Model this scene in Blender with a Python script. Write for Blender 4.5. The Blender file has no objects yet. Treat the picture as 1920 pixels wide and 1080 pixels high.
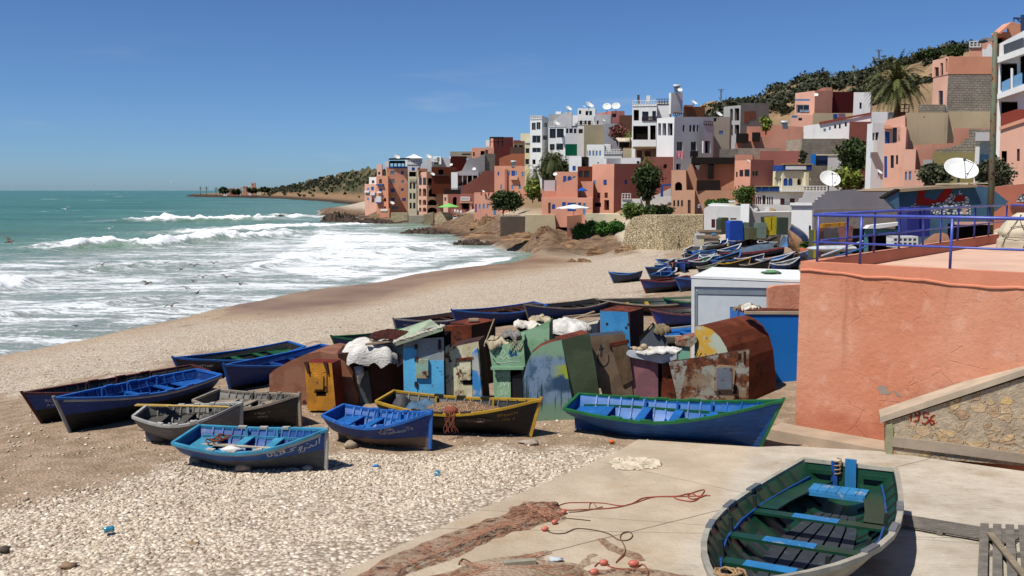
import bpy, math, random
import numpy as np
from mathutils import Vector, Matrix
from mathutils.geometry import tessellate_polygon
SC = bpy.context.scene
COL = SC.collection
R = math.radians
# ------------------------------------------------------------------ camera
F = 1700.0
EYE = 5.8
PITCH = math.atan(183 / F)
CP, SP = math.cos(PITCH), math.sin(PITCH)
cam = bpy.data.cameras.new('camera')
cam_o = bpy.data.objects.new('camera', cam); COL.objects.link(cam_o)
cam.sensor_width = 36; cam.lens = 36 * F / 1920
cam.clip_start = 0.1; cam.clip_end = 60000
cam_o.location = (0, 0, EYE); cam_o.rotation_euler = (math.pi / 2 - PITCH, 0, 0)
SC.camera = cam_o
SC.render.resolution_x = 1024; SC.render.resolution_y = 576

def ray(px, py):
 a = (px - 960) / F; b = (540 - py) / F
 return (a, CP + b * SP, -SP + b * CP)
def at(px, py, Y):
 d = ray(px, py); t = Y / d[1]
 return Vector((d[0] * t, Y, EYE + d[2] * t))
def gz(px, py, z):
 d = ray(px, py); t = (z - EYE) / d[2]
 return Vector((d[0] * t, d[1] * t, z))
def proj(p):
 D = p[1] * CP - (p[2] - EYE) * SP; v = p[1] * SP + (p[2] - EYE) * CP
 return 960 + F * p[0] / D, 540 - F * v / D

# ------------------------------------------------------------------ noise
_rng = np.random.RandomState(7)
_LAT = _rng.rand(256, 256)
def vnoise(x, y):
 x = np.asarray(x, float); y = np.asarray(y, float)
 xi = np.floor(x).astype(int); yi = np.floor(y).astype(int)
 fx = x - xi; fy = y - yi
 fx = fx * fx * (3 - 2 * fx); fy = fy * fy * (3 - 2 * fy)
 a = _LAT[xi % 256, yi % 256]; b = _LAT[(xi + 1) % 256, yi % 256]
 c = _LAT[xi % 256, (yi + 1) % 256]; d = _LAT[(xi + 1) % 256, (yi + 1) % 256]
 return (a * (1 - fx) + b * fx) * (1 - fy) + (c * (1 - fx) + d * fx) * fy - 0.5
def fbm(x, y, o=4):
 r = 0; a = 1.0
 for i in range(o):
  r = r + a * vnoise(x * 2 ** i + 17.3 * i, y * 2 ** i + 9.1 * i); a *= .5
 return r

# ------------------------------------------------------------------ mesh builder
class MB:
 def __init__(s): s.v = []; s.f = []; s.m = []
 def add(s, verts, faces, mi=0):
  k = len(s.v); s.v += [tuple(v) for v in verts]
  s.f += [tuple(i + k for i in f) for f in faces]; s.m += [mi] * len(faces)
  return s
 def quad(s, a, b, c, d, mi=0): return s.add((a, b, c, d), ((0, 1, 2, 3),), mi)
 def obox(s, o, ax, ay, az, mi=0):
  o = Vector(o); ax = Vector(ax); ay = Vector(ay); az = Vector(az)
  P = [o, o + ax, o + ax + ay, o + ay]; P = P + [p + az for p in P]
  return s.add(P, ((0, 3, 2, 1), (4, 5, 6, 7), (0, 1, 5, 4), (1, 2, 6, 5), (2, 3, 7, 6), (3, 0, 4, 7)), mi)
 def box(s, c, d, yaw=0, mi=0, tilt=0):
  M = Matrix.Rotation(yaw, 3, 'Z') @ Matrix.Rotation(tilt, 3, 'X')
  ax = M @ Vector((d[0], 0, 0)); ay = M @ Vector((0, d[1], 0)); az = M @ Vector((0, 0, d[2]))
  return s.obox(Vector(c) - (ax + ay + az) / 2, ax, ay, az, mi)
 def beam(s, a, b, w, h, mi=0):
  a = Vector(a); b = Vector(b); d = b - a
  u = d.cross(Vector((0, 0, 1)))
  if u.length < 1e-6: u = Vector((1, 0, 0))
  u.normalize(); v = u.cross(d).normalized()
  return s.obox(a - u * w / 2 - v * h / 2, d, u * w, v * h, mi)
 def tube(s, pts, r, n=6, mi=0, cap=True):
  pts = [Vector(p) for p in pts]; m = len(pts)
  rs = r if isinstance(r, (list, tuple)) else [r] * m
  V = []; Fc = []
  ref = Vector((0, 0, 1))
  for i, p in enumerate(pts):
   d = (pts[min(i + 1, m - 1)] - pts[max(i - 1, 0)])
   if d.length < 1e-9: d = Vector((0, 0, 1))
   d.normalize()
   u = d.cross(ref)
   if u.length < .05: u = d.cross(Vector((1, 0, 0)))
   u.normalize(); w = u.cross(d)
   for k in range(n):
    a = 2 * math.pi * k / n
    V.append(p + (u * math.cos(a) + w * math.sin(a)) * rs[i])
  for i in range(m - 1):
   for k in range(n):
    Fc.append((i * n + k, i * n + (k + 1) % n, (i + 1) * n + (k + 1) % n, (i + 1) * n + k))
  if cap:
   Fc.append(tuple(range(n - 1, -1, -1))); Fc.append(tuple(range((m - 1) * n, m * n)))
  return s.add(V, Fc, mi)
 def lathe(s, c, prof, n=12, mi=0, M=None):
  c = Vector(c); V = []; Fc = []
  for r, z in prof:
   for k in range(n):
    a = 2 * math.pi * k / n
    p = Vector((r * math.cos(a), r * math.sin(a), z))
    V.append(c + (M @ p if M else p))
  for i in range(len(prof) - 1):
   for k in range(n):
    Fc.append((i * n + k, i * n + (k + 1) % n, (i + 1) * n + (k + 1) % n, (i + 1) * n + k))
  return s.add(V, Fc, mi)
 def rock(s, c, r, seed=0, mi=0, n=8, m=5, rough=.35):
  rg = random.Random(seed); V = []; Fc = []
  c = Vector(c); ph = [rg.random() * 9 for _ in range(6)]
  for j in range(m + 1):
   th = math.pi * j / m
   for k in range(n):
    a = 2 * math.pi * k / n
    f = 1 + rough * (math.sin(2 * a + ph[0] + 3 * th) * .5 + math.sin(3 * a + ph[1] - 2 * th) * .35 + math.sin(5 * th + ph[2] + a) * .25) + (rg.random() - .5) * rough * .7
    if j in (0, m): f = 1
    V.append(c + Vector((r[0] * f * math.sin(th) * math.cos(a), r[1] * f * math.sin(th) * math.sin(a), r[2] * f * math.cos(th))))
  for j in range(m):
   for k in range(n):
    Fc.append((j * n + k, (j + 1) * n + k, (j + 1) * n + (k + 1) % n, j * n + (k + 1) % n))
  return s.add(V, Fc, mi)
 def build(s, name, mats, parent=None, smooth=False, origin=None, world=True):
  me = bpy.data.meshes.new(name)
  if origin is None and parent is not None and world: origin = root_loc(parent)
  if origin is not None:
   ox, oy, oz = origin; V = [(x - ox, y - oy, z - oz) for x, y, z in s.v]
  else: V = s.v
  me.from_pydata(V, [], s.f)
  if not isinstance(mats, (list, tuple)): mats = [mats]
  for m in mats: me.materials.append(m)
  if len(mats) > 1: me.polygons.foreach_set('material_index', s.m)
  if smooth: me.polygons.foreach_set('use_smooth', [True] * len(s.f))
  me.update()
  o = bpy.data.objects.new(name, me); COL.objects.link(o)
  if parent is not None: o.parent = parent
  elif origin is not None: o.location = origin
  return o
def root_loc(o):
 while o.parent is not None: o = o.parent
 return tuple(o.location)
def tag(o, label, cat=None, group=None, kind=None):
 if label: o['label'] = label
 if cat: o['category'] = cat
 if group: o['group'] = group
 if kind: o['kind'] = kind
 return o
def thing(name, loc, label, cat, group=None, rot=None):
 o = bpy.data.objects.new(name, None); COL.objects.link(o); o.location = loc
 o.empty_display_size = .3
 if rot: o.rotation_euler = rot
 return tag(o, label, cat, group)
def grid_mesh(name, X, Y, Z, mats, attrs=None, smooth=True, keep=None):
 n, m = X.shape
 V = np.stack([X.ravel(), Y.ravel(), Z.ravel()], 1)
 i = np.arange(n * m).reshape(n, m)
 Q = np.stack([i[:-1, :-1].ravel(), i[:-1, 1:].ravel(), i[1:, 1:].ravel(), i[1:, :-1].ravel()], 1)
 if keep is not None: Q = Q[keep.ravel()]
 me = bpy.data.meshes.new(name)
 me.vertices.add(len(V)); me.vertices.foreach_set('co', V.ravel())
 me.loops.add(Q.size); me.loops.foreach_set('vertex_index', Q.ravel())
 me.polygons.add(len(Q)); me.polygons.foreach_set('loop_start', np.arange(0, Q.size, 4))
 me.polygons.foreach_set('loop_total', np.full(len(Q), 4))
 if smooth: me.polygons.foreach_set('use_smooth', np.ones(len(Q), bool))
 me.update(calc_edges=True)
 for k, a in (attrs or {}).items():
  at_ = me.attributes.new(k, 'FLOAT', 'POINT'); at_.data.foreach_set('value', np.asarray(a, float).ravel())
 for mt in (mats if isinstance(mats, (list, tuple)) else [mats]): me.materials.append(mt)
 o = bpy.data.objects.new(name, me); COL.objects.link(o)
 return o

# ------------------------------------------------------------------ materials
def lin(c):
 if isinstance(c, str): c = [int(c[i:i + 2], 16) / 255 for i in (0, 2, 4)]
 return tuple(((x / 12.92) if x <= .04045 else ((x + .055) / 1.055) ** 2.4) for x in c[:3]) + (1,)
def dim(c, f=.7): return tuple(x * f for x in lin(c)[:3]) + (1,)
class NT:
 def __init__(s, name, rough=.8, spec=.3):
  s.mat = bpy.data.materials.new(name); s.mat.use_nodes = True
  s.t = s.mat.node_tree; s.N = s.t.nodes; s.L = s.t.links
  s.b = s.N['Principled BSDF']; s.b.inputs['Roughness'].default_value = rough
  s.b.inputs['Specular IOR Level'].default_value = spec
 def new(s, t, **k):
  n = s.N.new(t)
  for a, v in k.items(): setattr(n, a, v)
  return n
 def set(s, inp, v):
  if v is None: return
  if hasattr(v, 'is_linked') or hasattr(v, 'links'): s.L.new(v, inp)
  elif isinstance(v, str): inp.default_value = lin(v)
  else: inp.default_value = v
 def co(s, kind='Object'): return s.new('ShaderNodeTexCoord').outputs[kind]
 def pos(s): return s.new('ShaderNodeNewGeometry').outputs['Position']
 def attr(s, n): return s.new('ShaderNodeAttribute', attribute_name=n).outputs['Fac']
 def mapp(s, v, scale=(1, 1, 1), rot=(0, 0, 0), loc=(0, 0, 0)):
  n = s.new('ShaderNodeMapping'); s.L.new(v, n.inputs[0])
  n.inputs['Scale'].default_value = scale; n.inputs['Rotation'].default_value = rot; n.inputs['Location'].default_value = loc
  return n.outputs[0]
 def noise(s, v, scale, detail=4, rough=.55, dist=0, out='Fac'):
  n = s.new('ShaderNodeTexNoise'); s.L.new(v, n.inputs['Vector'])
  n.inputs['Scale'].default_value = scale; n.inputs['Detail'].default_value = detail
  n.inputs['Roughness'].default_value = rough; n.inputs['Distortion'].default_value = dist
  return n.outputs[out]
 def vor(s, v, scale, feature='F1', out='Distance', rnd=1):
  n = s.new('ShaderNodeTexVoronoi', feature=feature); s.L.new(v, n.inputs['Vector'])
  n.inputs['Scale'].default_value = scale; n.inputs['Randomness'].default_value = rnd
  return n.outputs[out]
 def math(s, op, a, b=None, c=None, clamp=False):
  n = s.new('ShaderNodeMath', operation=op, use_clamp=clamp)
  s.set(n.inputs[0], a); s.set(n.inputs[1], b)
  if c is not None: s.set(n.inputs[2], c)
  return n.outputs[0]
 def ramp(s, f, a, b, c0=0.0, c1=1.0):
  n = s.new('ShaderNodeMapRange', interpolation_type='SMOOTHSTEP'); s.set(n.inputs[0], f)
  n.inputs[1].default_value = a; n.inputs[2].default_value = b; n.inputs[3].default_value = c0; n.inputs[4].default_value = c1
  return n.outputs[0]
 def mix(s, f, a, b, mode='MIX'):
  n = s.new('ShaderNodeMix', data_type='RGBA', blend_type=mode)
  s.set(n.inputs[0], f); s.set(n.inputs[6], a); s.set(n.inputs[7], b)
  return n.outputs[2]
 def sep(s, v):
  n = s.new('ShaderNodeSeparateXYZ'); s.L.new(v, n.inputs[0]); return n.outputs
 def bump(s, h, strength=.3, dist=.02):
  n = s.new('ShaderNodeBump'); s.L.new(h, n.inputs['Height'])
  n.inputs['Strength'].default_value = strength; n.inputs['Distance'].default_value = dist
  s.L.new(n.outputs[0], s.b.inputs['Normal'])
 def fin(s, col):
  s.set(s.b.inputs['Base Color'], col); return s.mat
 def vary(s, col, v, scale, amt):
  """multiply a colour by 1 +- amt with noise"""
  f = s.ramp(s.noise(v, scale, 5), .25, .75, 1 - amt, 1 + amt)
  n = s.new('ShaderNodeMix', data_type='RGBA', blend_type='MULTIPLY'); n.inputs[0].default_value = 1
  s.set(n.inputs[6], col)
  c = s.new('ShaderNodeCombineColor'); [s.L.new(f, c.inputs[i]) for i in range(3)]
  s.L.new(c.outputs[0], n.inputs[7]); return n.outputs[2]
_MC = {}
def plain(name, col, rough=.6, spec=.3, var=.12, vs=4, bs=30, bump=.15, metal=0):
 k = ('p', name)
 if k in _MC: return _MC[k]
 n = NT(name, rough, spec); v = n.co()
 c = n.vary(col, v, vs, var); n.b.inputs['Metallic'].default_value = metal
 if bump: n.bump(n.noise(v, bs, 5), bump, .01)
 _MC[k] = n.fin(c); return _MC[k]
def plaster(name, col, var=.1, stain='5a4a3c', amt=.35, scale=.6, bump=.3, bs=12):
 """painted render: broad tone drift, streaky weathering marks, chipped spots"""
 k = ('pl', name)
 if k in _MC: return _MC[k]
 n = NT(name, .92, .12); v = n.co()
 c = n.vary(col, v, scale, var)
 st = n.noise(n.mapp(v, (2.2, 2.2, .35)), 1.2 if scale > .4 else .45, 7, .68)
 c = n.mix(n.ramp(st, .55, .8, 0, amt), c, stain)
 ch = n.noise(v, 3.2, 8, .7)
 c = n.mix(n.ramp(ch, .69, .73, 0, amt * 1.2), c, stain)
 n.bump(n.noise(v, bs, 8, .6), bump, .03)
 _MC[k] = n.fin(c); return _MC[k]
def rusty(name, paint, paint2=None, amt=.5, scale=3, rough=.75, rust='5a2a16', rust2='2e150e', split=None):
 """old paint on steel, rust breaking through at noise patches. amt 0..1"""
 k = ('r', name)
 if k in _MC: return _MC[k]
 n = NT(name, rough, .25); v = n.co()
 c = n.vary(paint, v, 2.2, .12)
 if paint2: c = n.mix(n.ramp(n.noise(v, 1.3, 4), .47, .56), c, paint2)
 r = n.mix(n.ramp(n.noise(v, 9, 6), .35, .65), rust, rust2)
 a = n.noise(v, scale, 9, .68)
 th = .72 - .42 * amt
 m = n.ramp(a, th - .02, th + .05)
 streak = n.ramp(n.noise(n.mapp(v, (9, 9, .8)), 1.5, 5, .6), .6, .75, 0, .45 * min(1, amt * 1.6))
 c = n.mix(streak, c, '7a4526')
 c = n.mix(m, c, r)
 n.bump(n.noise(v, 18, 7, .65), .35, .02)
 _MC[k] = n.fin(c); return _MC[k]
def wood(name, col, var=.2, rough=.7, grain=(1, 14, 14), dark=None):
 k = ('w', name)
 if k in _MC: return _MC[k]
 n = NT(name, rough, .25); v = n.co()
 g = n.noise(n.mapp(v, grain), 3, 7, .65)
 c = n.mix(n.ramp(g, .35, .7, 0, .75), col, dark or tuple(x * (1 - 2.2 * var) for x in lin(col)[:3]) + (1,))
 c = n.vary(c, v, 5, var)
 n.bump(g, .25, .01)
 _MC[k] = n.fin(c); return _MC[k]
# ================================================================== light and sky
SUN = Vector((-.40, -.345, .85)).normalized()
w = bpy.data.worlds.new('World'); SC.world = w; w.use_nodes = True
wt = w.node_tree; bg = wt.nodes['Background']
sky = wt.nodes.new('ShaderNodeTexSky'); sky.sky_type = 'NISHITA'; sky.sun_disc = False
sky.sun_elevation = math.asin(SUN.z); sky.sun_rotation = math.atan2(SUN.x, SUN.y)
sky.altitude = 0; sky.air_density = .7; sky.dust_density = .4; sky.ozone_density = 4.5
tc = wt.nodes.new('ShaderNodeTexCoord')
# faint wisps of cloud low over the horizon
mp = wt.nodes.new('ShaderNodeMapping'); mp.inputs['Scale'].default_value = (3, 3, 22); wt.links.new(tc.outputs['Generated'], mp.inputs[0])
cn = wt.nodes.new('ShaderNodeTexNoise'); cn.inputs['Scale'].default_value = 1.6; cn.inputs['Detail'].default_value = 6; wt.links.new(mp.outputs[0], cn.inputs['Vector'])
cr = wt.nodes.new('ShaderNodeMapRange'); cr.interpolation_type = 'SMOOTHSTEP'; wt.links.new(cn.outputs['Fac'], cr.inputs[0])
cr.inputs[1].default_value = .57; cr.inputs[2].default_value = .78; cr.inputs[3].default_value = 0; cr.inputs[4].default_value = .4
sx = wt.nodes.new('ShaderNodeSeparateXYZ'); wt.links.new(tc.outputs['Generated'], sx.inputs[0])
cz = wt.nodes.new('ShaderNodeMapRange'); wt.links.new(sx.outputs[2], cz.inputs[0]); cz.inputs[1].default_value = .16; cz.inputs[2].default_value = .03
cm = wt.nodes.new('ShaderNodeMath'); cm.operation = 'MULTIPLY'; wt.links.new(cr.outputs[0], cm.inputs[0]); wt.links.new(cz.outputs[0], cm.inputs[1])
cx = wt.nodes.new('ShaderNodeMix'); cx.data_type = 'RGBA'; wt.links.new(cm.outputs[0], cx.inputs[0])
st = wt.nodes.new('ShaderNodeMix'); st.data_type = 'RGBA'; st.blend_type = 'MULTIPLY'; st.inputs[0].default_value = 1
st.inputs[7].default_value = (.74, .98, 1.24, 1); wt.links.new(sky.outputs[0], st.inputs[6])
wt.links.new(st.outputs[2], cx.inputs[6]); cx.inputs[7].default_value = (7, 7.4, 8, 1)
wt.links.new(cx.outputs[2], bg.inputs[0]); bg.inputs[1].default_value = .068
sl = bpy.data.lights.new('sun', 'SUN'); sl.energy = 5.0; sl.angle = R(.5); sl.color = (1, .955, .88)
so = bpy.data.objects.new('sun', sl); COL.objects.link(so); so.rotation_euler = SUN.to_track_quat('Z', 'Y').to_euler()
SC.view_settings.view_transform = 'Standard'; SC.view_settings.look = 'None'
SC.view_settings.exposure = 0.28; SC.view_settings.gamma = 1
SC.cycles.use_denoising = True
SC.cycles.max_bounces = 6; SC.cycles.diffuse_bounces = 3; SC.cycles.glossy_bounces = 2; SC.cycles.transmission_bounces = 2
SC.cycles.caustics_reflective = False; SC.cycles.caustics_refractive = False

# ================================================================== terrain
SEA = -3.6
def zY(px, py, Y): return ('w',) + tuple(at(px, py, Y))
def zS(px, py, Y): p = at(px, py, Y); return ('w', p.x, p.y, p.z - 1.1)
def zL(px, py, Y): p = at(px, py, Y); return ('w', p.x, p.y, p.z - 4.0)
SHORE = [(-300, 735), (0, 672), (170, 640), (330, 605), (450, 575), (560, 553), (640, 541), (800, 513), (900, 499), (985, 473), (930, 462), (860, 450), (790, 434), (705, 416), (610, 410), (600, 402), (645, 388), (690, 380)]
CT = [(640, 1080, .68), (300, 1080, .55), (0, 1080, .45), (-300, 1080, .2), (0, 960, .2), (330, 960, .34), (640, 960, .42), (900, 930, .30), (1000, 1080, .85),
   (1400, 1000, .5), (1900, 1000, .4), (1700, 870, .1), (1920, 885, .05),
   (1100, 850, .16), (620, 880, .06), (375, 870, 0), (810, 840, .03), (1000, 815, .02), (1100, 790, .02), (1440, 838, .06), (1500, 770, .12), (1700, 780, .2), (140, 800, -.3),
   (230, 805, -.2), (0, 850, -.2), (0, 760, -1.3), (-300, 850, -.9), (330, 690, -1.1), (200, 720, -1.0), (500, 740, -.15), (700, 740, -.02), (900, 720, 0), (1200, 720, .05),
   (620, 660, -.75), (450, 640, -2.1), (735, 615, -1.2), (985, 600, -.8), (1120, 595, -.6), (1300, 640, -.2), (1300, 600, -.5), (1200, 552, -1.4), (1145, 530, -2.0),
   (1400, 540, -.6), (1560, 500, .8), (1450, 500, .1), (1500, 470, .6), (1340, 480, -.5), (1450, 441, .1), (1380, 448, -.3), (1320, 471, -1.2), (1420, 464, .1), (1275, 469, -2.7), (1200, 500, -2.2), (1100, 520, -2.3), (1000, 540, -2.4), (850, 560, -2.4), (700, 590, -2.3),
   (330, 614, -3.3), (1000, 479, -3.25), (1035, 483, -2.95), (940, 496, -3.4), (850, 515, -3.42), (700, 548, -3.45), (580, 566, -3.45), (500, 580, -3.45), (1030, 470, -2.6), (960, 463, -3.1), (900, 452, -3.2), (640, 580, -3.25), (850, 532, -3.2), (1080, 492, -3.15), (0, 684, -3.25), (1120, 470, -2.9),
   zY(1250, 470, 122), zY(1180, 442, 132), zY(1100, 441, 139), zY(1020, 430, 140), zS(1060, 441, 139), zS(1000, 434, 153), zS(930, 430, 166), zS(830, 414, 242), zS(760, 410, 272), zS(690, 402, 302),
   zY(1250, 402, 137), zS(1100, 405, 148), zS(960, 405, 168), zS(850, 402, 228), zS(730, 397, 302), zS(1350, 416, 124), zS(1480, 418, 122), zS(1420, 416, 124),
   (1050, 462, -2.5), (900, 440, -3.0), (1000, 452, -2.8),
   (0, 610, -4.8), (300, 560, -4.7), (560, 525, -4.5), (800, 485, -4.4), (600, 450, -5.5), (300, 450, -6.5), (0, 480, -6.5), (0, 385, -12), (500, 390, -9), (560, 405, -5), (840, 430, -3.2), (880, 465, -4.2),
   zL(1700, 352, 75), zL(1900, 350, 62), zL(1600, 335, 95), zL(1450, 335, 120), zL(1300, 322, 150), zL(1150, 335, 172), zL(1000, 345, 195), zL(850, 372, 250), zL(740, 390, 305),
   zL(1400, 275, 205), zL(1600, 215, 190), zL(1800, 165, 165), zL(1920, 170, 120), zL(1850, 255, 92), zL(1720, 260, 110), zL(2050, 120, 120), zL(2050, 300, 60),
   zY(1320, 208, 330), zY(1420, 187, 325), zY(1520, 161, 315), zY(1620, 140, 305), zY(1700, 119, 300), zY(1800, 104, 290), zY(1920, 70, 280), zY(2100, 20, 280),
   zY(1480, 215, 250), zY(1560, 190, 245), zY(1700, 150, 240),
   zY(1200, 262, 345), zY(1000, 306, 370), zY(850, 338, 390), zY(720, 368, 410), zY(1320, 230, 420), zY(1700, 150, 420), zY(2000, 110, 420), zY(1000, 320, 440), zY(700, 375, 440),
   (1750, 430, 3.5), (1600, 450, 2.9), zY(1900, 420, 46), (1700, 500, 2.0), (1900, 560, 1.0)]
_P = []
for e in CT:
 if e[0] == 'w': _P.append(e[1:]); continue
 a, b, c = e; d = ray(a, b); t = (c - EYE) / d[2]
 _P.append((d[0] * t, d[1] * t, c))
for a, b in SHORE:
 p = gz(a, b, SEA); _P.append(tuple(p))
_P += [(0, 4, 1.4), (3, 5, 1.3), (-4, 5, .9), (8, 6, .6), (14, 10, .3), (16, 16, 0), (12, 14, 0)]
_P = np.array(_P)
_C = np.stack([_P[:, 0] / _P[:, 1] * 2.2, np.log(_P[:, 1])], 1)
def _phi(A, B):
 d = A[:, None, :] - B[None, :, :]
 return np.sqrt((d ** 2).sum(2) + .0016)
_W = np.linalg.solve(_phi(_C, _C) + 1e-4 * np.eye(len(_C)), _P[:, 2])
def ground0(X, Y):
 X = np.atleast_1d(np.asarray(X, float)); Y = np.atleast_1d(np.asarray(Y, float))
 A = np.stack([X.ravel() / Y.ravel() * 2.2, np.log(Y.ravel())], 1)
 out = np.concatenate([_phi(A[i:i + 8000], _C) @ _W for i in range(0, len(A), 8000)])
 return out.reshape(X.shape)
def gnd(x, y): return float(ground0([x], [y])[0])
def on_ground(px, py):
 """where the line of sight through a pixel meets the terrain"""
 d = ray(px, py)
 Ys = np.geomspace(5, 420, 500); X = d[0] * Ys / d[1]; Z = EYE + d[2] * Ys / d[1]
 G = ground0(X, Ys); k = np.argmax(Z < G)
 if k == 0: return at(px, py, 60)
 f = (Z[k - 1] - G[k - 1]) / ((Z[k - 1] - G[k - 1]) - (Z[k] - G[k])); Y = Ys[k - 1] + f * (Ys[k] - Ys[k - 1])
 p = at(px, py, Y); return p
def np_proj(X, Y, Z):
 D = Y * CP - (Z - EYE) * SP; v = Y * SP + (Z - EYE) * CP
 return 960 + F * X / D, 540 - F * v / D
def poly_mask(px, py, poly, soft):
 """1 inside the outline, falling to 0 over soft units outside"""
 ins = np.zeros(px.shape, bool); dist = np.full(px.shape, 1e9)
 for i in range(len(poly)):
  x0, y0 = poly[i]; x1, y1 = poly[(i + 1) % len(poly)]
  c = ((y0 > py) != (y1 > py)) & (px < (x1 - x0) * (py - y0) / ((y1 - y0) + 1e-9) + x0); ins ^= c
  dx, dy = x1 - x0, y1 - y0; t = np.clip(((px - x0) * dx + (py - y0) * dy) / (dx * dx + dy * dy + 1e-9), 0, 1)
  dist = np.minimum(dist, np.hypot(px - x0 - t * dx, py - y0 - t * dy))
 sd = np.where(ins, dist, -dist)
 return np.clip(sd / soft * .5 + .5, 0, 1)
nA, nY = 420, 640
aa = np.linspace(-.80, .86, nA)
yy = np.concatenate([np.geomspace(4.5, 60, 300), np.geomspace(60.5, 440, nY - 300)])
A_, Y_ = np.meshgrid(aa, yy); X_ = A_ * Y_
Z_ = ground0(X_, Y_)
PX, PY = np_proj(X_, Y_, Z_)
wob = 14 * fbm(X_ * .35, Y_ * .35)
ROCKP = [(600, 385), (690, 395), (790, 398), (930, 402), (1010, 410), (1130, 415), (1175, 470), (1200, 475), (1120, 482), (1060, 478), (985, 474), (930, 463), (860, 450), (780, 436), (700, 418), (600, 414)]
rock = poly_mask(PX + wob * .5, PY + wob * .25, ROCKP, 5)
wet = poly_mask(PX + wob * .3, PY + wob * .3, [(400, 600), (450, 550), (640, 530), (900, 488), (985, 470), (1060, 482), (1085, 491), (850, 531), (640, 580), (500, 594)], 12)
wet = np.maximum(wet, .6 * poly_mask(PX + wob * .5, PY + wob * .4, [(-100, 640), (330, 590), (460, 560), (460, 592), (330, 610), (0, 676), (-400, 770)], 14))
soil = poly_mask(PX + 2 * wob, PY + wob, [(-900, 770), (60, 735), (330, 668), (620, 640), (740, 612), (985, 590), (1150, 552), (1210, 540), (1330, 500), (1200, 486), (1290, 460), (1500, 440), (1900, 440), (1900, 880), (1240, 850), (900, 842), (640, 850), (350, 865), (150, 935), (-50, 975), (-900, 1000)], 26)
soil = np.maximum(soil, poly_mask(PX + 1.5 * wob, PY + wob, [(560, 1120), (900, 965), (1050, 905), (1180, 838), (1300, 850), (1400, 1100)], 14))
hill = np.clip((Y_ - 185) / 30, 0, 1) * np.clip((Z_ - 3) / 6, 0, 1)
town = np.clip((Y_ - 60) / 30, 0, 1) * np.clip((Z_ - 1.0) / 1.5, 0, 1)
# surface relief
lumps = fbm(X_ * .55, Y_ * .55, 5) * .10 * (1 - rock) * np.clip(1 - wet, .1, 1) * np.clip(40 / Y_, .3, 1)
# tilted ledges of the rock shelf
sd_ = (X_ * .35 + Y_ * .94) + 5 * fbm(X_ * .05, Y_ * .05)
ledge = ((sd_ / 5.5) % 1.0)
Zr = rock * (np.where(ledge < .85, ledge / .85, (1 - ledge) / .15) * .95 - .15 - np.abs(fbm(X_ * .25, Y_ * .25, 5)) * .9)
Zr = np.where(PX > 985, np.maximum(Zr, -.03), Zr)
Zh = hill * fbm(X_ * .06, Y_ * .06, 6) * 5
Z_ = Z_ + lumps + Zr + Zh
n = NT('ground_material', .95, .15); P_ = n.pos()
aw, ar, ah, asl = n.attr('wet'), n.attr('rock'), n.attr('hill'), n.attr('soil')
v1 = n.vor(P_, 14, 'F1', 'Color'); v1d = n.vor(P_, 14, 'F1', 'Distance')
sepc = n.new('ShaderNodeSeparateColor'); n.L.new(v1, sepc.inputs[0])
peb = n.mix(n.ramp(sepc.outputs[0], 0, 1), 'c4b6a3', '91826f'); peb = n.mix(n.ramp(sepc.outputs[1], .8, .95), peb, 'd6cbb8')
peb = n.mix(n.ramp(v1d, .45, .8, 0, .7), peb, '6a5b4b')
snd = n.mix(n.ramp(n.noise(P_, 1.7, 7), .35, .65), '816e59', '9a8571')
snd = n.mix(n.ramp(n.noise(P_, 11, 6, .7), .5, .72, 0, .6), snd, '655543')
pf = n.math('ADD', n.math('MULTIPLY', asl, .82), n.math('MULTIPLY', n.math('SUBTRACT', n.noise(P_, .9, 8, .7), .5), 1.3))
gcol = n.mix(n.ramp(pf, .42, .62), peb, snd)
gcol = n.mix(n.ramp(n.noise(P_, .35, 5), .5, .75, 0, .35), gcol, '96816a')
wetc = n.mix(n.ramp(n.noise(P_, .12, 5), .35, .65), '8f7458', '765b42')
gcol = n.mix(aw, gcol, wetc)
sx_, sy_, sz_ = n.sep(P_)
rk = n.mix(n.ramp(n.noise(n.mapp(P_, (.15, 1.1, 2.5), rot=(0, 0, -.35)), .9, 7, .65), .35, .65), '5a493b', '7d6650')
rk = n.mix(n.ramp(n.noise(n.mapp(P_, (.12, 1.3, 3), rot=(0, 0, -.35)), .8, 8, .72), .52, .62, 0, .85), rk, '4a392e')
rk = n.mix(n.ramp(sz_, -2.7, -3.5), rk, '41332b')
gcol = n.mix(ar, gcol, rk)
hl = n.mix(n.ramp(n.noise(P_, .05, 6), .4, .6), '93795c', '78644c')
gcol = n.mix(n.math('MAXIMUM', ah, n.attr('town')), gcol, hl)
n.set(n.b.inputs['Roughness'], n.ramp(aw, .3, 1, .95, .42))
n.set(n.b.inputs['Specular IOR Level'], n.ramp(aw, .3, 1, .12, .22))
bh = n.math('ADD', n.math('MULTIPLY', n.math('SUBTRACT', 1.0, v1d), n.math('SUBTRACT', 1.0, aw)), n.math('MULTIPLY', n.noise(P_, 6, 8, .65), 1.1))
n.bump(bh, .7, .05)
GROUND_MAT = n.fin(gcol)
tag(grid_mesh('beach', X_, Y_, Z_, GROUND_MAT, dict(wet=wet, rock=rock, hill=hill, soil=soil, town=town)), None, kind='structure')

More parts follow.
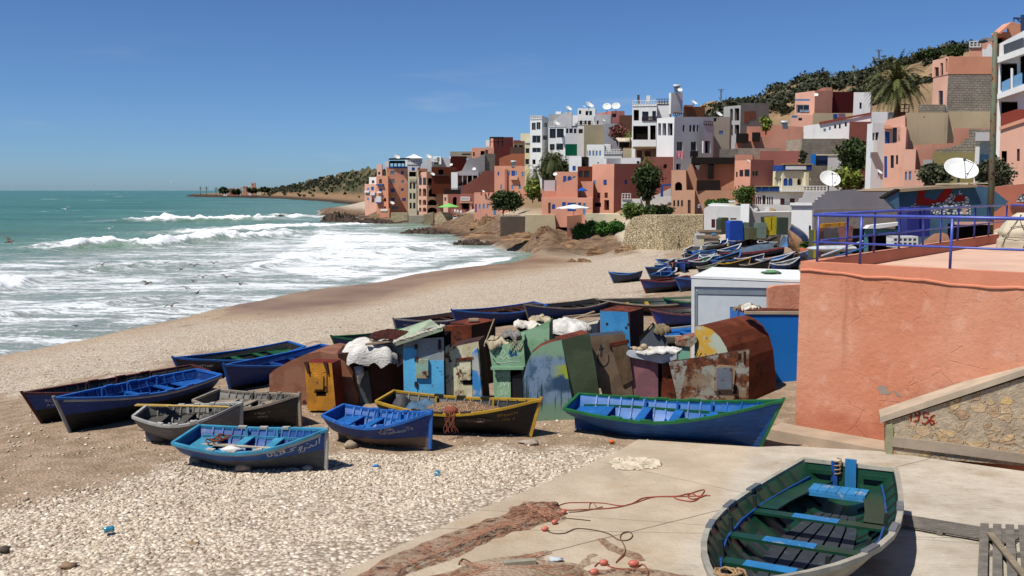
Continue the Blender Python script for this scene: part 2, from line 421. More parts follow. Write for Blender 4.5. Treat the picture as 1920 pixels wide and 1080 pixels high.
# loose pebbles lying on the beach (nobody could count them)
def scatter_stones(name, regions, mats, seed, sizes, flat=.55):
 rg = np.random.RandomState(seed); PTS = []
 for (poly, count, dens_noise) in regions:
  xs = [p[0] for p in poly]; ys = [p[1] for p in poly]
  got = 0
  while got < count:
   px = rg.uniform(min(xs), max(xs), 4000); py = rg.uniform(min(ys), max(ys), 4000)
   t = (rg.uniform(-.1, .1, 4000) + .35 - EYE)
   # ground point on terrain by two fixed-point steps
   a = (px - 960) / F; b = (540 - py) / F; dy = CP + b * SP; dz = -SP + b * CP
   z = np.zeros(4000)
   for _ in range(6):
    s = (z - EYE) / dz; X = a * s; Y = dy * s; z = .5 * z + .5 * ground0(X, np.clip(Y, 4.5, 420))
   m = poly_mask(px, py, poly, 20) > rg.rand(4000)
   # even density over the ground, thinned in patches
   m &= (fbm(X * .5, Y * .5) + .5 * fbm(X * 1.7, Y * 1.7)) > rg.uniform(-.6, .1, 4000) + dens_noise
   m &= rg.rand(4000) < np.clip((Y / 20) ** 1.5, .2, 1)
   idx = np.where(m)[0][:count - got]; got += len(idx)
   PTS.append(np.stack([X[idx], Y[idx], z[idx]], 1))
 Pn = np.concatenate(PTS); N = len(Pn)
 ph = (1 + 5 ** .5) / 2
 ico = np.array([(-1, ph, 0), (1, ph, 0), (-1, -ph, 0), (1, -ph, 0), (0, -1, ph), (0, 1, ph), (0, -1, -ph), (0, 1, -ph), (ph, 0, -1), (ph, 0, 1), (-ph, 0, -1), (-ph, 0, 1)]) / 1.902
 fc = np.array([(0, 11, 5), (0, 5, 1), (0, 1, 7), (0, 7, 10), (0, 10, 11), (1, 5, 9), (5, 11, 4), (11, 10, 2), (10, 7, 6), (7, 1, 8), (3, 9, 4), (3, 4, 2), (3, 2, 6), (3, 6, 8), (3, 8, 9), (4, 9, 5), (2, 4, 11), (6, 2, 10), (8, 6, 7), (9, 8, 1)])
 sz = sizes[0] * (sizes[1] / sizes[0]) ** (rg.rand(N) ** 2.2)
 V = ico[None] * (1 + rg.uniform(-.28, .28, (N, 12, 1)))
 V = V * np.stack([sz * rg.uniform(.7, 1.3, N), sz * rg.uniform(.7, 1.1, N), sz * flat * rg.uniform(.6, 1.2, N)], 1)[:, None, :]
 an = rg.rand(N) * 6.28; c, s = np.cos(an)[:, None], np.sin(an)[:, None]
 tl = rg.uniform(-.4, .4, N)[:, None]
 x = V[..., 0] * c - V[..., 1] * s; y = V[..., 0] * s + V[..., 1] * c; zz = V[..., 2] + x * np.sin(tl)
 lum = fbm(Pn[:, 0] * .55, Pn[:, 1] * .55, 5) * .10
 V = np.stack([x + Pn[:, 0:1], y + Pn[:, 1:2], zz + (Pn[:, 2] + lum + sz * flat * .25)[:, None]], 2).reshape(-1, 3)
 Fc = (fc[None] + (np.arange(N) * 12)[:, None, None]).reshape(-1, 3)
 me = bpy.data.meshes.new(name); me.vertices.add(len(V)); me.vertices.foreach_set('co', V.ravel())
 me.loops.add(Fc.size); me.loops.foreach_set('vertex_index', Fc.ravel())
 me.polygons.add(len(Fc)); me.polygons.foreach_set('loop_start', np.arange(0, Fc.size, 3)); me.polygons.foreach_set('loop_total', np.full(len(Fc), 3))
 me.update(calc_edges=True)
 a_ = me.attributes.new('tone', 'FLOAT', 'POINT'); a_.data.foreach_set('value', np.repeat(rg.rand(N), 12))
 me.materials.append(mats); o = bpy.data.objects.new(name, me); COL.objects.link(o); return o
n = NT('pebble_material', .85, .2); P_ = n.pos(); tn = n.attr('tone')
c = n.mix(n.ramp(tn, 0, .75), '9a8a76', 'bfb19d'); c = n.mix(n.ramp(tn, .86, .97), c, 'd4c9b7'); c = n.mix(n.ramp(tn, .12, .06), c, '85705f')
PEB = n.fin(n.vary(c, P_, 40, .15))
tag(scatter_stones('pebbles', [([(-60, 960), (150, 925), (360, 878), (640, 868), (900, 850), (1150, 850), (1020, 900), (860, 960), (700, 1030), (600, 1100), (-60, 1100)], 46000, .02),
          ([(-60, 690), (330, 620), (640, 585), (860, 540), (1150, 500), (1190, 520), (1000, 575), (740, 600), (620, 640), (330, 680), (60, 735), (-60, 770)], 4500, .1),
          ([(-60, 760), (330, 680), (640, 650), (1000, 600), (1200, 620), (1250, 830), (640, 880), (150, 930), (-60, 950)], 2600, .1)],
       PEB, 3, (.013, .055)), None, kind='stuff')

# ================================================================== sea
rows = np.concatenate([np.linspace(760, 470, 230), np.linspace(469, 372, 140), np.linspace(371.5, 360, 24)])
Yr = (EYE - SEA) / np.tan(np.arctan((rows - 540) / F) + PITCH)
Yr = np.concatenate([Yr, [9000, 14000, 22000, 40000]])
ac = np.concatenate([[-3, -1.6], np.linspace(-.80, .06, 430), [.2, .6, 1.5, 3]])
A2, Y2 = np.meshgrid(ac, Yr); X2 = A2 * Y2; Z2 = np.full(X2.shape, SEA)
QX, QY = np_proj(X2, Y2, Z2)
def line_d(poly):
 """distance on the water from a breaker's crest; sign + towards the shore (nearer)"""
 P = np.array([tuple(gz(a, b, SEA))[:2] for a, b in poly]); best = np.full(X2.shape, 1e9); sg = np.zeros(X2.shape); al = np.zeros(X2.shape)
 for i in range(len(P) - 1):
  d = P[i + 1] - P[i]; L = np.hypot(*d)
  t = ((X2 - P[i, 0]) * d[0] + (Y2 - P[i, 1]) * d[1]) / L ** 2; tcl = np.clip(t, 0, 1)
  dx = X2 - P[i, 0] - tcl * d[0]; dy = Y2 - P[i, 1] - tcl * d[1]; r = np.hypot(dx, dy)
  s_ = np.sign(dx * d[1] - dy * d[0]); m = r < best
  best = np.where(m, r, best); sg = np.where(m, s_, sg); al = np.where(m, (i + tcl) / (len(P) - 1), al)
 return best * sg, al
foam = np.zeros(X2.shape); hgt = np.zeros(X2.shape)
BREAK = [([(255, 419), (330, 415), (400, 414), (470, 414), (520, 417)], 1.5, 14, 1.0), ([(480, 405), (560, 405), (602, 410)], .8, 12, .9),
   ([(60, 474), (150, 466), (220, 461), (300, 461), (420, 453), (560, 445), (650, 436)], 1.3, 11, 1.0), ([(-60, 556), (0, 544), (40, 537), (86, 525)], 1.0, 4.5, 1.0),
   ([(120, 516), (220, 506), (310, 501), (370, 498)], .55, 5, .75), ([(380, 520), (520, 500), (640, 482), (760, 470), (880, 452)], .5, 7, .85),
   ([(330, 445), (480, 432), (620, 424), (700, 420)], .6, 14, .9), ([(640, 541), (800, 513), (900, 499), (985, 474)], .15, 4, 1.0), ([(520, 520), (700, 498), (860, 476), (960, 466)], .25, 4, .9),
   ([(-80, 610), (60, 585), (200, 570), (330, 556)], .25, 3.5, .7), ([(0, 640), (150, 612), (300, 585), (420, 565)], .15, 3, .6), ([(280, 455), (420, 441), (560, 428)], .2, 8, .6)]
wv = fbm(X2 * .05 + 3, Y2 * .05, 4)
for poly, h, wd, fm in BREAK:
 d, al = line_d(poly); d = d + wd * .9 * fbm(X2 * .11, Y2 * .03 + h * 7, 4); e = np.clip(np.minimum(al, 1 - al) * 5, 0, 1) ** .6
 e = e * (np.hypot(0, 0) + (np.abs(d) < wd * 8))
 prof = np.where(d > 0, np.exp(-(d / (wd * .30)) ** 2), np.exp(-(d / (wd * .9)) ** 2))
 hgt += h * prof * e * (1 + .5 * fbm(X2 * .2, Y2 * .2, 4) + .8 * fbm(X2 * .55 + 7, Y2 * .4, 5))
 ff = np.where(d > 0, np.exp(-(d / (wd * .34)) ** 2), np.exp(-np.abs(d) / (wd * 1.7)))
 foam = np.maximum(foam, fm * e * ff)
zoneA = poly_mask(QX, QY, [(-900, 800), (0, 690), (330, 620), (640, 560), (990, 490), (1000, 455), (760, 425), (640, 412), (520, 422), (400, 440), (200, 455), (0, 470), (-900, 600)], 30)
zoneB = poly_mask(QX, QY, [(460, 520), (640, 545), (990, 480), (860, 445), (760, 428), (690, 418), (600, 416), (560, 440), (500, 470)], 22)
foam = np.maximum(foam, .63 * zoneA); foam = np.maximum(foam, .73 * zoneB)
near = poly_mask(QX, QY, [(-900, 830), (0, 700), (330, 620), (470, 575), (560, 545), (300, 580), (0, 620), (-900, 760)], 30); foam = np.maximum(foam, .63 * near)
caps = np.clip(fbm(X2 * .02, Y2 * .012, 5) - .46, 0, 1) * 3.2 * (QY < 470); foam = np.maximum(foam, np.clip(caps, 0, .55))
amp = np.clip(Y2 / 120, .25, 1.6) * np.where(Y2 > 3000, 0, 1)
chop = amp * (.32 * fbm(X2 * .035 + 2, Y2 * .09, 5) + .12 * fbm(X2 * .3, Y2 * .5, 3))
nearshore = poly_mask(QX, QY, [(-900, 830), (0, 700), (330, 625), (640, 560), (990, 490), (985, 470), (640, 525), (330, 585), (0, 640), (-900, 760)], 14)
chop *= (1 - .85 * nearshore)
hgt *= 1.0 * (1 - .8 * nearshore); Z2 = Z2 + hgt + chop - .12 * nearshore
shal = np.clip(poly_mask(QX, QY, [(-900, 860), (0, 710), (330, 630), (640, 570), (1000, 490), (990, 455), (760, 425), (560, 420), (300, 470), (0, 500), (-900, 600)], 90), 0, 1)
n = NT('sea_material', .32, .22); P_ = n.pos(); fo = n.attr('foam'); sh = n.attr('shal'); cr_ = n.attr('crest')
wc = n.mix(n.ramp(n.noise(n.mapp(P_, (.006, .03, 1)), 1, 5), .3, .7), '305843', '477559')
wc = n.mix(n.math('MULTIPLY', sh, .75), wc, '8a9486')
wc = n.mix(n.ramp(cr_, .5, 1.2, 0, .5), wc, '5f8468')
wc = n.mix(n.attr('film'), wc, '9a8672')
fn = n.noise(n.mapp(P_, (.16, .42, .3)), 1.3, 9, .68, 1.2)
fn2 = n.noise(n.mapp(P_, (1.1, 1.6, .5)), 1.5, 8, .75, 1.0)
fv = n.math('ADD', n.math('MULTIPLY', fn, .5), n.math('MULTIPLY', fn2, .5))
fn3 = n.noise(n.mapp(P_, (.035, .16, .1), rot=(0, 0, .12)), 1.0, 5, .6, .8); fv = n.math('ADD', n.math('MULTIPLY', fv, .72), n.math('MULTIPLY', fn3, .28))
fv = n.math('ADD', n.math('MULTIPLY', n.math('SUBTRACT', fv, .5), 2.0), .5)
fa = n.math('ADD', fv, n.math('MULTIPLY', n.math('SUBTRACT', fo, .5), .58))
fm_ = n.ramp(fa, .45, .64)
wc = n.mix(n.ramp(fa, .36, .52, 0, .45), wc, 'aeb8b2'); c = n.mix(fm_, wc, n.mix(n.ramp(fo, .5, .8), 'c9cecd', 'e4e7e7'))
n.set(n.b.inputs['Roughness'], n.ramp(fm_, 0, .6, .26, .85))
bh = n.math('ADD', n.noise(n.mapp(P_, (.7, 1.6, 1)), 1.2, 8, .65), n.math('MULTIPLY', fm_, .6))
n.bump(bh, .8, .45)
SEAM = n.fin(c)
film = poly_mask(QX, QY, [(430, 580), (560, 556), (660, 545), (640, 582), (330, 625), (0, 700), (-300, 760), (0, 668), (330, 600)], 14)
tag(grid_mesh('sea', X2, Y2, Z2, SEAM, dict(foam=foam, shal=shal, crest=hgt, film=film)), None, kind='structure')

# ================================================================== headland far off
HB = [(330, 369.2), (368, 369.5), (420, 370), (480, 371), (540, 373.5), (580, 376), (620, 379), (660, 384), (700, 391), (760, 398)]
HT = [(330, 369), (368, 364), (420, 362.5), (480, 359), (520, 352), (560, 345), (600, 334), (640, 326), (690, 321), (760, 318)]
m_ = 260; k_ = 40
xs = np.linspace(330, 760, m_)
by = np.interp(xs, [p[0] for p in HB], [p[1] for p in HB]); ty = np.interp(xs, [p[0] for p in HT], [p[1] for p in HT])
Xh = np.zeros((k_ + 12, m_)); Yh = Xh.copy(); Zh_ = Xh.copy(); Eh = Xh.copy()
for i in range(m_):
 b = gz(xs[i], by[i], SEA); T = at(xs[i], ty[i], b.y * 1.35)
 for j in range(k_ + 12):
  f = j / (k_ - 1)
  if f <= 1:
   p = b.lerp(T, f); g = .25 * f + .75 * f * f if f > .12 else f * .9
   cl = min(1, f / .12) * .12
   z = b.z + (T.z - b.z) * (max(cl, g) if f < .5 else (g * .5 + f * .5))
  else:
   p = T + (T - b) * (f - 1) * 1.2; z = T.z - (T.z - b.z) * (f - 1) * 1.2
  Xh[j, i] = p.x; Yh[j, i] = p.y; Zh_[j, i] = z; Eh[j, i] = f
Zh_ += fbm(Xh * .02, Yh * .02, 6) * 6 * np.clip(Eh * 2, 0, 1) * np.clip((Zh_ - SEA) / 10, 0.1, 1)
n = NT('headland_material', .95, .1); P_ = n.pos(); sxx = n.sep(P_)
hc = n.mix(n.ramp(n.noise(P_, .012, 7, .65), .4, .6), '6a5b45', '4c4a33')
hc = n.mix(n.ramp(n.noise(n.mapp(P_, (1, 1, 5)), .02, 8, .7), .52, .6, 0, .9), hc, '2e3822')
hc = n.mix(n.ramp(sxx[2], 6, 1), hc, '836950'); hc = n.mix(n.ramp(sxx[2], 0, -2.6), hc, '3f342c')
n.bump(n.noise(P_, .08, 8, .7), 1.0, 3)
tag(grid_mesh('headland', Xh, Yh, Zh_, n.fin(hc)), None, kind='structure')
def head_z(px, f=.98):
 b = gz(px, float(np.interp(px, [p[0] for p in HB], [p[1] for p in HB])), SEA)
 T = at(px, float(np.interp(px, [p[0] for p in HT], [p[1] for p in HT])), b.y * 1.35)
 return b.lerp(T, f)
# ================================================================== boats
def hull_paint(name, top, bottom=None, z0=.3, k=0.0, wob=.05, wear=.35, wearc='7c7f80', rough=.55, patch=None):
 key = ('h', name)
 if key in _MC: return _MC[key]
 n = NT('hull_' + name, rough, .4); v = n.co(); s = n.sep(v)
 c = n.vary(dim(top, .6), v, 2.5, .2)
 if bottom:
  zz = n.math('SUBTRACT', s[2], n.math('MULTIPLY', s[0], k))
  zz = n.math('ADD', zz, n.math('MULTIPLY', n.math('SUBTRACT', n.noise(v, 1.8, 3), .5), wob))
  c = n.mix(n.ramp(zz, z0 - .012, z0 + .012), n.vary(dim(bottom, .8), v, 3, .22), c)
 stv = n.mapp(v, (1.2, 6, 16))
 sc = n.noise(stv, 2.2, 8, .72)
 c = n.mix(n.ramp(sc, .54, .70, 0, wear * 1.2), c, wearc)
 chip = n.noise(v, 10, 9, .7)
 c = n.mix(n.ramp(chip, .66, .70, 0, wear), c, '3b3734')
 # plank seams
 pl = n.math('ABSOLUTE', n.math('SUBTRACT', n.math('FRACT', n.math('MULTIPLY', s[2], 7.5)), .5))
 seam = n.ramp(pl, .44, .5, 0, 1)
 c = n.mix(n.math('MULTIPLY', seam, .35), c, '1a1a1c')
 n.bump(n.math('SUBTRACT', n.math('MULTIPLY', n.noise(v, 25, 6), .4), n.math('MULTIPLY', seam, 1.0)), .35, .012)
 _MC[key] = n.fin(c); return _MC[key]
def paint(name, col, wear=.35, wearc='8b8780', rough=.5, scale=7):
 key = ('pt', name)
 if key in _MC: return _MC[key]
 n = NT('paint_' + name, rough, .4); v = n.co()
 c = n.vary(dim(col, .64), v, 3, .2)
 c = n.mix(n.ramp(n.noise(v, scale, 9, .7), .56, .68, 0, wear), c, wearc)
 c = n.mix(n.ramp(n.noise(n.mapp(v, (2, 9, 9)), 3, 7, .7), .58, .72, 0, wear), c, '3a3833')
 n.bump(n.noise(v, 30, 6), .2, .008)
 _MC[key] = n.fin(c); return _MC[key]
WOODP = wood('old_plank', '94806a', .18)
ROPE = plain('rope', '8d7355', .95, .1, .25, 20, 80, .5)
class Hull:
 def __init__(s, L, B, D, rake=.3, bow=.35, stern=.12, tr=.68, full=2.0, srake=.12, stem_t=.0, zs_keel=.32, bt=.02):
  s.L, s.B, s.D, s.rake, s.bow, s.stern, s.tr, s.full, s.srake, s.zk0, s.bt = L, B, D, rake, bow, stern, tr, full, srake, zs_keel, bt
 def wtop(s, q):
  if q < .45: w = s.tr + (1 - s.tr) * math.sin(math.pi / 2 * q / .45)
  else: w = 1 - ((q - .45) / .55) ** s.full
  return max(s.bt, s.B / 2 * w)
 def sheer(s, q):
  return s.D + (s.stern * (1 - q / .42) ** 2 if q < .42 else s.bow * ((q - .42) / .58) ** 2)
 def keel(s, q):
  return s.zk0 * s.D * (1 - q / .42) ** 2 if q < .42 else .02 * s.D
 def P(s, q, t, side, inset=0):
  zs, zk = s.sheer(q), s.keel(q)
  e = .42 if q < .5 else .42 + .62 * ((q - .5) / .5) ** 1.5
  if q < .3: e = .42 + .16 * (1 - q / .3)
  z = zk + (zs - zk) * t
  y = s.wtop(q) * (t ** e if t > 0 else 0)
  h = z / s.sheer(1)
  x = -s.L / 2 + s.L * q
  if q > .6: x += s.rake * h * ((q - .6) / .4) ** 1.4
  if q < .25: x -= s.srake * h * (1 - q / .25)
  if inset:
   y = max(0, y - inset); z = min(z + inset * .8, zs)
   if q > .97: x -= inset
  return Vector((x, y * side, z))
QS = [0, .05, .12, .2, .3, .4, .5, .6, .68, .76, .83, .89, .94, .975, 1]
TS = [0, .05, .12, .22, .36, .52, .7, .86, 1]
def text_mesh(txt, size):
 cu = bpy.data.curves.new('t', 'FONT'); cu.body = txt; cu.size = size; cu.resolution_u = 2
 o = bpy.data.objects.new('t', cu); COL.objects.link(o)
 dg = bpy.context.evaluated_depsgraph_get(); dg.update()
 me = bpy.data.meshes.new_from_object(o.evaluated_get(dg))
 vs = [(v.co.x, v.co.y) for v in me.vertices]; fs = [tuple(p.vertices) for p in me.polygons]
 bpy.data.objects.remove(o); bpy.data.meshes.remove(me)
 return vs, fs
def boat(key, label, stern, bow, B, D, hullm, inner, rim, thw, group, name='fishing_boat', rake=.3, bowh=.35, sternh=.12, tr=.68, full=2.0, roll=0,
   thwarts=(.3, .5, .68), lod=2, seat=True, stemm=None, lift=0, skeg=None, texts=(), world=False, up=None, rimw=.075, ribm=None, zk=.32, srake=.12, yflip=False, trimgap=0, cat='boat', patch=None, deckm=None, floorm=None, riser=None, pad=None, strake=None):
 S = Vector(stern) if world else on_ground(*stern); W = Vector(bow) if world else on_ground(*bow)
 X = (W - S); L = X.length; X.normalize()
 Z = Vector(up) if up else Vector((0, 0, 1)); Y = Z.cross(X).normalized(); Z = X.cross(Y).normalized()
 Rr = Matrix.Rotation(R(roll), 3, X); Y = Rr @ Y; Z = Rr @ Z
 M = Matrix((X, Y, Z)).transposed()
 root = thing(name, (S + W) / 2 + Z * lift, label, cat, group, M.to_euler())
 H = Hull(L, B, D, rake, bowh, sternh, tr, full, srake, zs_keel=zk)
 th = .028 if lod else .02
 qs = QS if lod else QS[::2]; ts = TS if lod else TS[::2]
 m = MB(); V = []; Fo = []; mi = []
 nt = len(ts)
 def grid(inset, side): return [[H.P(q, t, side, inset) for t in ts] for q in qs]
 for inset, ma in ((0, 0), (th, 1)):
  for side in (1, -1):
   G = grid(inset, side); k = len(V)
   V += [p for r_ in G for p in r_]
   for i in range(len(qs) - 1):
    for j in range(nt - 1):
     a = k + i * nt + j; f = (a, a + nt, a + nt + 1, a + 1)
     if (side > 0) ^ (ma == 1): f = f[::-1]
     Fo.append(f); mi.append(ma)
 # rim joining outer and inner shells
 nb = len(qs) * nt
 for sd in range(2):
  for i in range(len(qs) - 1):
   a = sd * nb + i * nt + nt - 1; b = 2 * nb + sd * nb + i * nt + nt - 1
   Fo.append((a, a + nt, b + nt, b)); mi.append(0)
 m.v = [tuple(p) for p in V]; m.f = Fo; m.m = mi
 o = m.build('hull', [hullm, inner], root, smooth=True, world=False)
 # transom
 m = MB(); dx = Vector((.03, 0, 0))
 A = [H.P(0, t, 1) for t in TS]; Bq = [H.P(0, t, -1) for t in TS][::-1]
 ring = A + Bq[:-1]; nr = len(ring)
 e = Vector((.005, 0, 0))
 m.add([p - e for p in ring] + [p + dx for p in ring], [tuple(range(nr))[::-1], tuple(range(nr, 2 * nr))] + [(i, (i + 1) % nr, nr + (i + 1) % nr, nr + i) for i in range(nr)])
 m.m[1] = 1
 m.build('transom', [hullm, inner], root, world=False)
 # gunwale cap
 m = MB(); ov = .03
 for side in (1, -1):
  pr = None; rows_ = []
  for q in qs:
   p = H.P(q, 1, side); w = p.y * side
   rows_.append([Vector((p.x + (.04 if q == 1 else 0), side * (w + ov), p.z - .03)), Vector((p.x + (.04 if q == 1 else 0), side * (w + ov), p.z + .028)), Vector((p.x, side * max(0, w + ov - rimw), p.z + .028)), Vector((p.x, side * max(0, w + ov - rimw), p.z - .03))])
  V = [p for r_ in rows_ for p in r_]; n4 = len(rows_)
  Fc = [(i * 4 + j, (i + 1) * 4 + j, (i + 1) * 4 + (j + 1) % 4, i * 4 + (j + 1) % 4) for i in range(n4 - 1) for j in range(4)]
  Fc.append((0, 1, 2, 3)); m.add(V, Fc)
 p0, p1 = H.P(0, 1, 1), H.P(0, 1, -1)
 m.box(((p0.x + .02), 0, p0.z + .004), (.07, p0.y * 2 - .0, .06))
 m.build('gunwale', rim, root, world=False)
 if lod == 2:
  for side in (1, -1):      # raised rowlock pads on the rail
   for q in (.26, .42, .6):
    p = H.P(q, 1, side); p2 = H.P(q + .06, 1, side); m = MB()
    up_ = Vector((0, 0, .03)); inn = Vector((0, -side * .02, 0))
    m.beam(p + up_ + inn, p2 + up_ + inn, .085, .05); m.build('rowlock_pad', pad or rim, root, world=False)
 if strake:
  for side in (1, -1):
   m = MB(); pts = [H.P(q, .93, side) + Vector((0, side * .012, 0)) for q in qs[:-1]]
   for a, b in zip(pts[:-1], pts[1:]): m.beam(a, b, .03, .05)
   m.build('rub_strake', strake, root, world=False)
 # stem post
 m = MB(); st = stemm or rim
 pts = [H.P(1, t, 1) for t in TS]; pts = [Vector((p.x, 0, p.z)) for p in pts]
 tip = pts[-1] + (pts[-1] - pts[-2]).normalized() * (.07 if lod else .05)
 pts.append(tip)
 for i in range(len(pts) - 1):
  a, b = pts[i], pts[i + 1]
  m.obox(a + Vector((-.03, -.025, 0)), Vector((.075, 0, 0)), Vector((0, .05, 0)), b - a)
 m.build('stem', st, root, world=False)
 # keel + skeg
 m = MB(); lo = -.01
 for i in range(len(QS) - 1):
  a, b = H.P(QS[i], 0, 1), H.P(QS[i + 1], 0, 1)
  if QS[i] < .03: a = a + Vector((.05, 0, 0))
  m.add([(a.x, -.025, a.z + .03), (b.x, -.025, b.z + .03), (b.x, -.025, lo), (a.x, -.025, lo), (a.x, .025, a.z + .03), (b.x, .025, b.z + .03), (b.x, .025, lo), (a.x, .025, lo)],
     [(0, 1, 2, 3)[::-1], (4, 5, 6, 7), (3, 2, 6, 7), (0, 3, 7, 4), (1, 2, 6, 5)[::-1]])
 m.build('keel', skeg or hullm, root, world=False)
 def inner_w(q, z):
  t = (z - H.keel(q)) / (H.sheer(q) - H.keel(q)); return H.P(q, max(.02, min(1, t)), 1, th)
 # thwarts
 for i, q in enumerate(thwarts):
  z = H.sheer(q) * .74; p = inner_w(q, z); m = MB(); w = .2 if lod else .22
  m.box((p.x, 0, z), (w, 2 * p.y - .005, .035)); ob = m.build('thwart', thw, root, world=False)
  if patch:
   f = patch[i]; m2 = MB(); m2.box((p.x, f[0], z + .0195), (w + .004, f[1], .006)); m2.build('paint_patch', patch[-1], ob, world=False)
  if lod == 2:
   for side in (1, -1):
    m2 = MB(); m2.beam((p.x - .06, side * (p.y - .04), z + .02), (p.x - .06, side * (p.y - .02), H.sheer(q) + .03), .05, .05); m2.build('thwart_knee', ribm or rim, root, world=False)
 if lod:
  if seat:
   z = H.sheer(.1) * .72; m = MB(); V = []; 
   for q in (.015, .07, .13, .2): p = inner_w(q, z); V.append((p.x, p.y - .004))
   k = len(V)
   pts = [(x, y, z) for x, y in V] + [(x, -y, z) for x, y in V]; pts += [(x, y, z - .03) for x, y, z in pts]
   fs = [(i, i + 1, k + i + 1, k + i)[::-1] for i in range(k - 1)] + [(2 * k + i, 2 * k + i + 1, 3 * k + i + 1, 3 * k + i) for i in range(k - 1)] + [(k - 1, 2 * k - 1, 4 * k - 1, 3 * k - 1)]
   m.add(pts, fs); m.build('stern_seat', deckm or thw, root, world=False)
  nr_ = 14 if lod == 2 else 7
  for i in range(nr_):      # ribs
   q = .1 + .82 * i / (nr_ - 1)
   for side in (1, -1):
    if lod == 1 and side == (1 if yflip else -1): continue
    pts = [H.P(q, t, side, th + .012) for t in (.14, .3, .5, .75, .99)]
    m = MB()
    for a, b in zip(pts[:-1], pts[1:]): m.beam(a, b, .035, .03)
    m.build('rib', ribm or inner, root, world=False)
  m = MB(); V = []            # floor boards
  qq = [.14, .25, .4, .55, .7, .84]
  zf = .17 * D + .05
  for b in range(5):
   f0, f1 = -1 + b * .4 + .03, -1 + (b + 1) * .4 - .03
   for q0, q1 in zip(qq[:-1], qq[1:]):
    a0, a1 = inner_w(q0, max(zf, H.keel(q0) + .09)), inner_w(q1, max(zf, H.keel(q1) + .09))
    w0, w1 = a0.y * .93, a1.y * .93
    P4 = [Vector((a0.x, f0 * w0, a0.z)), Vector((a1.x, f0 * w1, a1.z)), Vector((a1.x, f1 * w1, a1.z)), Vector((a0.x, f1 * w0, a0.z))]
    m.add(P4 + [p - Vector((0, 0, .02)) for p in P4], [(0, 1, 2, 3), (0, 4, 5, 1), (2, 6, 7, 3)])
  m.build('floorboards', floorm or inner, root, world=False)
  for side in (1, -1):
   m = MB(); pts = [inner_w(q, H.sheer(q) * .70) for q in (.04, .15, .3, .45, .6, .72, .84, .92)]
   pts = [Vector((p.x, side * (p.y - .012), p.z)) for p in pts]
   for a, b in zip(pts[:-1], pts[1:]): m.beam(a, b, .025, .06)
   m.build('riser', riser or thw, root, world=False)
 for (txt, side, q0, t0, size, mat_) in texts:
  vs, fs = (txt[0], txt[1]) if isinstance(txt, tuple) else text_mesh(txt, size)
  sgn = 1 if side < 0 else -1
  rg = random.Random(len(vs)); V = []
  for u, v_ in vs:
   q = q0 + sgn * u / (L * 1.02); q = min(.995, q)
   zs, zk_ = H.sheer(q), H.keel(q)
   t = t0 + v_ / (zs - zk_) + .015 * math.sin(u * 23)
   p = H.P(q, min(.98, t), side); V.append(p + Vector((0, side * .006, 0)))
  m = MB(); m.add(V, fs); m.build('painted_name', mat_, root, world=False)
 root['_L'] = L
 return root, H
def strokes(lines, w=.012):
 """handwriting: flat brush strokes as (verts, faces)"""
 V = []; Fc = []
 for ln in lines:
  for (x0, y0), (x1, y1) in zip(ln[:-1], ln[1:]):
   dx, dy = x1 - x0, y1 - y0; d = math.hypot(dx, dy) + 1e-9; nx, ny = -dy / d * w / 2, dx / d * w / 2; ex, ey = dx / d * w * .3, dy / d * w * .3
   k = len(V); V += [(x0 + nx - ex, y0 + ny - ey), (x0 - nx - ex, y0 - ny - ey), (x1 - nx + ex, y1 - ny + ey), (x1 + nx + ex, y1 + ny + ey)]; Fc.append((k, k + 1, k + 2, k + 3))
 return V, Fc
WHITEP = paint('white_lettering', 'c9cdd2', .15); OCHP = paint('ochre_lettering', 'a8843a', .15)
ARAB = strokes([[(0, 0), (.0, .1)], [(.03, .1), (.08, .1), (.07, .05), (.08, .02), (.03, .0)], [(.17, .1), (.11, .1), (.12, .05), (.17, .04), (.16, 0), (.11, .0)], [(.20, .1), (.26, .1), (.23, .05), (.26, .02), (.20, .0)], [(.33, .02), (.29, .02), (.29, .06), (.33, .08), (.30, .1), (.28, .08), (.33, .02)], [(.36, 0), (.37, .01)],
    [(.52, .1), (.42, .08), (.47, .05), (.41, .02), (.40, .03)], [(.54, .0), (.60, .0), (.62, .06), (.57, .06), (.58, -.05), (.54, -.07)], [(.66, .02), (.64, -.06), (.60, -.08)], [(.68, .0), (.74, .0), (.76, .05), (.80, .0), (.85, .0), (.86, .08)], [(.90, .0), (.91, .13)], [(.70, .1), (.72, .1)]], .02)
bl = 'fishing boats pulled up on the beach'
C_bluehull = hull_paint('blue_grey', '1759ac', '4b4f55', .36, 0.06, .16, .38)
C_b2 = hull_paint('royal_brown', '153f8c', '6a5a50', .27, .03, .12, .35)
C_b3 = hull_paint('black', '1b1b1d', '101012', .2, 0, .05, .25, '54504a')
C_b4 = hull_paint('azure', '1762b0', '1b4f8c', .32, .0, .35, .32, '7f93a8')
C_b5 = hull_paint('grey_wood', '75787b', '65686c', .3, 0, .1, .4, 'a3a4a3')
C_b6 = hull_paint('charcoal', '393838', '242424', .3, 0, .1, .35, '6e6a64')
C_b7 = hull_paint('navy_black', '133f8c', '121316', .50, .0, .03, .2)
C_b8 = hull_paint('darknavy_black', '1a4490', '101114', .46, 0, .03, .2)
C_b9 = hull_paint('midnight', '15233f', '0f1218', .34, 0, .03, .2)
C_nav = hull_paint('cobalt', '143a84', '14161f', .22, 0, .04, .2)
C_brn = hull_paint('umber', '4a3a38', '2a2422', .2, 0, .04, .3)
C_out = hull_paint('cream_weathered', 'c6bda8', 'aaa392', .3, 0, .2, .45, '6d6a4c', .7)
blue_in = paint('bright_blue', '1b68b4', .2); cyan_in = paint('cyan', '4096b8', .4); royal_in = paint('royal', '165cae', .2)
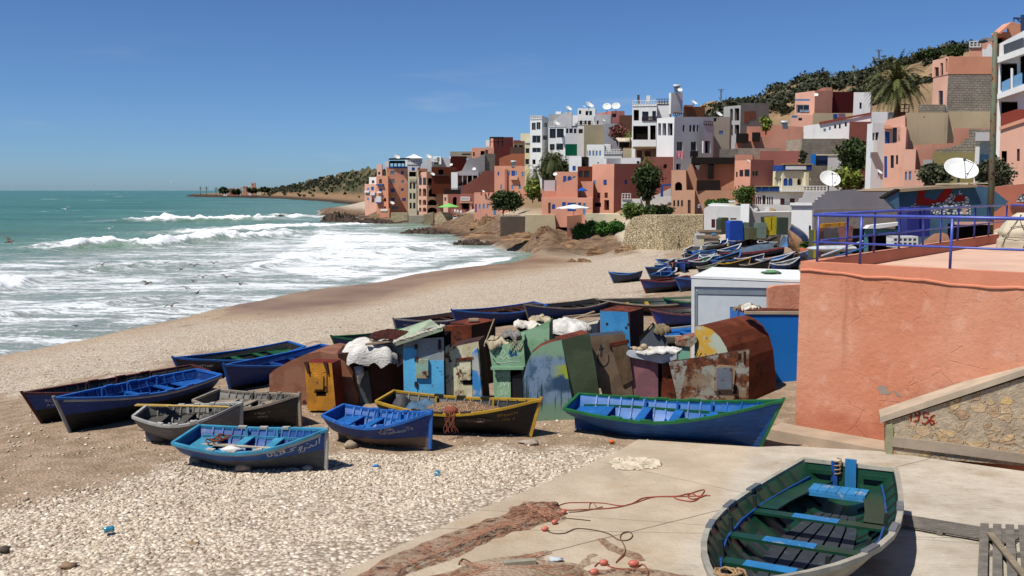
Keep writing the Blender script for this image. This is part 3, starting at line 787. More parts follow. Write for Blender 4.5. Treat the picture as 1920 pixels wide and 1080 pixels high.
deep_in = paint('deep_blue', '123f86', .25); dk_in = paint('dark_wood', '2c2a28', .35, '5f5a52'); grey_in = paint('grey_wood_in', '58544e', .4, '8b857b')
white_rim = paint('white_rail', 'b9b6ae', .4, '7a756a'); tan_rim = paint('bare_rail', '9f917e', .4); green_rim = paint('green_rail', '1f6b3c', .25, '6c8a66'); yel_rim = paint('yellow_rail', 'c0972a', .25)
blue_rim = paint('blue_rail', '2a6cc0', .25, '8fa6c4'); red_rim = paint('red_rail', '5a2420', .3); brown_in = paint('brown_in', '4a2d24', .35); grn_in = paint('green_in', '1d5a38', .3)
b1, H1 = boat('b1', 'small blue and grey boat with cyan inside and white Arabic lettering, closest on pebbles', (362, 867), (611, 881), 1.36, .56, C_bluehull, paint('blue_inside', '1c549a', .3), cyan_in, cyan_in, bl, rake=.10, bowh=.33, sternh=.08, roll=7, thwarts=(.36, .6), tr=.74, full=2.3,
  stemm=white_rim, strake=white_rim, texts=((ARAB, -1, .68, .70, .1, WHITEP),), pad=white_rim)
b2, H2 = boat('b2', 'royal blue rowing boat with brown bottom and Tafouluste lettering at its bow', (634, 822), (806, 842), 1.30, .56, C_b2, royal_in, blue_rim, blue_in, bl, rake=.08, bowh=.30, roll=4, thwarts=(.36, .62), full=2.2,
  texts=(('TaFouLousTe', -1, .60, .66, .125, WHITEP), ('X.188c', -1, .62, .82, .1, WHITEP)), ribm=blue_in)
b3, H3 = boat('b3', 'long black boat with yellow rail carrying a heap of fishing net', (730, 796), (994, 819), 1.5, .60, C_b3, dk_in, yel_rim, dk_in, bl, rake=.26, bowh=.32, roll=3, thwarts=(.3, .55, .72), full=2.2, stemm=yel_rim,
  texts=(('BINIACH', -1, .80, .72, .1, OCHP), ('1035  P', -1, .82, .55, .09, OCHP)), pad=dk_in)
b4, H4 = boat('b4', 'big bright blue boat with green rail lying between the ramp and the rusty panel', (1078, 806), (1424, 840), 1.65, .66, C_b4, blue_in, green_rim, blue_in, bl, rake=.48, bowh=.50, sternh=.06, roll=6, thwarts=(.38, .56, .74), tr=.70, full=1.9, ribm=blue_in, zk=.6, riser=green_rim)
b5, H5 = boat('b5', 'weathered grey boat with white rail and a yellow oar across it', (274, 826), (452, 822), 1.5, .6, C_b5, grey_in, white_rim, grey_in, bl, rake=.08, bowh=.28, roll=5, thwarts=(.4, .62), tr=.5, full=2.2, zk=.5)
b6, H6 = boat('b6', 'charcoal boat with bare wooden rail and grey ribs, behind the grey boat', (398, 790), (563, 800), 1.5, .58, C_b6, grey_in, tan_rim, tan_rim, bl, rake=.06, bowh=.24, roll=4, thwarts=(.35, .55, .75), full=2.1,
  texts=(('Y.4361', -1, .66, .66, .09, WHITEP), ('TIFRIT', -1, .67, .48, .08, WHITEP)), ribm=grey_in)
b7, H7 = boat('b7', 'long blue over black boat with pale blue rail, bow pointing at the sea', (386, 748), (132, 812), 1.5, .74, C_b7, deep_in, blue_rim, royal_in, bl, rake=.44, bowh=.24, sternh=.05, roll=-4, thwarts=(.3, .52, .72), full=2.1, stemm=white_rim, strake=white_rim, ribm=royal_in)
b8, H8 = boat('b8', 'long dark navy and black boat with red inside fittings, outermost towards the sea', (372, 737), (82, 797), 1.5, .72, C_b8, dk_in, red_rim, dk_in, bl, rake=.50, bowh=.26, sternh=.05, roll=-4, thwarts=(.28, .5, .7), full=2.1, texts=(('ROAST', 1, .94, .70, .12, WHITEP), ('A.4919', 1, .94, .56, .1, WHITEP)))
b9, H9 = boat('b9', 'midnight blue boat with white registration at its bow, nearest the water behind', (552, 682), (346, 718), 1.55, .62, C_b9, dk_in, blue_rim, grn_in, bl, rake=.4, bowh=.3, roll=-4, thwarts=(.3, .5, .7), texts=(('MELIAP1085', 1, .93, .66, .12, WHITEP),), lod=1)
b10, H10 = boat('b10', 'dark blue boat with blue rail squeezed between the midnight boat and the rust tank', (618, 692), (434, 738), 1.5, .66, C_nav, deep_in, blue_rim, deep_in, bl, rake=.35, bowh=.26, roll=-4, lod=1)
b11, H11 = boat('b11', 'navy boat with green rail, its bow showing left of the white tarp', (760, 655), (640, 672), 1.5, .62, C_nav, dk_in, green_rim, grn_in, bl, rake=.42, bowh=.28, roll=-4, lod=1)
b12, H12 = boat('b12', 'blue boat with white rail and brown inside behind the tiled locker roof', (880, 612), (746, 632), 1.5, .62, C_nav, brown_in, white_rim, brown_in, bl, rake=.3, bowh=.26, roll=-4, lod=1, texts=(('MALAGA 11', 1, .93, .62, .13, WHITEP),))
b13, H13 = boat('b13', 'dark blue boat with a high pointed bow behind the rust box', (1010, 600), (862, 620), 1.55, .72, C_nav, brown_in, blue_rim, brown_in, bl, rake=.5, bowh=.32, roll=-4, lod=1, texts=(('MERS', 1, .91, .55, .13, OCHP),))
b14, H14 = boat('b14', 'dark blue boat with bare wooden rail behind the green lockers', (1125, 590), (993, 606), 1.6, .66, C_nav, dk_in, tan_rim, dk_in, bl, rake=.4, bowh=.3, roll=-4, lod=1)
b16, H16 = boat('b16', 'long brown boat with green and yellow seats behind the blue steel cabinet', (1310, 585), (1136, 590), 1.9, .62, C_brn, dk_in, tan_rim, yel_rim, bl, rake=.4, bowh=.22, roll=-5, lod=1, riser=grn_in, thwarts=(.3, .55, .75))
b17, H17 = boat('b17', 'broad blue boat with reddish rail stripe left of the grey cabin', (1360, 606), (1236, 614), 1.7, .66, hull_paint('cobalt_dark', '163a96', '1c1a1c', .16, 0, .03, .15), dk_in, paint('maroon_rail', '6b3a3a', .3), dk_in, bl, rake=.3, bowh=.2, roll=-4, lod=1)
b18, H18 = boat('b18', 'blue boat with green rail whose bow overhangs the broad blue boat', (1370, 582), (1262, 590), 1.6, .66, hull_paint('steel_blue', '27508a', '1a1c24', .16, 0, .03, .2), brown_in, green_rim, brown_in, bl, rake=.4, bowh=.25, roll=-4, lod=1)
b19, H19 = boat('b19', 'boat with white rail and blue inside between the blue cabinet and the grey cabin', (1335, 640), (1180, 655), 1.4, .5, hull_paint('offwhite', '9aa0a6', '4a4a4c', .2, 0, .03, .2), blue_in, white_rim, blue_in, bl, rake=.2, bowh=.16, roll=-3, lod=1)
# ---- far yard
fg = 'boats drawn up in the far boat yard'
fl_blue = hull_paint('far_blue', '1f4a9c', '2a2a30', .3, 0, .03, .25); fl_navy = hull_paint('far_navy', '1c2c58', '1a1a1e', .3, 0, .03, .25)
fl_sky = hull_paint('far_sky', '3b78b8', '3a4a5a', .25, 0, .03, .3); fl_black = hull_paint('far_black', '24262c', '1a1a1c', .3, 0, .03, .2); fl_grey = hull_paint('far_grey', '7b8790', '5d6670', .3, 0, .03, .3)
fwr = paint('far_white_rail', 'd8dcde', .2); fbr = paint('far_blue_rail', '3f74b4', .3); frr = paint('far_red_rail', '8a3030', .2)
FAR = [((1200, 527), (1151, 531), 'dark blue boat with a white stripe, alone on the pebbles farthest left', fl_navy, dk_in, fbr, .95, 1.7),
    ((1293, 541), (1212, 551), 'blue boat with red rail in front of the far yard', hull_paint('far_blue_red', '23408c', '1d1a1c', .42, 0, .03, .2), dk_in, frr, 1.05, 1.8),
    ((1352, 536), (1277, 547), 'blue boat with black bottom beside the grey cabin roof', fl_blue, blue_in, fbr, 1.0, 1.8),
    ((1266, 510), (1219, 520), 'navy boat behind the red railed boat', fl_navy, deep_in, fbr, .9, 1.7),
    ((1240, 500), (1283, 512), 'blue boat with a man bent over it', fl_blue, dk_in, fbr, .85, 1.6),
    ((1258, 517), (1240, 528), 'sky blue skiff with a pale rail, nose towards the sea', fl_sky, deep_in, fwr, .8, 1.4),
    ((1310, 500), (1268, 510), 'blue boat with red tinted rail in the middle of the yard', fl_blue, deep_in, frr, .85, 1.6),
    ((1300, 484), (1284, 493), 'short navy boat with white rail at the yard edge', fl_navy, blue_in, fwr, .85, 1.6),
    ((1305, 474), (1288, 487), 'navy boat with pale rail, next to the yard lane', fl_navy, grey_in, fwr, .9, 1.7),
    ((1318, 472), (1349, 464), 'grey and blue boat with brown thwarts, farthest up the lane', fl_grey, dk_in, fwr, .9, 1.8),
    ((1312, 483), (1340, 486), 'sky blue boat with pale rail on the lane corner', fl_sky, blue_in, fbr, .85, 1.7),
    ((1322, 492), (1348, 497), 'sky blue boat with white rail below the lane corner', fl_sky, deep_in, fwr, .8, 1.6),
    ((1300, 505), (1336, 497), 'navy boat with green inside and white rail', fl_navy, grn_in, fwr, .85, 1.7),
    ((1345, 505), (1385, 492), 'blue boat with dark inside left of the overturned hull', fl_blue, dk_in, fbr, .85, 1.7),
    ((1312, 515), (1352, 508), 'low navy boat with green thwarts and brown rail', fl_navy, grn_in, tan_rim, .7, 1.7),
    ((1356, 508), (1402, 504), 'yellow and green railed boat in the yard', fl_black, grn_in, yel_rim, .75, 1.6),
    ((1390, 500), (1428, 498), 'bright blue inside boat with white rail and rounded stern', fl_navy, blue_in, fwr, .85, 1.8),
    ((1425, 506), (1484, 497), 'white railed boat with blue inside, closest to the terrace', fl_black, blue_in, fwr, .9, 1.9),
    ((1470, 478), (1360, 492), 'long navy boat with red rail lying under the raised bow', fl_navy, dk_in, frr, .75, 1.6),
    ((1498, 490), (1392, 501), 'long black boat with rust red rail in front of the navy one', fl_black, brown_in, frr, .7, 1.6),
    ((1440, 455), (1410, 462), 'black and blue boat in front of the green lockers', fl_black, deep_in, tan_rim, .9, 1.8),
    ((1452, 452), (1398, 459), 'dark boat with sandy rail beside the blue locker', fl_black, dk_in, tan_rim, .85, 1.7),
    ((1446, 466), (1424, 462), 'small grey boat with a wooden frame on top', fl_grey, grey_in, fwr, .7, 1.5),
    ((1468, 446), (1436, 452), 'blue boat full of gear left of the white house wall', fl_blue, deep_in, fbr, .8, 1.7),
    ((1580, 478), (1500, 495), 'blue boat with a white stripe behind the terrace railing', fl_blue, deep_in, fwr, .75, 1.7),
    ((1600, 488), (1520, 500), 'sky blue boat with yellow cleats behind the terrace railing', fl_sky, deep_in, fbr, .7, 1.6)]
FAR += [((1232, 508), (1262, 503), 'low navy boat squeezed between two larger ones near the bending man', fl_navy, grey_in, fwr, .8, 1.6),
    ((1330, 470), (1362, 462), 'grey boat with white rail above the lane corner', fl_grey, deep_in, fwr, .8, 1.7), ((1275, 498), (1308, 492), 'pale blue boat behind the red tinted rail boat', fl_sky, grey_in, fwr, .8, 1.6),
    ((1352, 484), (1386, 476), 'navy boat with white rail left of the upside down hull', fl_navy, deep_in, fwr, .85, 1.7), ((1398, 512), (1440, 508), 'black boat with a bare rail just above the cabin roof', fl_black, grn_in, tan_rim, .8, 1.7),
    ((1452, 512), (1496, 505), 'blue boat with pale rail between cabin roof and terrace corner', fl_blue, grey_in, fwr, .8, 1.8), ((1250, 524), (1222, 534), 'dark skiff with blue inside behind the red railed boat', fl_black, blue_in, fbr, .75, 1.5),
    ((1372, 462), (1400, 455), 'small blue boat next to the bright blue locker', fl_blue, dk_in, fwr, .8, 1.6), ((1484, 462), (1520, 470), 'grey blue boat under the white gable wall', fl_grey, deep_in, fbr, .8, 1.7)]
for st_, bw_, lab, hm, inn, rm, dep, bm in FAR:
 boat('f', lab, st_, bw_, bm, dep * .72, hm, inn, rm, inn, fg, rake=.35, bowh=.3, sternh=.1, roll=0, lod=0, thwarts=(.3, .55, .75), rimw=.13)
# overturned hulls
def overturned(label, stern, bow, B, D, hm, extra=None, up=None, roll=180, lift=.6, rim=None):
 r_, H = boat('o', label, stern, bow, B, D, hm, dk_in, rim or fbr, dk_in, fg, rake=.3, bowh=.2, roll=roll, lod=0, thwarts=(), lift=-lift if roll > 90 else lift)
 return r_
overturned('long grey boat lying upside down in the far yard', (1442, 468), (1362, 488), 2.2, .7, hull_paint('upturned_grey', '5f7386', '3f77b0', -.4, 0, .1, .4), lift=.75)
# raised bow, standing upright
p = on_ground(1486, 477); q_ = p + Vector((-.5, .2, 4.6))
boat('o', 'navy boat with tan bottom propped steeply on its stern', p + Vector((.6, 0, 0)), at(1478, 433, p.y), 1.9, .75, hull_paint('navy_tan', '1d2d5a', 'a07a5c', .28, 0, .02, .2), dk_in, tan_rim, dk_in, fg, world=True, lod=0, thwarts=(), up=(1, .9, -.2), rake=.2, bowh=.3)
p = on_ground(1452, 466)
boat('o', 'pale blue skiff leaning on its side against the propped boat', p + Vector((.3, 0, .2)), at(1470, 441, p.y + 2), 1.5, .5, fl_sky, grey_in, fwr, grey_in, fg, world=True, lod=0, thwarts=(), up=(1, .7, -.3), rake=.2, bowh=.3)

# ---- big boat on the ramp, seen from above
def rz(Y): return .35 + .06 * (18 - Y)
dkgreen = paint('bottle_green', '16442f', .05, '24382f', .38); patchb = paint('patch_blue', '2c82be', .5, '9a9a86')
nb_, Hn = boat('n', 'big open boat with cream hull and bottle green inside, standing on the concrete ramp', (5.46, 14.3, rz(14.3)), (2.22, 8.75, rz(8.75)), 2.2, .68, C_out, dkgreen, paint('chalky_rail', 'b8b2a0', .5, '66695a'), dkgreen, bl,
 rake=.42, bowh=.36, sternh=.10, tr=.66, full=2.1, thwarts=(.36, .56, .74), world=True, ribm=paint('rib_dark', '26302c', .1), floorm=paint('floor_grey', '3c4147', .3, '6b6f74'), roll=2, lod=2, seat=False,
 patch=((-.02, .62), (-.08, .66), (-.02, .6), patchb), pad=paint('pad_grey', '6f7478', .4), riser=paint('riser_blue', '1a4f9a', .25), stemm=patchb)
lw = lambda v: v
z = .72 * Hn.sheer(.1)
def inw(q, z):
 t = (z - Hn.keel(q)) / (Hn.sheer(q) - Hn.keel(q)); return Hn.P(q, t, 1, .03)
for side in (1, -1):      # side benches running along the stern quarter
 m = MB(); V = []
 for q in (.03, .1, .18, .26, .34): p = inw(q, z); V += [Vector((p.x, side * (p.y - .003), z)), Vector((p.x, side * (p.y - .34), z))]
 k = len(V); V += [v - Vector((0, 0, .03)) for v in V]
 fs = [(2 * i, 2 * i + 2, 2 * i + 3, 2 * i + 1) for i in range(4)] + [(2 * i + 1, 2 * i + 3, k + 2 * i + 3, k + 2 * i + 1) for i in range(4)] + [(k + 2 * i, k + 2 * i + 1, k + 2 * i + 3, k + 2 * i + 2) for i in range(4)]
 m.add(V, fs); m.build('side_bench', dkgreen, nb_, world=False)
m = MB(); p = inw(.16, z)
for i in range(6): m.box((p.x - .27, -.35 + i * .14, z + .015), (.42, .133, .03))
m.box((p.x - .05, 0, z - .03), (.03, .84, .06))
m.build('stern_deck', paint('deck_worn', '3a8cc4', .75, 'b3a888', .5, 4), nb_, world=False)
m = MB(); p0 = Hn.P(0, 1, 1); m.box((p0.x + .09, .05, p0.z - .2), (.05, .17, .62)); m.build('engine_bracket', patchb, nb_, world=False)
m = MB(); m.box((p0.x + .10, -.2, p0.z - .2), (.05, .10, .5)); m.build('bracket_strut', paint('riser_blue', '1a4f9a'), nb_, world=False)
for sgn in (-1, 1):
 m = MB(); m.box((p0.x + .12, sgn * .48, p0.z - .14), (.05, .5, .07)); m.box((p0.x + .12, sgn * .48, p0.z - .32), (.06, .5, .08)); m.build('transom_cleat', dkgreen, nb_, world=False)
for i in range(9):        # heavy grey floor timbers crossing the bottom
 q = .44 + i * .052; m = MB()
 pts = [Hn.P(q, t, sd, .05) for sd, t in ((1, .42), (1, .22), (1, .1), (-1, .1), (-1, .22), (-1, .42))]
 for a, b in zip(pts[:-1], pts[1:]): m.beam(a, b, .075, .07)
 m.build('floor_timber', paint('floor_grey', '4a4f56'), nb_, world=False)
tipn = nb_.matrix_basis @ Hn.P(1, 1, 1)
rg = random.Random(4)
m = MB(); c0 = tipn + Vector((.12, .22, .05))
m.tube([c0 + Vector((.16 * math.sin(i * .9) * (1 - i / 40), .1 * math.cos(i * .9), .02 * math.cos(i * 2.1) + .01 * (i % 3))) for i in range(26)], .014, 5)
m.tube([c0 + Vector((.1 + .02 * i, .02 - .015 * i, .04 - .05 * max(0, i - 3))) for i in range(9)], .016, 5)
tag(m.build('rope', ROPE, None, True, origin=tuple(c0)), 'frayed rope coiled over the bow rail of the boat on the ramp', 'rope')
m = MB(); c0 = nb_.matrix_basis @ (Hn.P(0, 1, 1) * 1.0); c0 = nb_.matrix_basis @ Vector((p0.x + .1, -.15, p0.z + .05))
m.tube([c0 + Vector((.06 * math.sin(i * 1.1), .05 * math.cos(i * 1.1), .05 - .012 * i)) for i in range(22)], .012, 5)
tag(m.build('rope', ROPE, None, True, origin=tuple(c0)), 'short rope knotted round the transom of the boat on the ramp', 'rope')

# ---- loose gear in the boats
def oar(label, a, b, mat_, blade=True, r=.028):
 m = MB(); a = Vector(a); b = Vector(b); m.tube([a, a.lerp(b, .5), b], [r, r, r * .9], 7)
 if blade: d = (b - a).normalized(); m.beam(b - d * .1, b + d * .75, .15, .025)
 return tag(m.build('oar', mat_, None, False, origin=tuple(a)), label, 'oar', 'oars left in the boats')
def inb(bt, x, y, z): return bt.matrix_basis @ Vector((x, y, z))
L1 = b1['_L']
oar('whitish wooden oar lying in the cyan boat', inb(b1, .9, -.42, .60), inb(b1, -.55, -.1, .48), paint('oar_white', 'b8ac98', .4))
oar('yellow oar lying across the grey boat', inb(b5, .95, .3, .68), inb(b5, -.75, .42, .72), paint('oar_yellow', 'c4a04c', .3), True)
m = MB(); c0 = inb(b1, -.25, -.52, .58); m.rock(c0, (.22, .1, .07), 3); tag(m.build('cushion', plain('cushion', 'c2c0bb', .9), None, True, origin=tuple(c0)), 'white rag cushion on the near side of the cyan boat', 'cushion')
m = MB(); c0 = inb(b1, -1.05, .0, .46)
m.tube([c0 + Vector((.16 * math.cos(i * .7) + .01 * i, .13 * math.sin(i * .7), .04 + .004 * i + .03 * math.sin(i * 1.9))) for i in range(32)], .016, 5)
tag(m.build('rope', plain('rope_brown', '6a3a24', .95, .1), None, True, origin=tuple(c0)), 'brown rope coiled on the stern seat of the cyan boat', 'rope')
# net heap in the black boat
def net_mat(name, c1, c2, sc=30, thr=.55):
 key = ('n', name)
 if key in _MC: return _MC[key]
 n = NT(name, .95, .1); v = n.co()
 d = n.vor(v, sc, 'DISTANCE_TO_EDGE'); c = n.mix(n.ramp(d, .04, .16), c1, c2)
 c = n.vary(c, v, 6, .25); n.bump(n.math('ADD', n.noise(v, 25, 8, .75), n.ramp(d, 0, .2, 1, 0)), .9, .04); _MC[key] = n.fin(c); return _MC[key]
def heap(name, label, cat, c, r, mat_, seed, group=None, yaw=0, rough=.12, parent=None):
 """a slumped pile: a lumpy low dome sitting on what carries it"""
 m = MB(); n1, n2 = 30, 9; c = Vector(c); V = []; Fc = []; cy, sy = math.cos(yaw), math.sin(yaw)
 for j in range(n2 + 1):
  f = j / n2
  for k in range(n1):
   a = 2 * math.pi * k / n1
   rr = f * (1 + .18 * float(fbm(math.cos(a) * 1.6 + seed * 3.1, math.sin(a) * 1.6, 4)) * 2)
   x, y = rr * math.cos(a) * r[0], rr * math.sin(a) * r[1]
   z = r[2] * (1 - f ** 2.4) + rough * float(fbm(x * 4 + seed, y * 4 + 5, 5)) * (1 - f) ** .5 if f < 1 else -.06
   V.append((c.x + x * cy - y * sy, c.y + x * sy + y * cy, c.z + z))
 for j in range(n2):
  for k in range(n1): Fc.append((j * n1 + k, (j + 1) * n1 + k, (j + 1) * n1 + (k + 1) % n1, j * n1 + (k + 1) % n1))
 m.add(V, Fc); o = m.build(name, mat_, parent, True, origin=None if parent else tuple(c))
 if label: tag(o, label, cat, group)
 return o
yaw3 = b3.rotation_euler.z
heap('fishing_net', 'tan and pink fishing net heaped in the black boat', 'net', inb(b3, .2, -.05, .48), (1.15, .55, .24), net_mat('net_tan', '6e5446', 'a98a6d', 26), 2, yaw=yaw3)
heap('tarpaulin', 'blue grey tarpaulin bundled in the stern of the black boat', 'tarpaulin', inb(b3, -.95, .0, .5), (.42, .45, .13), plain('tarp_slate', '3f586e', .7), 5, yaw=yaw3, rough=.2)
heap('engine_cover', 'dark grey cover in the stern corner of the black boat', 'cover', inb(b3, -1.45, -.05, .5), (.25, .3, .28), plain('cover_grey', '3c3a3c', .7), 7, yaw=yaw3)
m = MB(); c0 = inb(b3, .15, -.76, .62)
for k in range(9):
 x0 = rg.uniform(-.08, .08)
 m.tube([c0 + Vector((x0 + .05 * math.sin(i * .8 + k) + .03 * i * (k % 3 - 1) * .4, -.03 - .012 * i, .08 - .06 * i)) for i in range(9)], .007, 4)
m.rock(c0 + Vector((0, .1, .09)), (.17, .13, .1), 5)
tag(m.build('rope', plain('rope_red', '7a4436', .95, .1), None, True, origin=tuple(c0)), 'tangle of red rope hanging over the side of the black boat', 'rope')
# props under hulls
def stone(label, px, py, r, seed, col='8f7f6c', lift=0):
 p = on_ground(px, py); m = MB(); m.rock(p + Vector((0, 0, r * .35 + lift)), (r * 1.2, r, r * .75), seed, n=10, m=6, rough=.22)
 tag(m.build('stone', plain('stone_' + col, col, .9, .15, .2, 8), None, True, origin=tuple(p)), label, 'stone', 'stones propping the boats')
stone('stone wedged under the middle of the cyan boat', 457, 880, .14, 1, 'a5907a'); stone('pale stone half under the bow of the cyan boat', 576, 880, .09, 2, '8a8682')
stone('larger of two stones beside the royal blue boat', 657, 838, .13, 3); stone('smaller stone stacked beside the royal blue boat', 661, 832, .1, 4, lift=.14)
stone('stone on the pebbles under the stern of the cyan boat', 366, 868, .15, 6, 'a3937f'); stone('brown stone under the bilge of the grey boat', 303, 826, .11, 8, '7b6450')
stone('round stone at the stern of the grey boat', 268, 806, .1, 9, '9b8a76')
# ================================================================== solids traced on upright planes
class Plane:
 def __init__(s, px, py, Y=None, psi=0, O=None):
  s.O = Vector(O) if O is not None else (at(px, py, Y) if Y else on_ground(px, py))
  a = R(psi); s.U = Vector((math.cos(a), math.sin(a), 0)); s.n = Vector((math.sin(a), -math.cos(a), 0))
 def hit(s, px, py):
  d = Vector(ray(px, py)); e = Vector((0, 0, EYE)); t = (s.O - e).dot(s.n) / d.dot(s.n)
  p = e + d * t - s.O; return (p.dot(s.U), p.z)
 def P(s, u, v, w=0): return s.O + s.U * u + Vector((0, 0, v)) + s.n * w
 def px(s, px, py, w=0): return s.P(*s.hit(px, py), w)
 def side(s, u, right=True):
  q = Plane.__new__(Plane); q.O = s.P(u, 0)
  if right: q.U = -s.n; q.n = s.U
  else: q.U = s.n; q.n = -s.U
  return q
 def back_to(s, u, v, px):
  """how far to extrude backwards so that the corner lands on image column px"""
  c = s.P(u, v); d = -s.n; k = (px - 960) / F
  D0 = c.y * CP - (c.z - EYE) * SP; dD = d.y * CP
  t = (k * D0 - c.x) / (d.x - k * dD); return t
def tess(outer, holes):
 polys = [[Vector((u, v, 0)) for u, v in p] for p in [outer] + holes]
 flat = [p for q in polys for p in q]
 return flat, tessellate_polygon(polys)
def solid(parent, pl, poly, depth, mats, name='wall', holes=(), roofm=None, side_holes=None, rev=.18, bd=None, drop=0):
 """prism with a traced front outline; mats: front or (front, side). openings cut through the front (and one side) with reveals"""
 uv = [pl.hit(*p) if not isinstance(p[0], tuple) else p[0] for p in poly]
 if len(poly) == 4 and not isinstance(poly[0][0], tuple) and poly[0][0] == poly[3][0] and poly[1][0] == poly[2][0]:
  ua, ub = (uv[0][0] + uv[3][0]) / 2, (uv[1][0] + uv[2][0]) / 2; uv = [(ua, uv[0][1]), (ub, uv[1][1]), (ub, uv[2][1]), (ua, uv[3][1])]
 if drop:
  vm = min(v for u, v in uv); uv = [(u, v - drop if v < vm + .25 * (max(q[1] for q in uv) - vm) else v) for u, v in uv]
 ar = sum(uv[i][0] * uv[(i + 1) % len(uv)][1] - uv[(i + 1) % len(uv)][0] * uv[i][1] for i in range(len(uv)))
 if ar < 0: uv = uv[::-1]
 if not isinstance(mats, (list, tuple)): mats = [mats]
 bd = bd or -pl.n; BK = lambda u, v: pl.P(u, v) + bd * depth
 m = MB(); rf = MB(); hs = [[pl.hit(*p) if not isinstance(p[0], tuple) else p[0] for p in h] for h in holes]
 fl, tr = tess(uv, hs); m.add([pl.P(p.x, p.y) for p in fl], [tuple(t) for t in tr], 0)
 m.add([BK(u, v) for u, v in uv], [tuple(range(len(uv)))[::-1]], len(mats) - 1)
 for h in hs: reveal(m, pl, h, rev)
 um = max(u for u, v in uv); ul = min(u for u, v in uv)
 for i in range(len(uv)):
  a, b = uv[i], uv[(i + 1) % len(uv)]
  q = [pl.P(*a), pl.P(*b), BK(*b), BK(*a)]
  up_ = (a[0] - b[0]) > abs(a[1] - b[1]) * .8 and (a[1] + b[1]) / 2 > min(v for u, v in uv) + .3
  if side_holes and abs(a[0] - b[0]) < .15 * (um - ul) + .02 and ((side_holes[0] == 'R' and abs(a[0] - um) < .12 * (um - ul) + .01) or (side_holes[0] == 'L' and abs(a[0] - ul) < .12 * (um - ul) + .01)):
   sp = pl.side((a[0] + b[0]) / 2, side_holes[0] == 'R'); sh = [[sp.hit(*p) for p in h] for h in side_holes[1]]
   o0 = 0 if side_holes[0] == 'R' else -depth
   v0, v1 = min(a[1], b[1]), max(a[1], b[1]); out = [(o0, v0), (o0 + depth, v0), (o0 + depth, v1), (o0, v1)]
   sh = [[(max(o0 + .05, min(o0 + depth - .05, u)), max(v0 + .02, min(v1 - .05, v))) for u, v in h] for h in sh]
   fl, tr = tess(out, sh); m.add([sp.P(p.x, p.y) for p in fl], [tuple(t) for t in tr], len(mats) - 1)
   for h in sh: reveal(m, sp, h, rev)
  elif up_ and roofm: rf.add(q, [(0, 1, 2, 3)])
  else: m.add(q, [(0, 1, 2, 3)], len(mats) - 1)
 o = m.build(name, mats, parent)
 if rf.f: rf.build('roof', roofm, parent)
 return o
def reveal(m, pl, h, rev):
 for i in range(len(h)):
  a, b = h[i], h[(i + 1) % len(h)]
  m.add([pl.P(*a), pl.P(*b), pl.P(*b, -rev), pl.P(*a, -rev)], [(0, 1, 2, 3)], 0)
def slab(parent, pl, poly, w0, w1, mat_, name, uvs=False):
 """a flat piece lying on a plane between offsets w0 (back) and w1 (front)"""
 uv = poly if uvs else [pl.hit(*p) for p in poly]
 m = MB(); k = len(uv); fl, tr = tess(uv, [])
 m.add([pl.P(u, v, w1) for u, v in uv], [tuple(t) for t in tr]); m.add([pl.P(u, v, w0) for u, v in uv], [tuple(t) for t in tr])
 for i in range(k):
  a, b = uv[i], uv[(i + 1) % k]; m.add([pl.P(*a, w1), pl.P(*b, w1), pl.P(*b, w0), pl.P(*a, w0)], [(0, 1, 2, 3)])
 return m.build(name, mat_, parent)
def rect(x0, y0, x1, y1): return [(x0, y1), (x1, y1), (x1, y0), (x0, y0)]
def arch(x0, y0, x1, y1, k=7):
 r = (x1 - x0) / 2; cx_ = (x0 + x1) / 2; ry = min((y1 - y0) * .55, r * 1.05)
 return [(x0, y1), (x1, y1)] + [(cx_ + r * math.cos(math.pi * i / k), y0 + ry - ry * math.sin(math.pi * i / k)) for i in range(k + 1)]

# ================================================================== ramp, pavement, terrace
def on_ramp(px, py, dz=0):
 d = ray(px, py)   # z = .35+.06*(18-Y)
 t = (.35 + .06 * 18 + dz - EYE) / (d[2] + .06 * d[1]); return Vector((d[0] * t, d[1] * t, EYE + d[2] * t))
n = NT('ramp_material', .93, .12); P_ = n.pos(); s = n.sep(P_)
side_ = n.math('ADD', n.math('SUBTRACT', s[0], n.math('MULTIPLY', n.math('SUBTRACT', 20.0, s[1]), -.42)), n.math('MULTIPLY', n.noise(P_, 1.2, 6), .8))
a_ = n.mix(n.ramp(n.noise(P_, .8, 7, .65), .3, .7), 'b5a590', 'a1917c'); b_ = n.mix(n.ramp(n.noise(P_, .9, 7, .65), .3, .7), 'c0b7a7', 'a89d8c')
b_ = n.mix(n.ramp(n.noise(n.mapp(P_, (1.6, 14, 3), rot=(0, 0, .5)), 1.6, 7, .7), .5, .72, 0, .6), b_, '8d806e')
pale = n.ramp(side_, 5.7, 6.3)
c = n.mix(pale, a_, b_)
c = n.mix(n.ramp(n.noise(P_, .45, 8, .72), .53, .70, 0, .6), c, '96805f')
c = n.mix(n.ramp(n.noise(P_, .33, 6, .6, .5), .58, .68, 0, .45), c, '7d7466'); sp_ = n.noise(P_, 12, 5, .7); c = n.mix(n.ramp(sp_, .62, .70, 0, .6), c, '4f4438')
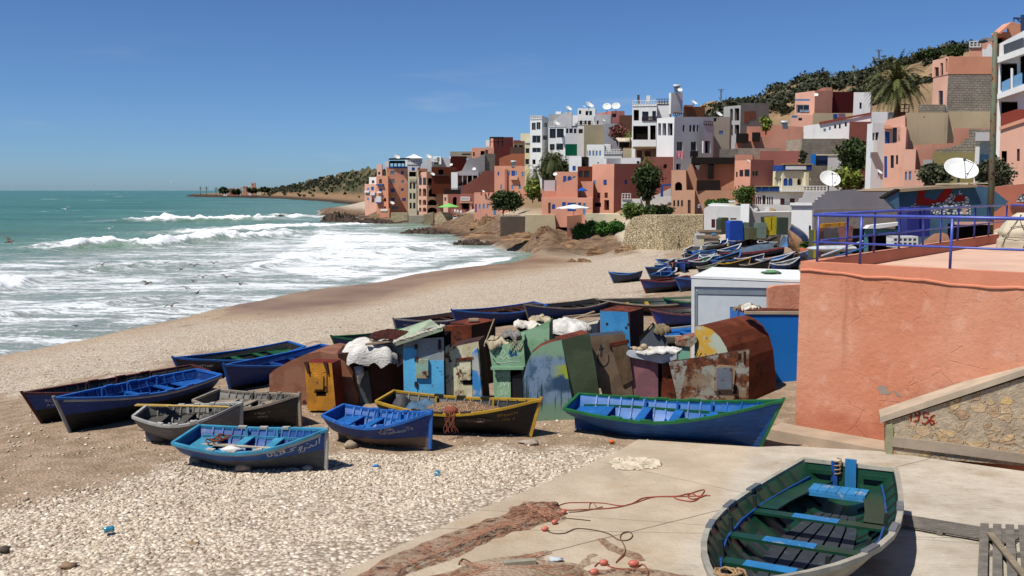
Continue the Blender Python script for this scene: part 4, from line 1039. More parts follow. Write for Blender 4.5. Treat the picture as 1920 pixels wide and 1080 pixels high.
for (x1, y1, x2, y2, w_) in ((*on_ramp(1560, 905)[:2], *on_ramp(1785, 850)[:2], .012), (*on_ramp(1190, 880)[:2], *on_ramp(1420, 930)[:2], .008), (*on_ramp(1330, 1000)[:2], *on_ramp(1900, 1010)[:2], .008), (*on_ramp(930, 958)[:2], *on_ramp(1330, 985)[:2], .007)):
 dx, dy = x2 - x1, y2 - y1; L = math.hypot(dx, dy); nx, ny = -dy / L, dx / L
 dd = n.math('ADD', n.math('ADD', n.math('MULTIPLY', s[0], nx), n.math('MULTIPLY', s[1], ny)), -(nx * x1 + ny * y1))
 dd = n.math('ABSOLUTE', n.math('ADD', dd, n.math('MULTIPLY', n.math('SUBTRACT', n.noise(P_, 3, 4), .5), .06)))
 c = n.mix(n.ramp(dd, w_ * 1.8, w_ * .6, 0, .7), c, '4a3f34')
gr = n.noise(n.mapp(P_, (1.4, 20, 3), rot=(0, 0, .45)), 2.2, 6, .65)
h_ = n.math('ADD', n.math('MULTIPLY', n.math('MULTIPLY', gr, pale), 1.6), n.noise(P_, 9, 8, .7))
n.bump(h_, .6, .035); RAMPM = n.fin(c)
rp = [(1197, 824), (1420, 838), (1480, 836), (1650, 846), (1930, 885), (2400, 960), (2600, 1500), (500, 1500), (560, 1120), (640, 1075), (760, 1018), (900, 955), (1030, 902), (1150, 850)]
m = MB(); top = []
for a, b in rp:
 top.append(on_ramp(a, b))
fl, tr = tess([(p.x, p.y) for p in top], [])
m.add(top, [tuple(t) for t in tr])
for i in range(len(top)):
 a, b = top[i], top[(i + 1) % len(top)]; m.quad(a, b, b - Vector((0, 0, .5)), a - Vector((0, 0, .5)))
tag(m.build('ramp', RAMPM), None, kind='structure')
n = NT('terracotta_wall', .93, .1); v = n.pos(); s = n.sep(v)
c = n.mix(n.ramp(n.noise(v, .45, 6, .6), .3, .7), 'b6765a', 'c0886e'); c = n.mix(n.ramp(n.noise(v, 2.6, 8, .7), .5, .72, 0, .55), c, 'c99c88')
c = n.mix(n.ramp(n.noise(n.mapp(v, (2.5, 2.5, .3)), 1.3, 6, .65), .52, .75, 0, .45), c, '96604c')
bs = n.math('ADD', s[2], n.math('MULTIPLY', n.math('SUBTRACT', n.noise(v, 1.8, 6, .65), .5), 1.1)); c = n.mix(n.ramp(bs, 1.0, .45, 0, .6), c, '985540')
ck = n.vor(n.mapp(v, (1, 1, 1.5)), .9, 'DISTANCE_TO_EDGE'); nzc = n.noise(v, 6, 5, .6); ck = n.math('ADD', ck, n.math('MULTIPLY', n.math('SUBTRACT', nzc, .5), .12)); ckm = n.math('MULTIPLY', n.ramp(ck, .012, .002), n.ramp(n.noise(v, .7, 3), .5, .6)); c = n.mix(n.math('MULTIPLY', ckm, .10), c, '74503f')
c = n.mix(n.ramp(n.noise(v, 5, 9, .75), .69, .72), c, '8f8074')
n.bump(n.math('SUBTRACT', n.math('ADD', n.noise(v, 7, 9, .65), n.math('MULTIPLY', n.noise(v, 1.2, 4), 1.2)), n.math('MULTIPLY', ckm, .4)), .55, .04); TERR = n.fin(c)
TERR2 = plaster('terracotta_cap', 'bd7a60', .08, '7c5142', .3, 1.2, .3)
ZT = at(1499, 490, 20.9).z
A0 = Vector((gz(1492, 797, .3).x, 20.9, 0)); A0 = Vector((at(1496, 640, 20.9).x, 20.9, 0))
B0 = gz(1920, 512, ZT); C0 = gz(1880, 437, ZT)
uf = Vector((B0.x - A0.x, B0.y - A0.y, 0)).normalized(); us = Vector((C0.x - A0.x, C0.y - A0.y, 0)).normalized()
nf = Vector((uf.y, -uf.x, 0)); ns = Vector((-us.y, us.x, 0))
LF, LS = 7.0, (C0 - A0).xy.length
tb = thing('terrace_building', (A0.x, A0.y, .3), 'terracotta rendered terrace block with a blue railing, right foreground', 'building')
def quadbox(p0, d1, L1, d2, L2, z0, z1):
 p0 = Vector((p0[0], p0[1], z0)); m = MB(); m.obox(p0, d1 * L1, d2 * L2, Vector((0, 0, z1 - z0))); return m
FZ = ZT - .34
quadbox(A0, uf, LF, us, LS, -1.0, FZ).build('wall', TERR, tb)
pw = .24
floorm_ = plain('terrace_screed', 'bf9d88', .9, .15, .12, .8, 15, .2)
quadbox(A0 + uf * pw + us * pw, uf, LF, us, LS - pw, FZ + .002, FZ + .03).build('terrace_floor', floorm_, tb)
quadbox(A0 - nf * 0, uf, LF, us, pw, FZ, ZT).build('parapet', TERR2, tb)
quadbox(A0 + us * pw, uf, pw, us, LS - pw, FZ, ZT).build('parapet', TERR2, tb)
quadbox(A0 + us * (LS - pw) + uf * pw, uf, LF, us, pw, FZ, ZT).build('parapet', TERR2, tb)
m = MB(); pr = None      # the sagging lip under the parapet
for i in range(29):
 u = -.02 + LF * i / 28; z = ZT - .20 - .12 * min(1, u / 4) + .018 * math.sin(u * 3.1) + .012 * math.sin(u * 7.3); o_ = .034 + .008 * math.sin(u * 5)
 q = [A0 + uf * u + nf * .0 + Vector((0, 0, z + .03)), A0 + uf * u + nf * o_ + Vector((0, 0, z + .012)), A0 + uf * u + nf * o_ + Vector((0, 0, z - .016)), A0 + uf * u + nf * 0 + Vector((0, 0, z - .03))]
 if pr:
  for j in range(3): m.quad(pr[j], q[j], q[j + 1], pr[j + 1])
 pr = q
m.build('ledge', TERR2, tb)
# peeled patch of plaster
pl = Plane(0, 0, O=(A0.x, A0.y, 0), psi=math.degrees(math.atan2(uf.y, uf.x)))
for poly in ([(1644, 727), (1650, 722), (1660, 724), (1666, 733), (1672, 736), (1664, 740), (1652, 739)], [(1674, 732), (1680, 733), (1690, 744), (1682, 743)]):
 slab(tb, pl, poly, -.01, .004, plain('cement_patch', '8a7c70', .95, .1), 'bare_patch')
slab(tb, Plane(0, 0, O=A0 + Vector((-2.2, 8.5, 0)), psi=0), [(1441, 740), (1441, 540), (1454, 536), (1530, 532), (1530, 740)], -.25, 0, TERR, 'low_wing')
# pavement strip in front of the terrace wall
m = quadbox(A0 - uf * .35 + nf * .001, uf, 3.4, nf, .75, -.3, .30); o = m.build('pavement', plain('kerb_concrete', '9c8a76', .95, .1, .15, 1.5, 12, .5)); tag(o, None, kind='structure')
# railing
RAIL = paint('railing_blue', '5563c2', .12, '6a70a0', .35)
def railing(label, a, b, posts, hh, extra=0):
 r_ = thing('railing', tuple(a), label, 'railing', 'blue railings round the terrace')
 a = Vector(a); b = Vector(b); d = (b - a).normalized()
 for f in posts:
  m = MB(); p = a.lerp(b, f); m.tube([p - Vector((0, 0, .05)), p + Vector((0, 0, hh))], .03, 8); m.build('post', RAIL, r_, True)
 m = MB(); m.tube([a - d * extra + Vector((0, 0, hh)), b + Vector((0, 0, hh))], .037, 8); m.build('top_rail', RAIL, r_, True)
 m = MB(); m.tube([a - d * extra + Vector((0, 0, hh * .42)), b + Vector((0, 0, hh * .42))], .024, 8); m.build('middle_rail', RAIL, r_, True)
 return r_
up3 = Vector((0, 0, ZT))
def along(base, d, px):      # parameter along a line whose top sits at ZT, at an image column
 k = (px - 960) / F; b = Vector((base.x, base.y, ZT)); D0 = b.y * CP - (b.z - EYE) * SP
 return (k * D0 - b.x) / (d.x - k * d.y * CP)
ba = A0 + us * .12 + up3
HH = 1.07
t0 = along(ba, uf, 1532); t1 = 6.6
fr = [along(ba, uf, x) for x in (1532, 1612, 1781)]
railing('front railing along the terrace edge, nearest to the stairs', ba + uf * t0, ba + uf * t1, [0] + [(x - t0) / (t1 - t0) for x in fr[1:]] + [.995], HH, .12)
bb = A0 + uf * .12 + up3
ts0 = along(bb, us, 1538)
sd = [along(bb, us, x) for x in (1587, 1638, 1685, 1730, 1763, 1795, 1826, 1853)]
railing('side railing running back along the terrace from its seaward corner', bb + us * (ts0 + .3), bb + us * (LS - .1), [(x - ts0 - .3) / (LS - .4 - ts0) for x in sd if x < LS - .1] + [1], HH, .3)
bc = A0 + us * (LS - .1) + up3
railing('back railing across the inland end of the terrace', bc + uf * .25, bc + uf * 5.5, [.25, .6, 1], HH)
# roped bundle on the terrace
pb = gz(1925, 467, FZ + .03)
m = MB(); V = []; n1, n2 = 30, 16
for j in range(n2 + 1):
 f = j / n2
 for k in range(n1):
  a = 2 * math.pi * k / n1; rr = (.80 if f < .3 else .80 * math.cos((f - .3) / .7 * 1.42) ** .62) * (1 + .10 * float(fbm(a * 1.3 + 4, f * 3)) + .03 * math.sin(9 * a + 5 * f))
  if abs(f - .34) < .05: rr *= .93
  V.append((pb.x + rr * math.cos(a), pb.y + .2 + rr * .8 * math.sin(a), pb.z + f * 1.2))
m.add(V, [(j * n1 + k, j * n1 + (k + 1) % n1, (j + 1) * n1 + (k + 1) % n1, (j + 1) * n1 + k) for j in range(n2) for k in range(n1)] + [tuple(range(n2 * n1, n2 * n1 + n1))])
bun = thing('bundle', tuple(pb), 'pale canvas bundle tied with dark cord on the terrace floor', 'bundle')
m.build('canvas', plain('canvas', 'b3a994', .95, .1, .15, 2, 14, .5), bun, True)
def onb(a, f):
 rr = (.80 if f < .3 else .80 * math.cos((f - .3) / .7 * 1.42) ** .62) * 1.05
 return Vector((pb.x + rr * math.cos(a), pb.y + .2 + rr * .8 * math.sin(a), pb.z + f * 1.2))
for a0, a1, f0, f1 in ((-2.9, -2.3, .05, .95), (-2.4, -1.7, .95, .25), (-2.0, -1.6, .05, .9), (-2.9, -1.0, .34, .30), (-2.6, -1.2, .6, .75), (-1.7, -1.1, .9, .2)):
 m = MB(); m.tube([onb(a0 + (a1 - a0) * i / 14, f0 + (f1 - f0) * i / 14) for i in range(15)], .012, 5); m.build('cord', plain('cord_dark', '3b332b', .9), bun)
# pole
pp = at(1857, 450, 43); m = MB(); pt_ = at(1866, 60, 43)
lp = thing('utility_pole', (pp.x, pp.y, 2.6), 'tall rusty green metal pole with a short lamp arm behind the terrace', 'pole')
m.tube([(pp.x, pp.y, 2.6), pp.lerp(pt_, .5), pt_], [.15, .135, .10], 12); m.build('shaft', rusty('pole_paint', '5a6250', '6b5a44', .35, 4), lp, True)
m = MB(); m.beam(at(1867, 74, 43), at(1842, 74, 43), .12, .14); m.build('arm', plain('lamp_arm', '8a8174', .7), lp)
m = MB(); m.rock(at(1843, 77, 43), (.2, .12, .1), 3); m.build('lamp_head', plain('lamp_head', '46505c', .5), lp, True)

# ---- stone stair wall
STONE = NT('stair_stone', .95, .1); n = STONE; v = n.pos(); vv = n.mapp(v, (1, 1, 1.35)); vv2 = n.new('ShaderNodeVectorMath', operation='ADD'); n.L.new(vv, vv2.inputs[0])
nz = n.new('ShaderNodeVectorMath', operation='SCALE'); n.L.new(n.noise(v, 3, 5, out='Color'), nz.inputs[0]); nz.inputs['Scale'].default_value = .28; n.L.new(nz.outputs[0], vv2.inputs[1])
vo = vv2.outputs[0]; d = n.vor(vo, 4.2, 'DISTANCE_TO_EDGE'); cl = n.new('ShaderNodeSeparateColor'); n.L.new(n.vor(vo, 4.2, 'F1', 'Color'), cl.inputs[0])
st_ = n.mix(n.ramp(cl.outputs[0], 0, 1), 'b39a7a', 'a08368'); st_ = n.mix(n.ramp(cl.outputs[1], .6, 1), st_, 'b79a6c'); st_ = n.vary(st_, v, 6, .25)
mo = n.vary('a3937d', v, 5, .2); rgh = n.math('ADD', d, n.math('MULTIPLY', n.math('SUBTRACT', n.noise(v, 5, 6, .7), .5), .22))
mk = n.ramp(rgh, .05, .10); keep = n.ramp(cl.outputs[2], .35, .45); mk = n.math('MULTIPLY', mk, keep)
n.bump(n.math('ADD', n.math('MULTIPLY', mk, .8), n.math('MULTIPLY', n.noise(v, 11, 8, .7), .9)), .9, .06); STONEM = n.fin(n.mix(mk, mo, st_))
w0 = on_ramp(1662, 851); w1 = on_ramp(1915, 869)
psw = math.degrees(math.atan2(w1.y - w0.y, w1.x - w0.x)); pw_ = Plane(0, 0, O=w0, psi=psw)
sw = thing('stair_wall', tuple(w0), 'rubble stone stair wall with sloping concrete coping and a red painted number', 'wall')
solid(sw, pw_, [(1661, 853), (1660, 792), (1935, 703), (2300, 583), (2300, 900), (1935, 875)], .55, STONEM, 'wall')
COPE = plain('coping', 'a29380', .95, .12, .18, 2, 14, .4)
ca, cb = pw_.hit(1655, 779), pw_.hit(1935, 686)
dv = (cb[1] - ca[1]) / (cb[0] - ca[0])
m = MB(); a = pw_.P(ca[0] - .05, ca[1] - .15, .07); m.obox(a, pw_.U * 6 + Vector((0, 0, 6 * dv)), -pw_.n * .66, Vector((0, 0, .13))); m.build('coping', COPE, sw)
fo = pw_.hit(1662, 852); fo2 = pw_.hit(1935, 875)
m = MB(); a = pw_.P(pw_.hit(1672, 832)[0], pw_.hit(1672, 832)[1] - .02, .0)
e0 = pw_.hit(1672, 822); e1 = pw_.hit(1935, 850)
slab(sw, pw_, [(1672, 836), (1672, 818), (1780, 830), (1935, 853), (1935, 870), (1800, 852)], -.05, .05, plain('plinth', '8e8171', .95, .1, .15, 2, 14, .6), 'plinth')
slab(sw, pw_, [(1662, 851), (1661, 796), (1673, 793), (1675, 808), (1673, 852)], -.05, .035, plain('end_pier', '868467', .9, .1, .25, 3), 'end_pier')
vs, fs = strokes([[(.0, .17), (.05, .22), (.045, .0)], [(.20, .12), (.13, .10), (.11, .17), (.16, .22), (.20, .16), (.18, .02), (.11, -.01)], [(.36, .19), (.27, .19), (.27, .10), (.34, .11), (.36, .03), (.30, -.03), (.25, -.01)], [(.46, .18), (.41, .14), (.38, .05), (.41, -.02), (.46, .01), (.45, .06), (.39, .06)]], .028)
b0 = pw_.hit(1703, 787); m = MB(); m.add([pw_.P(b0[0] + u * 1.06, b0[1] + v_ * 1.06 - .1 * u, .012) for u, v_ in vs], fs)
m.build('painted_number', plain('red_number', '7c1f18', .8), sw)

# ================================================================== steel lockers and cabins
LG = 'steel gear lockers behind the boats'
def locker(label, cat='locker', name='gear_locker', group=LG, at_=None): return thing(name, at_, label, cat, group)
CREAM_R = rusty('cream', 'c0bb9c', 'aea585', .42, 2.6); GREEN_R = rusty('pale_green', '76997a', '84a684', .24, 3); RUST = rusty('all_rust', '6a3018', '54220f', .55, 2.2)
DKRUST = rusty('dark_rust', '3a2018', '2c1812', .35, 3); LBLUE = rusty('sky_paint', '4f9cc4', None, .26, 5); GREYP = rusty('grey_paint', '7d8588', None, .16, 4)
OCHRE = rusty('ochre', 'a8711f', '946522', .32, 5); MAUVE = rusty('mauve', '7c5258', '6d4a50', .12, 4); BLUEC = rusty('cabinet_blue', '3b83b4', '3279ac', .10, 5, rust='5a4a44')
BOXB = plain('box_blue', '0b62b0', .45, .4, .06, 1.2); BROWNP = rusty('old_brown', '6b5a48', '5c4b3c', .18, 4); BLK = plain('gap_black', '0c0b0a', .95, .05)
def gl(px, py): return on_ground(px, py)
# rust tank
p = Plane(0, 0, O=gl(510, 772) + Vector((0, .7, 0)), psi=-12); t = locker('rust brown steel tank with a rounded top, leftmost of the lockers', 'tank', 'rusty_tank', at_=tuple(p.O))
solid(t, p, [(505, 775), (505, 702), (515, 693), (545, 676), (575, 664), (600, 659), (625, 664), (645, 680), (660, 705), (668, 740), (668, 775)], 1.4, rusty('tank_rust', '744a36', '815844', .24, 2), 'shell')
p = Plane(0, 0, O=gl(576, 765) - Vector((0, .6, 0)), psi=-14); t = locker('ochre steel locker with a small square hatch against the rust tank', at_=tuple(p.O))
solid(t, p, [(577, 770), (571, 680), (622, 681), (630, 770)], .55, [OCHRE, rusty('redlead', '5e1c10', None, .15)], 'body')
slab(t, p, rect(588, 700, 613, 733), 0, .03, OCHRE, 'door'); slab(t, p, rect(590, 704, 608, 729), .03, .07, OCHRE, 'hatch'); slab(t, p, rect(593, 734, 611, 742), 0, .006, BLK, 'slot')
for a, b in ((571, 579), (607, 615)): slab(t, p, [(a, 678), (a + 7, 678), (b + 2, 700), (b - 1, 700)], 0, .05, DKRUST, 'hinge')
# dark box with the white tarp
p = Plane(0, 0, O=gl(640, 770) + Vector((0, .5, 0)), psi=14); t = locker('dark rusty steel box under the bunched white tarpaulin', at_=tuple(p.O))
solid(t, p, [(636, 772), (634, 664), (700, 652), (757, 660), (757, 772)], 1.2, [DKRUST, DKRUST], 'body')  # dark rust: the box's shadow is put into its colour
slab(t, p, [(668, 770), (664, 690), (680, 690), (697, 770)], 0, .05, plain('board_beige', '8c7560', .8), 'board'); slab(t, p, [(676, 770), (668, 694), (690, 694), (700, 770)], .05, .1, plain('board_slate', '4a5254', .8), 'board')
def drape(name, label, cat, c, r, mat_, seed, crumple=.12, flat=False, group=None):
 """crumpled sheet thrown over something: folded ridges, ragged hem"""
 m = MB(); c = Vector(c); n1, n2 = 56, 18; V = []
 for j in range(n2 + 1):
  f = j / n2
  for k in range(n1):
   a = 2 * math.pi * k / n1
   rag = 1 + .22 * float(fbm(math.cos(a) * 2 + seed, math.sin(a) * 2 + seed, 4)) * 2
   fold = math.sin(a * 7 + seed + 2 * math.sin(a * 2)) * .5 + math.sin(a * 13 + 3 * seed) * .3
   rr = math.sin(min(1, f * 1.15) * math.pi / 2) * rag
   z = r[2] * (math.cos(f * math.pi * .62) if not flat else (1 - f ** 3 * 1.2)) + crumple * (fold * f * .6 + 1.1 * float(fbm(rr * math.cos(a) * 2.4 + seed, rr * math.sin(a) * 2.4, 3)))
   rr *= 1 + crumple * fold * f * .9
   V.append((c.x + rr * math.cos(a) * r[0], c.y + rr * math.sin(a) * r[1], c.z + z))
 m.add(V, [(j * n1 + k, (j + 1) * n1 + k, (j + 1) * n1 + (k + 1) % n1, j * n1 + (k + 1) % n1) for j in range(n2) for k in range(n1)])
 o = m.build(name, mat_, None, True, origin=tuple(c)); return tag(o, label, cat, group)
n = NT('white_sheet', .75, .25); v = n.co(); n.bump(n.noise(n.mapp(v, (1, 1, 2.5)), 3.6, 6, .62, 2.0), .8, .07); WSHEET = n.fin(n.vary('bdb9b2', v, 3, .2))
c_ = p.px(702, 668, .1); drape('tarpaulin', 'bunched white tarpaulin draped over the dark rusty box', 'tarpaulin', c_ + Vector((.06, .1, .04)), (.84, .66, .44), WSHEET, 3.3, .17)
c_ = p.px(672, 690, .25); m = MB(); m.tube([c_ + Vector((0, 0, .1)), c_ + Vector((.02, -.03, -.12)), c_ + Vector((-.02, 0, -.36)), c_ + Vector((.01, 0, -.5))], [.16, .12, .05, .015], 9); m.build('hanging_tail', WSHEET, bpy.data.objects['tarpaulin.001'] if 'tarpaulin.001' in bpy.data.objects else bpy.data.objects['tarpaulin'], True, origin=tuple((bpy.data.objects['tarpaulin.001'] if 'tarpaulin.001' in bpy.data.objects else bpy.data.objects['tarpaulin']).location))
# pale blue and grey locker with tiled roof
p = Plane(0, 0, O=gl(760, 770) - Vector((0, .0, 0)), psi=-6); t = locker('pale blue and grey locker with a rusty hatch and sagging roof', at_=tuple(p.O))
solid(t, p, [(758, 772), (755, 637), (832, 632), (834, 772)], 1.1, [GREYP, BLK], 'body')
slab(t, p, [(758, 752), (757, 652), (781, 651), (783, 752)], 0, .025, LBLUE, 'door'); slab(t, p, [(784, 752), (784, 708), (804, 676), (832, 676), (833, 752)], 0, .012, LBLUE, 'blue_panel')
slab(t, p, rect(781, 673, 804, 708), 0, .09, rusty('hatch_green', '7c9a8c', '8c8464', .42, 4), 'hatch')
for y in (645, 668, 715): slab(t, p, rect(778, y, 783, y + 9), .02, .06, DKRUST, 'hinge')
for px_ in ((822, 637, 827, 656),): slab(t, p, rect(*px_), 0, .03, DKRUST, 'latch')
m = MB(); a = p.px(746, 641, .22); b = p.px(833, 613, .22); dpt = Vector((-.45, 1.5, .02))
m.add([a, b, b + dpt, a + dpt] + [q - Vector((0, 0, .07)) for q in (a, b, b + dpt, a + dpt)], [(0, 1, 2, 3), (4, 5, 6, 7), (0, 1, 5, 4), (1, 2, 6, 5), (2, 3, 7, 6), (3, 0, 4, 7)])
m.build('roof', rusty('roof_green', '8a9a80', '7a8070', .3, 4), t)
m = MB(); m.add([p.px(755, 640, -.05), p.px(833, 634, -.05), p.px(833, 616, -.05), p.px(755, 640, -.05) + Vector((0, 0, .02))], [(0, 1, 2, 3)]); m.build('gap', BLK, t)
rr_ = random.Random(5)
for i in range(13):
 f = i / 12; q = a.lerp(b, f) + Vector((rr_.uniform(-.02, .02), .06 + rr_.uniform(0, .05), .03)); s_ = rr_.uniform(.05, .085); m = MB(); m.rock(q, (s_ * 1.4, s_ * 1.3, s_ * .7), i + 20)
 o = m.build('roof_stone', plain('stone_white', '9c9688', .9), None, True, origin=tuple(q)); tag(o, 'pale stone weighing down the edge of the sagging green roof', 'stone', 'stones on the sagging locker roof')
heap('old_net', 'dark red old net lying on the sagging locker roof', 'net', a.lerp(b, .1) + Vector((-.35, .8, .06)), (.6, .4, .12), net_mat('net_red', '3a201c', '5c3530', 30), 9)
m = MB(); m.beam(p.px(690, 642, -.3), p.px(740, 632, -.9), .2, .05); m.beam(p.px(682, 648, -.2), p.px(745, 640, -.3), .16, .05); tag(m.build('plank', WOODP, None, origin=tuple(p.px(700, 645, -.3))), 'loose roof boards left of the sagging locker roof', 'board')
# rust box
p = Plane(0, 0, O=at(838, 660, 26.6), psi=-16); t = locker('plain rust coloured steel box behind the cream locker', at_=tuple(p.O))
solid(t, p, [(833, 775), (833, 612), (884, 610), (884, 775)], .3, [RUST, DKRUST], 'body', roofm=RUST)
t.children[0].name = 'body'
pq = Plane(0, 0, O=p.px(884, 700), psi=48); solid(t, pq, [(884, 775), (884, 610), (929, 600), (929, 775)], .9, [DKRUST, DKRUST], 'side_wall', roofm=RUST)
m = MB(); m.box(p.px(878, 604, -.5), (.3, .22, .06)); tag(m.build('flat_stone', plain('stone_flat', '8c7a66', .9), None, origin=tuple(p.px(878, 604, -.5))), 'flat stone lying on top of the rust coloured steel box', 'stone')
# cream locker
p = Plane(0, 0, O=gl(846, 768), psi=-8); t = locker('cream locker eaten by rust with a framed hatch, between blue and green ones', at_=tuple(p.O))
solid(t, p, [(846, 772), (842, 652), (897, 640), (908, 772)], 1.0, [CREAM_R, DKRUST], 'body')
slab(t, p, rect(862, 676, 883, 712), 0, .05, CREAM_R, 'hatch'); slab(t, p, [(858, 672), (890, 668), (890, 674), (858, 677)], 0, .07, RUST, 'hatch_lintel'); slab(t, p, rect(868, 712, 887, 721), 0, .02, BLK, 'slot'); slab(t, p, rect(866, 723, 886, 765), 0, .03, CREAM_R, 'lower_door')
slab(t, p, [(888, 770), (886, 660), (896, 652), (907, 770)], 0, .07, rusty('blue_white', 'a3a39a', '2f78b0', .22, 2), 'corner_post'); slab(t, p, [(838, 772), (835, 650), (841, 648), (846, 772)], -.2, .05, CREAM_R, 'left_post')
# green locker with writing
p = Plane(0, 0, O=gl(925, 766) + Vector((0, .0, 0)), psi=-8); t = locker('pale green locker with white scrawled writing and rags on top', at_=tuple(p.O))
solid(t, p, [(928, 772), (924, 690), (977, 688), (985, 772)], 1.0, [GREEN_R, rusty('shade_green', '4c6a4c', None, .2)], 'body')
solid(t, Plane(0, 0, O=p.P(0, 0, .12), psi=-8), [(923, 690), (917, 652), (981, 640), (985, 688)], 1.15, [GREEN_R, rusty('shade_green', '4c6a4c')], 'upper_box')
slab(t, p, [(958, 765), (957, 694), (978, 693), (982, 765)], 0, .012, BLK, 'opening'); slab(t, p, [(962, 765), (961, 705), (978, 698), (981, 765)], .012, .05, plain('black_sack', '17161a', .5, .4, .2, 6), 'black_sheet')
slab(t, p, rect(922, 686, 983, 691), .1, .17, GREEN_R, 'sill')
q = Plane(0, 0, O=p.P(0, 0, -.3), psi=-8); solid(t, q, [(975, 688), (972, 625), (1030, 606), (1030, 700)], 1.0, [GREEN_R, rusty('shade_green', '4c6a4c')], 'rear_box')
slab(t, q, [(978, 690), (975, 628), (984, 625), (987, 690)], 0, .08, GREEN_R, 'pillar')
def scrawl(parent, pl_, lines, w, mat_, name='scrawl', off=.006):
 uv = [[pl_.hit(*a) for a in ln] for ln in lines]; vs, fs = strokes(uv, w); m = MB(); m.add([pl_.P(u, v, off) for u, v in vs], fs); return m.build(name, mat_, parent)
SCR = plain('scrawl_white', 'b9c6b4', .8)
for ln in ([(929, 703), (934, 699), (936, 706), (930, 710), (937, 703)], [(938, 698), (939, 706)], [(948, 698), (942, 702), (948, 706)], [(950, 702), (953, 698), (954, 706), (950, 704)]): scrawl(t, p, [ln], .018, SCR)
for ln in ([(939, 712), (940, 724), (934, 726)], [(944, 716), (946, 724), (950, 716)], [(952, 712), (954, 726)]): scrawl(t, p, [ln], .018, SCR)
for ln in ([(945, 733), (938, 734), (944, 739), (937, 742)], [(947, 734), (949, 741), (953, 734)]): scrawl(t, p, [ln], .018, SCR)
pf = Plane(0, 0, O=p.P(0, 0, .12), psi=-8)
for ln in ([(934, 672), (940, 668), (944, 674), (950, 667), (955, 673), (966, 668)], [(928, 679), (940, 681), (960, 677), (974, 678)], [(940, 662), (944, 656), (948, 662), (944, 666)]): scrawl(t, pf, [ln], .016, SCR)
for ln in ([(926, 664), (932, 655), (941, 652), (936, 660)], [(924, 672), (930, 680), (937, 684)]): scrawl(t, pf, [ln], .02, plain('scrawl_dark', '1d3440', .8))
slab(t, pf, [(953, 662), (956, 654), (962, 664), (968, 656), (970, 666), (958, 670)], 0, .005, plain('blot_blue', '1f4f6e', .8), 'paint_blot')
rag_m = plain('rag_tan', '9c8f78', .95, .1, .3, 5, 20, .8); rag_w = plain('rag_white', 'b8b2a6', .95, .1, .2, 5, 20, .6); rag_g = plain('rag_grey', '6e6c68', .95, .1, .3, 5, 20, .8)
for (px_, py_, w, r, mt, lab) in ((930, 645, -.1, (.32, .3, .17), rag_m, 'tan rags heaped on the left corner of the green locker'), (955, 633, -.35, (.3, .3, .1), rag_g, 'grey rags on the middle of the green locker'), (985, 618, -.7, (.4, .3, .1), rag_w, 'white rags at the back of the green locker roof'), (1005, 610, -1.0, (.3, .3, .08), rag_m, 'tan rags farthest back on the green locker')):
 drape('rag', lab, 'rag', p.px(px_, py_, w), r, mt, px_ * .1, .12, group='rags on the lockers')
m = MB(); m.beam(p.px(925, 640, -.1), p.px(1010, 604, -1.1), .06, .04); tag(m.build('plank', WOODP, None, origin=tuple(p.px(925, 640, -.1))), 'thin plank laid over the rags of the green locker', 'board')
m = MB(); m.tube([p.px(912, 640, .1), p.px(928, 597, .1)], .02, 6); tag(m.build('pole', wood('stick', 'a08f70'), None, origin=tuple(p.px(912, 640, .1))), 'thin wooden stick standing slanted by the rust box', 'stick')
m = MB(); a, b = p.px(955, 640, -.25), p.px(990, 616, -.8); m.beam(a, b, .5, .02); tag(m.build('rusty_sheet', RUST, None, origin=tuple(a)), 'rust red sheet lying among the rags of the green locker', 'sheet')
m = MB(); a = p.px(965, 645, .14)
for k in range(7): m.tube([a + Vector((.05 * k - .1 + .03 * math.sin(i + k), -.02, .12 - .05 * i)) for i in range(6)], .012, 4)
tag(m.build('frayed_rope', rag_m, None, origin=tuple(a)), 'frayed rope ends hanging over the front of the green locker', 'rope')
# painted shield-like locker
n = NT('abstract_paint', .6, .3); v = n.co(); s = n.sep(v)
ng = n.noise(n.mapp(v, (1, 1, .6)), 1.9, 6, .6, .8); c = n.mix(n.ramp(ng, .36, .5), '3d5a70', '6a7f94'); c = n.mix(n.ramp(n.noise(v, 3.2, 7, .7), .5, .62, 0, .7), c, '2b4450')
zz = n.math('ADD', s[2], n.math('MULTIPLY', n.math('SUBTRACT', n.noise(v, 2.5, 6), .5), .5))
c = n.mix(n.ramp(zz, .62, .3), c, '66806c'); c = n.mix(n.ramp(zz, 1.55, 1.75), c, '728f74')
bl_ = n.math('MULTIPLY', n.ramp(zz, .7, .85), n.ramp(zz, 1.22, 1.12)); c = n.mix(n.math('MULTIPLY', bl_, n.ramp(s[0], .25, .55)), c, '27425a')
yl = n.math('MULTIPLY', n.ramp(zz, 1.12, 1.2), n.ramp(zz, 1.5, 1.42)); yl = n.math('MULTIPLY', yl, n.ramp(s[0], .35, .8)); c = n.mix(yl, c, '8a9430')
dr = n.noise(n.mapp(v, (11, 11, .5)), 1.4, 5, .6); dk = n.math('MULTIPLY', n.ramp(dr, .54, .62), n.math('MULTIPLY', n.ramp(zz, .15, .5), n.ramp(zz, 1.15, .9))); c = n.mix(dk, c, '23302e')
c = n.mix(n.ramp(n.noise(v, 5, 8, .7), .64, .7, 0, .8), c, '4f2c1c'); ABST = n.fin(c)
p = Plane(0, 0, O=gl(1000, 789), psi=-4); t = locker('locker with a rounded shoulder painted in blurred blue, yellow and green', at_=tuple(p.O))
SIDEG = rusty('side_green', '4d5a40', '434e38', .22, 3)
solid(t, p, [(997, 789), (981, 745), (980, 715), (987, 685), (998, 662), (1014, 649), (1035, 641), (1053, 637), (1064, 700), (1074, 757), (1080, 793)], .45, [ABST, SIDEG], 'body', roofm=RUST)
